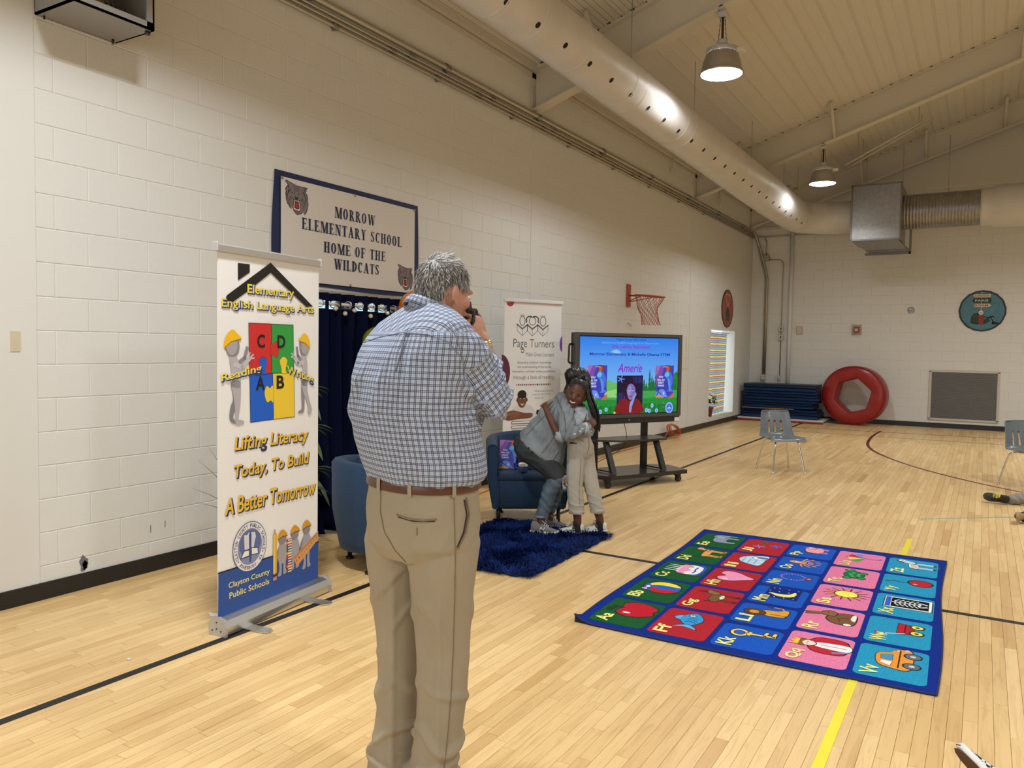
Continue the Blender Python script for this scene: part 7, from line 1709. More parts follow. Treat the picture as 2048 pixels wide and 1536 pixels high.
cf = MB(); cdir = (WR-ER).normalized(); cpos = ER.lerp(WR, .50); e1 = cdir.orthogonal().normalized(); e2 = cdir.cross(e1)
cf.loft([[cpos+cdir*o_+(e1*math.cos(t)+e2*math.sin(t))*r_ for t in [2*PI*i/24 for i in range(24)]] for o_, r_ in ((-.035, .050), (-.033, .054), (.012, .053), (.014, .046), (.0, .044))], 0, False); o = fixn(cf.build('rolled_cuff', mat('cuff_cloth', (.44, .51, .64), .8), shirt))
# trousers
khaki = mat('khaki_twill', (.325, .275, .20), .75, spec=.2, bump=.25, bscale=260, bdist=.001, var=.05, vscale=4)
def pantdisp(p, n):
    w1 = nz(p, (4, 4, 2.6), 1); w2 = nz(p, (6, 6, 4), 5); d = .006*nz(p, (6, 6, 3.0))+.002*nz(p, (16, 16, 7), 2)
    sg = 1 if p.x > -.025 else -1
    d += .012*fold((p.z*.8+sg*p.x*.9)*34+4*w1, sharp=4)*clamp((.93-p.z)*5)*clamp((p.z-.50)*4)*.8
    d += .014*fold((p.z+p.x*.5*sg)*44+4.5*w2, sharp=3)*clamp((.56-p.z)*4)
    d += .012*fold(p.z*85+p.x*18+4*w1, sharp=2)*clamp((.24-p.z)*8)
    if p.z > .9: d += .006*fold((p.x-p.z*.5)*60+3*w2, sharp=3)*clamp((p.z-.9)*9)*clamp((1.03-p.z)*12)
    cx = .056 if sg > 0 else -.10; q = p.x-cx+.012; d += .006*math.exp(-(q/.010)**2)*(n.y < 0)*clamp((.88-p.z)*5)
    return d
pb = MB()
pb.loft([silr(*q) for q in ((1.134, -.196, .166, .80), (1.09, -.200, .168, .80), (1.04, -.206, .172, .82), (.98, -.204, .174, .84), (.92, -.198, .168, .80), (.87, -.165, .145, .8))][::-1])
def leg(pts): 
    rs_ = [ring((x, y, z), a, b_, RO, 0, 0, 2.2, 24) for x, y, z, a, b_ in pts]; pb.loft(rs_)
leg([(.035, -.055, 1.0, .10, .125), (.052, -.068, .92, .112, .128), (.055, -.073, .84, .105, .115), (.056, -.075, .75, .097, .104), (.058, -.072, .64, .089, .094), (.058, -.072, .54, .085, .086), (.056, -.078, .42, .081, .080), (.048, -.080, .30, .079, .078), (.036, -.078, .20, .080, .080), (.024, -.076, .115, .082, .086), (.018, -.074, .062, .078, .088)][::-1])
leg([(-.08, .05, 1.0, .10, .125), (-.096, .07, .90, .105, .122), (-.100, .078, .80, .096, .110), (-.100, .082, .68, .085, .092), (-.098, .086, .56, .078, .082), (-.096, .082, .42, .074, .076), (-.098, .078, .30, .074, .074), (-.102, .074, .20, .078, .080), (-.108, .070, .11, .082, .092), (-.110, .068, .052, .080, .096)][::-1])
pants = remesh('khaki_trousers', pb, .0065, khaki, man, 3, pantdisp)
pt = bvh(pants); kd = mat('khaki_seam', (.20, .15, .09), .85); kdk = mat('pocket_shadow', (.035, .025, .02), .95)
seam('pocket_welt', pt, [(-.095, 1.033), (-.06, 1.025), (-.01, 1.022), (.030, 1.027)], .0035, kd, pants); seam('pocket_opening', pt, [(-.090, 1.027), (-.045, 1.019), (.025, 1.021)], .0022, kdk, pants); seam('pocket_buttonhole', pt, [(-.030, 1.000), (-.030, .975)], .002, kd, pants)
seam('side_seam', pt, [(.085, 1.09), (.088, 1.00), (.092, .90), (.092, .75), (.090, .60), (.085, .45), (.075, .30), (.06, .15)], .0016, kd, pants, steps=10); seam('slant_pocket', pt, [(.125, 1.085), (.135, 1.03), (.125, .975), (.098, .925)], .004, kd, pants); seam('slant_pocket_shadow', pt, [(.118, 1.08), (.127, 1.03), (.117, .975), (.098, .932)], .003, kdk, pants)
seam('seat_seam', pt, [(-.150, 1.095), (-.150, 1.03), (-.135, .97), (-.10, .915), (-.065, .875)], .0018, kd, pants, steps=8)
for i, (x0, x1) in enumerate(((-.10, -.098), (.052, .054))): pass
belt = MB(); belt.loft([silr(*q) for q in ((1.102, -.203, .173, .80), (1.106, -.206, .176, .80), (1.140, -.203, .173, .80), (1.144, -.199, .169, .80))], 0, False); belt = fixn(belt.build('leather_belt', mat('brown_leather', (.085, .028, .016), .38, spec=.5), man))
bt = bvh(belt)
for x in (-.158, -.055, .085):
    q0 = lay(bt, x, 1.122, off=.0015)
    if q0 is None: continue
    a_ = lay(bt, x-.006, 1.122, off=.0015); c_ = lay(bt, x+.006, 1.122, off=.0015); mb = MB(); mb.loft([[V(a_.x, a_.y, z), V(c_.x, c_.y, z), V(c_.x, c_.y+.002, z), V(a_.x, a_.y+.002, z)] for z in (1.096, 1.118, 1.146)], 0, True, True, False)
    mb.v = [V(p.x, p.y-.0025, p.z) for p in mb.v]; mb.build('belt_loop', khaki, pants)
bl = mat('brown_shoe_leather', (.07, .025, .014), .35); bs_ = mat('shoe_sole_dark', (.02, .015, .012), .6)
fa = math.atan2(FD.y, FD.x)
shoe(man, (.018-.085*FD.x, -.074-.085*FD.y), fa-.12, .30, .108, .115, bl, bs_); shoe(man, (-.11-.085*FD.x, .068-.085*FD.y), fa+.15, .30, .108, .115, bl, bs_)
# hair
hairg = mat('grey_hair', (.22, .21, .20), .55, spec=.4, var=.5, vscale=90)
hm_ = MB()
hm_.sph((0, -.014, .024), (.0775, .0975, .106), n=30, m=20)
hcap = fixn(xf(hm_, Matrix.Identity(4)).build('hair', hairg, man))
def hair_keep(p):  # local head frame
    front = p.y > .062-.25*max(0, p.z-.06)
    ear = abs(p.x) > .048 and p.z < .022 and p.y > -.045 and p.y < .06
    nape = p.z < -.040-.1*max(0, -p.y-.06)
    temple = p.y > .035 and p.z < .045
    return not (front and p.z < .085) and not ear and not nape and not (temple and p.z < .02)
bm = bmesh.new(); bm.from_mesh(hcap.data); bmesh.ops.subdivide_edges(bm, edges=bm.edges, cuts=2, use_grid_fill=True); bmesh.ops.delete(bm, geom=[f for f in bm.faces if not hair_keep(f.calc_center_median())], context='FACES')
for v_ in bm.verts: v_.co = HM @ (v_.co*(1+.02*noise.noise(v_.co*40)+.012*noise.noise(v_.co*110)))
bm.to_mesh(hcap.data); bm.free()
def flow_m(p, n_): 
    if p.z > .085: return V(p.x*4, .5-p.y*3, -.1)
    return V(p.x*1.5, .25, -1)
hs = [mat('hair_silver', (.52, .51, .49), .5, spec=.4), mat('hair_mid', (.19, .18, .17), .5, spec=.4), mat('hair_dark', (.075, .07, .065), .5, spec=.4)]
for k, (m_, n_) in enumerate(zip(hs, (3200, 4200, 3200))):
    strands('hair_strands', HM, hcap, m_, n_, .024, lambda p, u: hair_keep(p) and (k != 0 or p.z > -.02 or u.y < -.3) and (k != 2 or p.z < .085), rad=(.0775, .0975, .106), c=(0, -.014, .024), w_=.0011, flow=flow_m, seed=20+k, lift=.10)
eyes(HM, man)
mb = MB()
for (x, y, z) in ((.0, .0, .03), (.005, .01, .034), (-.005, -.01, .03), (.01, 0, .028)):
    c0 = HM @ V(x*2, -.03+y, .132); mb.tube([c0, c0+V(x*2, y*2, z*.5), c0+V(x*5+.004, y*3, z)], [.0009, .0007, .0003], 4)
mb.build('stray_hair', hs[0], hcap)
# camera in the hands
cm = thing('camera', 'black camera with orange accent held at the eye of the grey-haired person', 'camera', tuple(man.matrix_basis @ V(.112, .120, 1.662)), math.radians(36.5)+fa-PI/2)
blk2 = mat('camera_black', (.010, .010, .011), .45)
mb = MB(); mb.box((-.065, -.028, -.048), (.065, .028, .042), bev=.008); mb.prism([(-.028, -.03, .040), (.028, -.03, .040), (.018, -.03, .068), (-.018, -.03, .068)], (0, .055, 0)); fixn(mb.build('camera_body', blk2, cm))
mb = MB(); mb.cyl((0, .028, -.004), (0, .045, -.004), .036, n=24); mb.cyl((0, .045, -.004), (0, .066, -.004), .033, .034, n=24); mb.build('lens_barrel', blk2, cm); mb = MB(); mb.cyl((0, .065, -.004), (0, .0675, -.004), .029, n=24); mb.build('front_glass', mat('lens_glass', (.02, .02, .05), .05, coat=1), cm)
mb = MB(); mb.box((-.018, -.040, .042), (.018, -.028, .062), bev=.004); mb.build('eyecup', blk2, cm); mb = MB(); mb.tube(setcurve([(.064, 0, .03), (.085, -.015, .0), (.078, -.02, -.05), (.070, -.012, -.095)], 5), .0075, 6); mb.build('wrist_strap', blk2, cm); mb = MB(); mb.box((.068, -.034, -.018), (.082, -.022, .004), bev=.003); mb.build('strap_accent', mat('orange_accent', (.75, .18, .02), .5), cm)
mb = MB(); wc = WR.lerp(ER, .13); dr_ = (WR-ER).normalized(); e1 = dr_.orthogonal().normalized(); e2 = dr_.cross(e1); mb.loft([[wc+dr_*o_+(e1*math.cos(t)+e2*math.sin(t))*r_ for t in [2*PI*i/20 for i in range(20)]] for o_, r_ in ((-.009, .030), (-.008, .034), (.008, .034), (.009, .030))], 0, False); fixn(mb.build('wristwatch', mat('watch_gold', (.75, .62, .35), .25, metal=.9), man))
# ---------------------------------------------------------------- the hugging pair (own frames: x to the right as seen, y away, z up)
denim = mat('grey_denim', (.23, .26, .285), .85, spec=.15, bump=.5, bscale=140, bdist=.0015, var=.22, vscale=9)
denimL = mat('light_grey_denim', (.36, .40, .44), .85, spec=.15, bump=.5, bscale=140, bdist=.0015, var=.2, vscale=10)
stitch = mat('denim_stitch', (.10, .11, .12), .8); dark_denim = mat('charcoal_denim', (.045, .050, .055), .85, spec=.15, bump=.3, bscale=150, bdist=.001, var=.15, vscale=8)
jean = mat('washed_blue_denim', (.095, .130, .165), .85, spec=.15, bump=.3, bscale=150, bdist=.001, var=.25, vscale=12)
cream = mat('stone_cotton', (.46, .43, .365), .85, spec=.15, bump=.25, bscale=120, bdist=.001, var=.06, vscale=6)
blackhair = mat('black_hair', (.008, .007, .008), .42, spec=.5)
BX, BY = 1.93, 5.87; BR = math.radians(26.5)
def wr(a, f=1.0): return lambda p, n: f*(.006*nz(p, (10, 10, 8), a)+.0045*nz(p, (24, 24, 18), a+4)+.004*math.sin((p.z+p.x*.6)*80+4*nz(p, (8, 8, 8), a)))
# bending adult
wo = thing('person', 'person in grey denim jacket and ripped jeans bending forward to hug the child', 'person', (BX, BY, 0), BR)
b = MB(); WH = orient((.004, .135, 1.268), V(.75, .25, -.35), V(-.2, 0, 1)); b.add(headmb(.98), WH)
hipc, mid, shc, nk = V(-.375, .11, .715), V(-.26, .10, .88), V(-.135, .09, 1.06), V(-.085, .11, 1.16)
limb(b, [hipc, mid, shc, nk], [.115, .105, .10, .06]); limb(b, [nk, (-.07, .13, 1.22)], [.05, .05], sm=1)
K1, A1 = V(-.165, -.02, .500), V(-.292, -.03, .125); K2, A2 = V(-.145, .17, .47), V(-.225, .20, .125)
limb(b, [hipc+V(-.03, -.07, -.01), hipc.lerp(K1, .5)+V(0, -.04, .01), K1], [.092, .080, .056]); limb(b, [K1, K1.lerp(A1, .35), A1], [.054, .052, .034])
limb(b, [hipc+V(-.02, .07, -.01), hipc.lerp(K2, .5)+V(0, .04, 0), K2], [.09, .078, .056]); limb(b, [K2, K2.lerp(A2, .35), A2], [.052, .05, .034])
limb(b, [A1, A1+V(.02, 0, -.06)], [.036, .034], sm=1); limb(b, [A2, A2+V(.02, 0, -.06)], [.036, .034], sm=1)
S1, E1, W1 = V(-.095, -.075, 1.085), V(-.075, -.215, .885), V(.085, -.175, .925)
limb(b, [S1, S1.lerp(E1, .5), E1], [.048, .042, .036]); limb(b, [E1, E1.lerp(W1, .5), W1], [.035, .031, .023]); hand(b, W1, V(.62, .42, .62), V(-.5, .1, .8), V(.35, -.85, .2), L=.075, curl=(.35, .45, .3), sc=.86)
S2, E2, W2 = V(-.10, .22, 1.09), V(.04, .27, 1.02), V(.12, .18, 1.0)
limb(b, [S2, E2], [.045, .038], sm=1); limb(b, [E2, W2], [.036, .024], sm=1); hand(b, W2, V(.3, -.8, .1), V(0, .1, 1), V(.9, .4, 0), L=.07, curl=(.3, .3, .3), sc=.85)
remesh('body', b, .006, skin2, wo, 2)
# trousers: dark thighs, washed lower leg
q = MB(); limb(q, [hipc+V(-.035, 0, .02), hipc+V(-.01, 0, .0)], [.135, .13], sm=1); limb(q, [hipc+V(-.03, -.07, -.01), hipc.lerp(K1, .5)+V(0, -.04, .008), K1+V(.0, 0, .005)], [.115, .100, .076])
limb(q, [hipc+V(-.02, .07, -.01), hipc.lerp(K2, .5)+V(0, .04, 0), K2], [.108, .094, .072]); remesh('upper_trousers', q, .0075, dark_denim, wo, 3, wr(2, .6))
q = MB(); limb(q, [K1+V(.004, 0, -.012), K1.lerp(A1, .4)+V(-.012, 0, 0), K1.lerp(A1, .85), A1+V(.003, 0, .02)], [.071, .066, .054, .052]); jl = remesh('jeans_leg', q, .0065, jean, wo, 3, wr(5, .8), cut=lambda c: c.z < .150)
q = MB(); limb(q, [K2, K2.lerp(A2, .5), A2+V(0, 0, .02)], [.068, .06, .050]); remesh('jeans_leg', q, .0075, jean, wo, 3, wr(6, .8), cut=lambda c: c.z < .150)
mb = MB(); mb.loft([ring((A1.x+.004, A1.y, z), r_, r_, 0, 0, 0, 2, 20) for z, r_ in ((.148, .053), (.150, .057), (.168, .057), (.170, .053))], 0, False); mb.build('turned_hem', mat('hem_light', (.16, .22, .28), .8), wo)
# ripped knee
rk = MB(); rk.sph((K1.x+.058, K1.y-.03, K1.z-.035), (.026, .030, .046), n=14, m=10); rk.build('knee_rip', mat('knee_skin', (.15, .06, .03), .5), wo)
mb = MB(); rs = random.Random(8)
for k in range(46):
    a = rs.uniform(0, 2*PI); c = V(K1.x+.064, K1.y-.048, K1.z-.035)+V(.024*math.cos(a)*.6, -.006, .048*math.sin(a)); d = V(rs.gauss(.012, .01), rs.gauss(-.008, .004), rs.gauss(-.012, .012)); mb.tube([c, c+d*.6, c+d+V(0, 0, -.006)], [.0016, .0014, .0008], 4)
mb.build('frayed_threads', mat('white_thread', (.62, .62, .60), .9), wo)['kind'] = 'stuff'
# jacket
j = MB(); ax = (shc-hipc).normalized(); px_ = V(ax.z, 0, -ax.x)   # px_ points to the belly side (right and down)
def jr(c, a, bb, sh=0): return [V(*c)+px_*(a*math.cos(t)+sh)+V(0, 1, 0)*bb*math.sin(t) for t in [2*PI*i/30 for i in range(30)]]
j.loft([jr(V(-.325, .10, .672), .205, .19), jr(V(-.318, .10, .684), .222, .20), jr(V(-.30, .10, .71), .225, .20), jr(V(-.265, .10, .80), .200, .195), jr(V(-.215, .10, .90), .170, .185), jr(V(-.165, .095, .995), .148, .19), jr(V(-.125, .09, 1.065), .130, .185), jr(V(-.095, .09, 1.12), .10, .14), jr(V(-.075, .10, 1.165), .07, .08)])
limb(j, [S1+V(-.01, .03, .0), S1.lerp(E1, .5), E1+V(0, 0, -.004)], [.082, .072, .064]); limb(j, [E1+V(0, 0, -.004), E1.lerp(W1, .5), W1+V(-.012, .0, -.004)], [.062, .055, .047]); limb(j, [S2, E2, W2+V(-.02, .02, 0)], [.07, .06, .05])
def jd(p, n):
    d = .008*nz(p, (9, 9, 9), 7)+.004*nz(p, (25, 25, 25), 3); t = p.x*.9+p.z*.4
    d += .007*math.sin(t*60+3*nz(p, (6, 6, 6), 2))*max(0, min(1, (p.z-.72)*5))
    if p.y < -.1 and p.x > -.12: d += .006*math.sin((p.x*1.1-p.z*.5)*120+2*nz(p, (9, 9, 9)))
    return d
jk = remesh('denim_jacket', j, .0068, denim, wo, 2, jd)
jt = bvh(jk)
seam('hem_band', jt, [(-.478, .775), (-.40, .715), (-.32, .655), (-.24, .60), (-.165, .556)], .0032, stitch, jk, steps=10); seam('hem_stitch', jt, [(-.462, .805), (-.39, .745), (-.31, .690), (-.23, .635), (-.15, .590)], .0022, mat('pale_stitch', (.30, .32, .34), .8), jk, steps=10)
seam('yoke_seam', jt, [(-.19, 1.185), (-.155, 1.12), (-.115, 1.05), (-.10, .98), (-.095, .90)], .0035, stitch, jk, steps=8); seam('back_seam', jt, [(-.42, .84), (-.34, .93), (-.26, 1.02), (-.20, 1.10)], .0028, stitch, jk, steps=8); seam('side_seam', jt, [(-.29, .70), (-.22, .79), (-.17, .87)], .0028, stitch, jk, steps=8); seam('welt_pocket', jt, [(-.21, .62), (-.15, .71)], .006, stitch, jk, steps=6)
for (x, z) in ((-.40, .735), (-.365, .705)):
    h = lay(jt, x, z, off=.001)
    if h is not None: mb = MB(); mb.sph(h, .0085, n=10, m=6); mb.build('button', mat('dark_button', (.03, .03, .03), .4, metal=.5), jk)
cd_ = (W1-E1).normalized(); e1 = cd_.orthogonal().normalized(); e2 = cd_.cross(e1); mb = MB(); mb.loft([[W1+cd_*(o_-.02)+(e1*math.cos(t)+e2*math.sin(t))*r_ for t in [2*PI*i/22 for i in range(22)]] for o_, r_ in ((-.02, .046), (-.018, .051), (.018, .053), (.02, .047), (.0, .044))], 0, False); fixn(mb.build('jacket_cuff', mat('frayed_cuff', (.42, .47, .50), .85, var=.3, vscale=40), jk))
for (x, z, l_) in ((.015, .905, .035), (.045, .925, .028), (-.02, .885, .02)):
    h = lay(jt, x, z, off=.0015)
    if h is not None: mb = MB(); mb.box((h.x-l_/2, h.y-.001, h.z-.006), (h.x+l_/2, h.y+.001, h.z+.006)); mb.build('bleached_wear', mat('bleached', (.55, .58, .60), .85), jk)
mb = MB()
for k in range(26):
    a = k*.7; c = W1+cd_*.005+(e1*math.cos(a)+e2*math.sin(a))*.048; mb.tube([c, c+cd_*.016+V(.002, -.004, -.012), c+cd_*.022+V(0, -.004, -.024)], [.0014, .0012, .0006], 4)
mb.build('frayed_threads', mat('white_thread', (.62, .62, .6), .9), jk)['kind'] = 'stuff'
# hair
h_ = MB(); h_.add(xf((lambda m: (m.sph((0, -.014, .026), (.092, .112, .118), n=26, m=16), m)[1])(MB()), WH)); limb(h_, [WH @ V(-.02, -.06, .03), V(-.080, .08, 1.19), V(-.100, .02, 1.13)], [.055, .04, .02]); limb(h_, [WH @ V(.03, -.09, .04), V(.02, .18, 1.25), V(.05, .17, 1.12)], [.07, .06, .03])
wh_ = remesh('long_black_hair', h_, .008, blackhair, wo, 3, lambda p, n: .0022*math.sin(p.x*260+p.z*60)+.002*nz(p, (20, 20, 8)), cut=lambda c: (WH.inverted() @ c).y > .075 and (WH.inverted() @ c).z < .07)
eyes(WH, wo, .98)
gs = mat('grey_suede', (.17, .16, .155), .8); gw = mat('shoe_white', (.62, .62, .60), .5)
sh1 = shoe(wo, (A1.x-.085, A1.y-.0), math.radians(-8), .245, .088, .105, gs, gw, gw, .012); shoe(wo, (A2.x-.085, A2.y), math.radians(-4), .245, .088, .10, gs, gw, gw, .012)
sM = Matrix.Translation(V(A1.x-.085, A1.y, .012)) @ Matrix.Rotation(math.radians(-8), 4, 'Z'); mb = MB()
for a, c in (((.085, .028), (.098, .062)), ((.098, .062), (.116, .030)), ((.116, .030), (.128, .062))): mb.tube([sM @ V(a[0], -.040, a[1]), sM @ V(c[0], -.037, c[1])], .0042, 5)
mb.build('side_emblem', gw, sh1)

# child
ch = thing('person', 'smiling child with braided ponytail, pale denim jacket and stone trousers, hugging the adult', 'person', (BX, BY, 0), BR)
GH = orient((-.014, -.050, 1.192), V(-.18, -1, -.10), V(.30, .05, 1)); b = MB(); b.add(headmb(1.0, True), GH)
limb(b, [(.012, .0, .86), (.008, -.01, .98), (.012, -.005, 1.045)], [.085, .09, .07]); limb(b, [(.012, -.01, 1.05), (.0, -.025, 1.13)], [.040, .040], sm=1)
GK1, GA1 = V(-.012, -.015, .42), V(.022, .0, .09); GK2, GA2 = V(.128, .05, .42), V(.215, .070, .10)
limb(b, [(-.005, -.03, .76), GK1, V(.005, -.005, .25), GA1], [.07, .046, .042, .029]); limb(b, [(.055, .04, .76), GK2, V(.172, .062, .25), GA2], [.07, .046, .042, .029])
limb(b, [GA1, GA1+V(-.03, 0, -.04)], [.028, .026], sm=1); limb(b, [GA2, GA2+V(-.03, 0, -.04)], [.028, .026], sm=1)
GS, GE, GW = V(.045, -.105, 1.005), V(-.150, -.205, .855), V(-.262, -.175, 1.075)
limb(b, [GS, GS.lerp(GE, .5), GE], [.04, .036, .031]); limb(b, [GE, GE.lerp(GW, .45), GW], [.031, .030, .021]); hand(b, GW, V(-.06, .16, .18), V(.9, .3, .1), V(-.3, -.9, .2), L=.066, curl=(.5, .6, .4), sc=.76)
GS2, GE2 = V(-.02, .10, 1.0), V(-.16, .25, .98); limb(b, [GS2, GE2], [.04, .03], sm=1); limb(b, [GE2, V(-.28, .26, 1.0)], [.03, .022], sm=1); hand(b, V(-.28, .26, 1.0), V(-1, -.2, .1), V(0, 0, 1), V(-.2, .9, 0), L=.06, curl=(.4, .4, .4), sc=.74)
remesh('body', b, .0052, skin2, ch, 2)
q = MB(); rz_ = ring
q.loft([ring((x, y, z), a, bb, .3) for x, y, z, a, bb in ((.012, 0, .87, .088, .078), (.018, 0, .82, .098, .088), (.03, .005, .76, .112, .098), (.035, .01, .70, .112, .10), (.03, .01, .66, .09, .085))])
limb(q, [(-.002, -.028, .74), (-.008, -.02, .58), (-.012, -.014, .42), (.0, -.006, .28), (.008, -.002, .20)], [.083, .076, .068, .066, .064]); limb(q, [(.06, .04, .74), (.09, .046, .58), (.128, .05, .42), (.166, .060, .28), (.184, .064, .205)], [.083, .074, .066, .060, .060])
gp = remesh('cropped_trousers', q, .0066, cream, ch, 3, lambda p, n: .004*nz(p, (9, 9, 6), 1)+.005*max(0, math.sin((p.z+p.x*.5)*95+4*nz(p, (8, 8, 8))))**2*max(.15, min(1, (.5-p.z)*4)), cut=lambda c: c.z < .185)
gt = bvh(gp)
seam('seat_seam', gt, [(.095, .85), (.10, .76), (.085, .70)], .0022, mat('stone_seam', (.24, .22, .18), .9), gp); seam('pocket_seam', gt, [(-.01, .83), (.03, .815), (.055, .80)], .0022, mat('stone_seam', (.24, .22, .18), .9), gp); seam('inner_seam', gt, [(.035, .66), (.03, .52), (.025, .40), (.035, .27)], .0022, mat('stone_seam', (.24, .22, .18), .9), gp)
for (x, y, z, r_) in ((.008, -.002, .195, .066), (.185, .064, .197, .062)):
    mb = MB(); mb.loft([ring((x, y, zz), r2, r2, 0, 0, 0, 2, 20) for zz, r2 in ((z-.010, r_-.004), (z-.009, r_), (z+.022, r_), (z+.024, r_-.004))], 0, False); mb.build('turned_hem', cream, gp)
j = MB(); j.loft([ring((x, y, z), a, bb, .3) for x, y, z, a, bb in ((.012, .0, .845, .118, .105), (.010, 0, .86, .130, .118), (.008, -.005, .90, .136, .125), (.006, -.008, .96, .132, .125), (.008, -.008, 1.01, .118, .115), (.010, -.008, 1.05, .085, .085), (.008, -.012, 1.085, .056, .056))])
limb(j, [GS+V(-.01, .02, 0), GS.lerp(GE, .5), GE+V(.01, 0, 0)], [.066, .060, .053]); limb(j, [GS2, GE2+V(.03, 0, 0)], [.06, .045], sm=1)
gj = remesh('denim_jacket', j, .0062, denimL, ch, 2, lambda p, n: .007*nz(p, (11, 11, 11), 2)+.006*math.sin((p.x*.9+p.z*.7)*85+4*nz(p, (8, 8, 8), 4)))
gjt = bvh(gj); seam('shoulder_seam', gjt, [(.075, 1.04), (.055, .985), (.02, .955)], .003, stitch, gj); seam('hem_seam', gjt, [(-.05, .875), (.03, .865), (.10, .875)], .003, stitch, gj)
mb = MB(); rows = [ring((.006, -.02, 1.085+dz), r_, r_, 0, -.2, .25, 2, 30) for r_, dz in ((.052, -.02), (.054, .015), (.058, .026), (.074, .006), (.084, -.016))]; mb.loft(rows, 0, False); co2 = fixn(mb.build('jacket_collar', denimL, gj)); modmesh(co2, ('SOLIDIFY', dict(thickness=.004)))
mb = MB(); mb.loft([ring((0, -.03, 1.10+dz), r_, r_, 0, -.1, .15, 2, 20) for r_, dz in ((.046, -.02), (.046, .012))], 0, False); mb.build('black_top', mat('black_cloth', (.012, .012, .014), .9), ch)
# face: eyes, brows, smiling mouth
eyes(GH, ch, 1.0, '#120a08'); 
def fl(pts, r_, m, n_): mb = MB(); mb.tube([GH @ (V(*p)*1.0) for p in setcurve(pts, 4)], r_, 6); mb.build(n_, m, ch)
lash = mat('lash_black', (.008, .006, .006), .5)
for s_ in (-1, 1):
    fl([(s_*.016, .086, .001), (s_*.032, .089, .009), (s_*.048, .077, .002)], .0028, lash, 'eyelid'); fl([(s_*.016, .090, .021), (s_*.034, .091, .028), (s_*.051, .076, .020)], .0024, lash, 'eyebrow')
fl([(-.028, .079, -.049), (-.014, .091, -.060), (0, .094, -.063), (.014, .091, -.060), (.028, .079, -.049)], .0058, mat('lip_rose', (.22, .06, .045), .4), 'lower_lip'); fl([(-.023, .084, -.050), (-.011, .0925, -.0565), (0, .0955, -.0585), (.011, .0925, -.0565), (.023, .084, -.050)], .0042, mat('teeth_white', (.75, .72, .66), .3), 'teeth')
# hair: cornrows swept up into a braided ponytail
hb = MB(); hb.sph((0, -.020, .028), (.0795, .100, .107), n=28, m=18); hh = fixn(xf(hb, Matrix.Identity(4)).build('braided_hair', blackhair, ch)); bm = bmesh.new(); bm.from_mesh(hh.data); bmesh.ops.subdivide_edges(bm, edges=bm.edges, cuts=2, use_grid_fill=True)
bmesh.ops.delete(bm, geom=[f for f in bm.faces if (lambda c: (c.y > .035 and c.z < .062) or (c.z < -.03) or (abs(c.x) > .05 and c.z < .0 and c.y > -.02))(f.calc_center_median())], context='FACES')
for v_ in bm.verts: v_.co = GH @ v_.co
bm.to_mesh(hh.data); bm.free()
top = V(.012, -.055, .134)
for k in range(13):
    a = -1.25+2.5*k/12; s0 = V(.076*math.sin(a), -.018+.096*math.cos(a)*.9, .060-.02*abs(math.sin(a))**2); m0 = V(.066*math.sin(a), -.020+.060*math.cos(a), .109)
    pts = setcurve([GH @ s0, GH @ m0, GH @ top], 9); mb = MB(); mb.tube(pts, [.0062+.0018*math.sin(i*2.4) for i in range(len(pts))], 6); mb.build('cornrow', mat('cornrow_black', (.016, .012, .012), .5, spec=.5), hh)
mb = MB(); T0 = GH @ top; mb.sph(T0+V(0, 0, .002), (.034, .034, .024), n=18, m=12); mb.build('hair_bun', blackhair, hh)
mb = MB(); mb.tube([T0+V(.030*math.cos(t)+.012, .030*math.sin(t), .012+.012*math.cos(t)) for t in [2*PI*i/20 for i in range(20)]], .007, 6, loop=True); mb.build('hair_tie', mat('navy_tie', (.02, .03, .09), .7), hh)
rs = random.Random(9)
for k in range(26):
    o1 = V(rs.gauss(0, .012), rs.gauss(0, .016), 0); e_ = rs.uniform(.86, 1.02)
    pts = setcurve([T0+V(.01, .01, .01), T0+V(.055, .02, -.02)+o1, V(.095, -.02, 1.18)+o1*1.6, V(.145, -.02, 1.04)+o1*2.0, V(.165+rs.gauss(0, .012), -.01, e_)+o1*1.2], 7)
    mb = MB(); mb.tube(pts, [.0085*(1-.4*i/len(pts))+.0018*math.sin(i*2.2) for i in range(len(pts))], 6); mb.build('braid', blackhair, hh)
for (a, ang) in ((GA1, 172), (GA2, 176)):
    mb = MB(); mb.loft([ring((a.x-.004*k, a.y, z), r_, r_, 0, 0, 0, 2, 18) for k, (z, r_) in enumerate(((.03, .036), (.06, .034), (.09, .0315), (.112, .032), (.113, .029)))], 0, False); mb.build('black_sock', mat('black_sock', (.010, .010, .012), .9), ch)
    A_ = math.radians(ang); up = shoe(ch, (a.x+.055, a.y+.0), A_, .215, .080, .088, mat('white_sneaker', (.62, .61, .58), .55), mat('sneaker_sole', (.72, .71, .68), .5), mat('lace_grey', (.35, .35, .34), .8), .014)
    if ang == 172:
        M_ = Matrix.Translation(V(a.x+.055, a.y, .014)) @ Matrix.Rotation(A_, 4, 'Z'); mb = MB(); mb.tube([M_ @ V(f, .0345-.02*abs(f-.1), z) for f, z in ((.05, .04), (.09, .034), (.13, .03))], .005, 5); mb.build('shiny_stripe', mat('iridescent', (.25, .75, .65), .15, metal=.6), up)
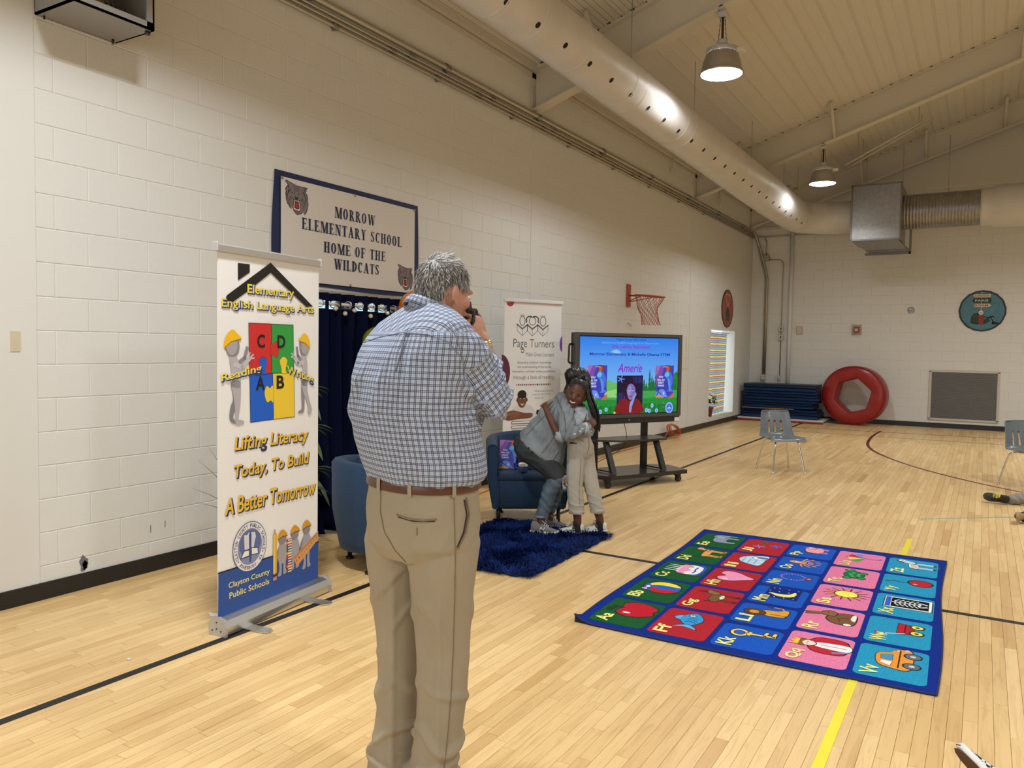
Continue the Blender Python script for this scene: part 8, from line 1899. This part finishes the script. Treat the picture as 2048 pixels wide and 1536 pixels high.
# ---------------------------------------------------------------- seated people at the right edge, only a leg in view
def sitter(label, ankle, hipdir, legL, loc, trousers, shirtc, skin, up=.30):
    t = thing('person', label, 'person', loc); d = Vector(hipdir).normalized(); sd = V(-d.y, d.x, 0); A = V(*ankle); H = V(A.x, A.y, 0)+d*legL+V(0, 0, .11)
    K_ = A.lerp(H, .48)+V(0, 0, .03); b = MB()
    limb(b, [A, K_, H], [.034, .048, .075]); H2 = H+sd*.17; A2 = V(A.x, A.y, .07)+sd*.30+d*.42; K2_ = A2.lerp(H2, .45)+V(0, 0, .26)
    limb(b, [A2, K2_, H2], [.034, .048, .075]); C_ = H+sd*.085+d*.05; limb(b, [C_, C_+V(0, 0, .2), C_+V(0, 0, .42)-d*.04, C_+V(0, 0, .50)-d*.04], [.11, .10, .10, .05]); limb(b, [C_+V(0, 0, .47)-d*.04, C_+V(0, 0, .56)-d*.05], [.042, .042], sm=1)
    M_ = orient(C_+V(0, 0, .66)-d*.06, -d, (0, 0, 1)); b.add(headmb(.93, True), M_)
    for s_ in (-1, 1):
        s0 = C_+V(0, 0, .40)-d*.03+sd*s_*.13; e0 = C_+V(0, 0, .20)-d*.08+sd*s_*.19; w0 = C_+V(0, 0, .12)-d*.26+sd*s_*.12; limb(b, [s0, e0, w0], [.042, .033, .023]); hand(b, w0, -d+V(0, 0, -.3), sd*-s_, V(0, 0, 1), L=.06, curl=(.3, .4, .3), sc=.75)
    remesh('body', b, .009, skin, t, 3)
    q = MB(); limb(q, [A+d*.055, K_, H], [.055, .066, .10]); limb(q, [A2+d*.05, K2_, H2], [.055, .066, .10]); limb(q, [H, H2], [.10, .10], sm=1); remesh('trousers', q, .009, trousers, t, 3, wr(3, .8))
    q = MB(); limb(q, [C_+V(0, 0, -.02), C_+V(0, 0, .2), C_+V(0, 0, .40)-d*.04, C_+V(0, 0, .47)-d*.04], [.13, .12, .125, .07])
    for s_ in (-1, 1): limb(q, [C_+V(0, 0, .40)-d*.03+sd*s_*.10, C_+V(0, 0, .25)-d*.07+sd*s_*.18], [.065, .05], sm=1)
    remesh('shirt', q, .009, shirtc, t, 3); hb = MB(); hb.sph((0, -.022, .032), (.080, .098, .102), n=24, m=14); xf(hb, M_); hm2 = hb.build('hair', blackhair, t); bm = bmesh.new(); bm.from_mesh(hm2.data); inv = M_.inverted(); bmesh.ops.delete(bm, geom=[f for f in bm.faces if (inv @ f.calc_center_median()).z < -.02 or ((inv @ f.calc_center_median()).y > .04 and (inv @ f.calc_center_median()).z < .06)], context='FACES'); bm.to_mesh(hm2.data); bm.free(); eyes(M_, t, .93)
    return t, A, d, sd
grt = mat('grey_trousers', (.26, .24, .215), .85, var=.08, vscale=8); nvt = mat('navy_trousers', (.012, .014, .04), .85)
t, A, d, sd = sitter('seated person beyond the right edge, grey trouser leg and black sneaker with yellow laces showing', (.15, .03, .05), (1, .13, 0), .78, (4.93, 9.72, 0), grt, mat('red_tee', (.4, .05, .05), .85), skin2)
Rl = Matrix.Rotation(math.radians(187), 4, 'Z') @ Matrix.Rotation(math.radians(-62), 4, 'Y') @ Matrix.Rotation(math.radians(0), 4, 'X')
Rl = Matrix(((-.88, .12, -.45, 0), (-.25, .68, .69, 0), (.39, .72, -.57, 0), (0, 0, 0, 1)))
def lyingshoe(parent, heel, fwd, solen, L, w_, h, m, solem, lacem, name='shoe'):
    f = Vector(fwd).normalized(); z = -Vector(solen).normalized(); z = (z-f*z.dot(f)).normalized(); y = z.cross(f)
    return shoe(parent, heel, 0, L, w_, h, m, solem, lacem, heel[2], name, roll=Matrix(((f.x, y.x, z.x, 0), (f.y, y.y, z.y, 0), (f.z, y.z, z.z, 0), (0, 0, 0, 1))))
blkn = mat('black_knit', (.02, .022, .02), .7); yl = mat('yellow_lace', (.80, .72, .12), .7)
u_ = lyingshoe(t, (.175, .0, .038), (-1, -.05, .10), (-.15, .75, -.5), .235, .085, .10, blkn, mat('dark_sole', (.03, .035, .03), .6), yl); mb = MB(); mb.sph((.10, -.035, .078), (.04, .02, .02), n=12, m=8); mb.build('red_collar', mat('shoe_red', (.35, .04, .03), .7), t)
lyingshoe(t, (.64, .37, .02), (-1, .1, .25), (-.1, 0, -1), .235, .085, .10, blkn, mat('dark_sole', (.03, .035, .03), .6), yl)
t, A, d, sd = sitter('seated person beyond the right edge, tan round-toed shoe sole pointing at the rugs', (.17, .02, .06), (1, .05, 0), .76, (4.985, 8.70, 0), mat('black_trousers', (.02, .02, .022), .85), mat('blue_tee', (.05, .12, .35), .85), skin2)
lyingshoe(t, (.17, .06, .05), (-.12, -.95, .12), (-.95, .12, -.2), .20, .085, .09, mat('tan_shoe', (.30, .20, .09), .7), mat('tan_sole', (.34, .24, .11), .6), None); lyingshoe(t, (.66, .34, .02), (-1, .1, .25), (-.1, 0, -1), .20, .085, .09, mat('tan_shoe', (.30, .20, .09), .7), mat('tan_sole', (.34, .24, .11), .6), None)
t, A, d, sd = sitter('seated person in the bottom right corner, checkered slip-on shoe and navy trouser leg showing', (.25, -.10, .075), (1, -.35, 0), .74, (4.765, 3.235, 0), nvt, mat('white_tee', (.6, .6, .6), .85), skin1)
def chkm():
    m = mat('checker_canvas', (.8, .8, .8), .7); n, l = nodes(m); c = n.new('ShaderNodeTexChecker'); c.inputs['Scale'].default_value = 75; c.inputs[1].default_value = (.7, .72, .74, 1); c.inputs[2].default_value = (.015, .016, .02, 1); tc = n.new('ShaderNodeTexCoord'); l.new(tc.outputs['Object'], c.inputs[0]); l.new(c.outputs[0], n['Principled BSDF'].inputs['Base Color']); return m
def slip(parent, heel, fwd, sn):
    wm = mat('rubber_white', (.72, .72, .72), .5); up = lyingshoe(parent, heel, fwd, sn, .25, .092, .085, chkm(), wm, None)
    f = Vector(fwd).normalized(); z = -Vector(sn).normalized(); z = (z-f*z.dot(f)).normalized(); y = z.cross(f); H_ = Vector(heel); mb = MB(); o = [(0, 0), (.02, .5), (.10, .74), (.3, .74), (.5, .80), (.7, .96), (.86, .82), (.96, .46), (1, 0)]
    pts = [H_+f*(a*.25)+y*(b_*.046)-z*.0022 for a, b_ in o]+[H_+f*(a*.25)-y*(b_*.046)-z*.0022 for a, b_ in o[::-1][1:-1]]; mb.prism(pts, z*.002); fixn(mb.build('outsole', mat('brown_gum_sole', (.055, .022, .010), .6), up)); 
    pts = [H_+f*(a*.26-.005)+y*(b_*.0495)+z*.014 for a, b_ in o]+[H_+f*(a*.26-.005)-y*(b_*.0495)+z*.014 for a, b_ in o[::-1][1:-1]]; mb = MB(); mb.tube(pts, .0016, 5, loop=True); mb.build('sole_stripe', mat('stripe_black', (.015, .015, .018), .5), up)
slip(t, (.215, -.115, .012), (-.80, .28, .60), (-.58, -.62, -.52)); slip(t, (.80, .06, .015), (-1, .3, .2), (-.1, 0, -1))
mb = MB(); a0 = V(.225, -.09, .055); a1 = V(.29, -.115, .085); mb.tube([a0, a0.lerp(a1, .5), a1], [.036, .037, .038], 14); mb.build('pale_sock', mat('pale_blue_sock', (.62, .72, .74), .85), t)
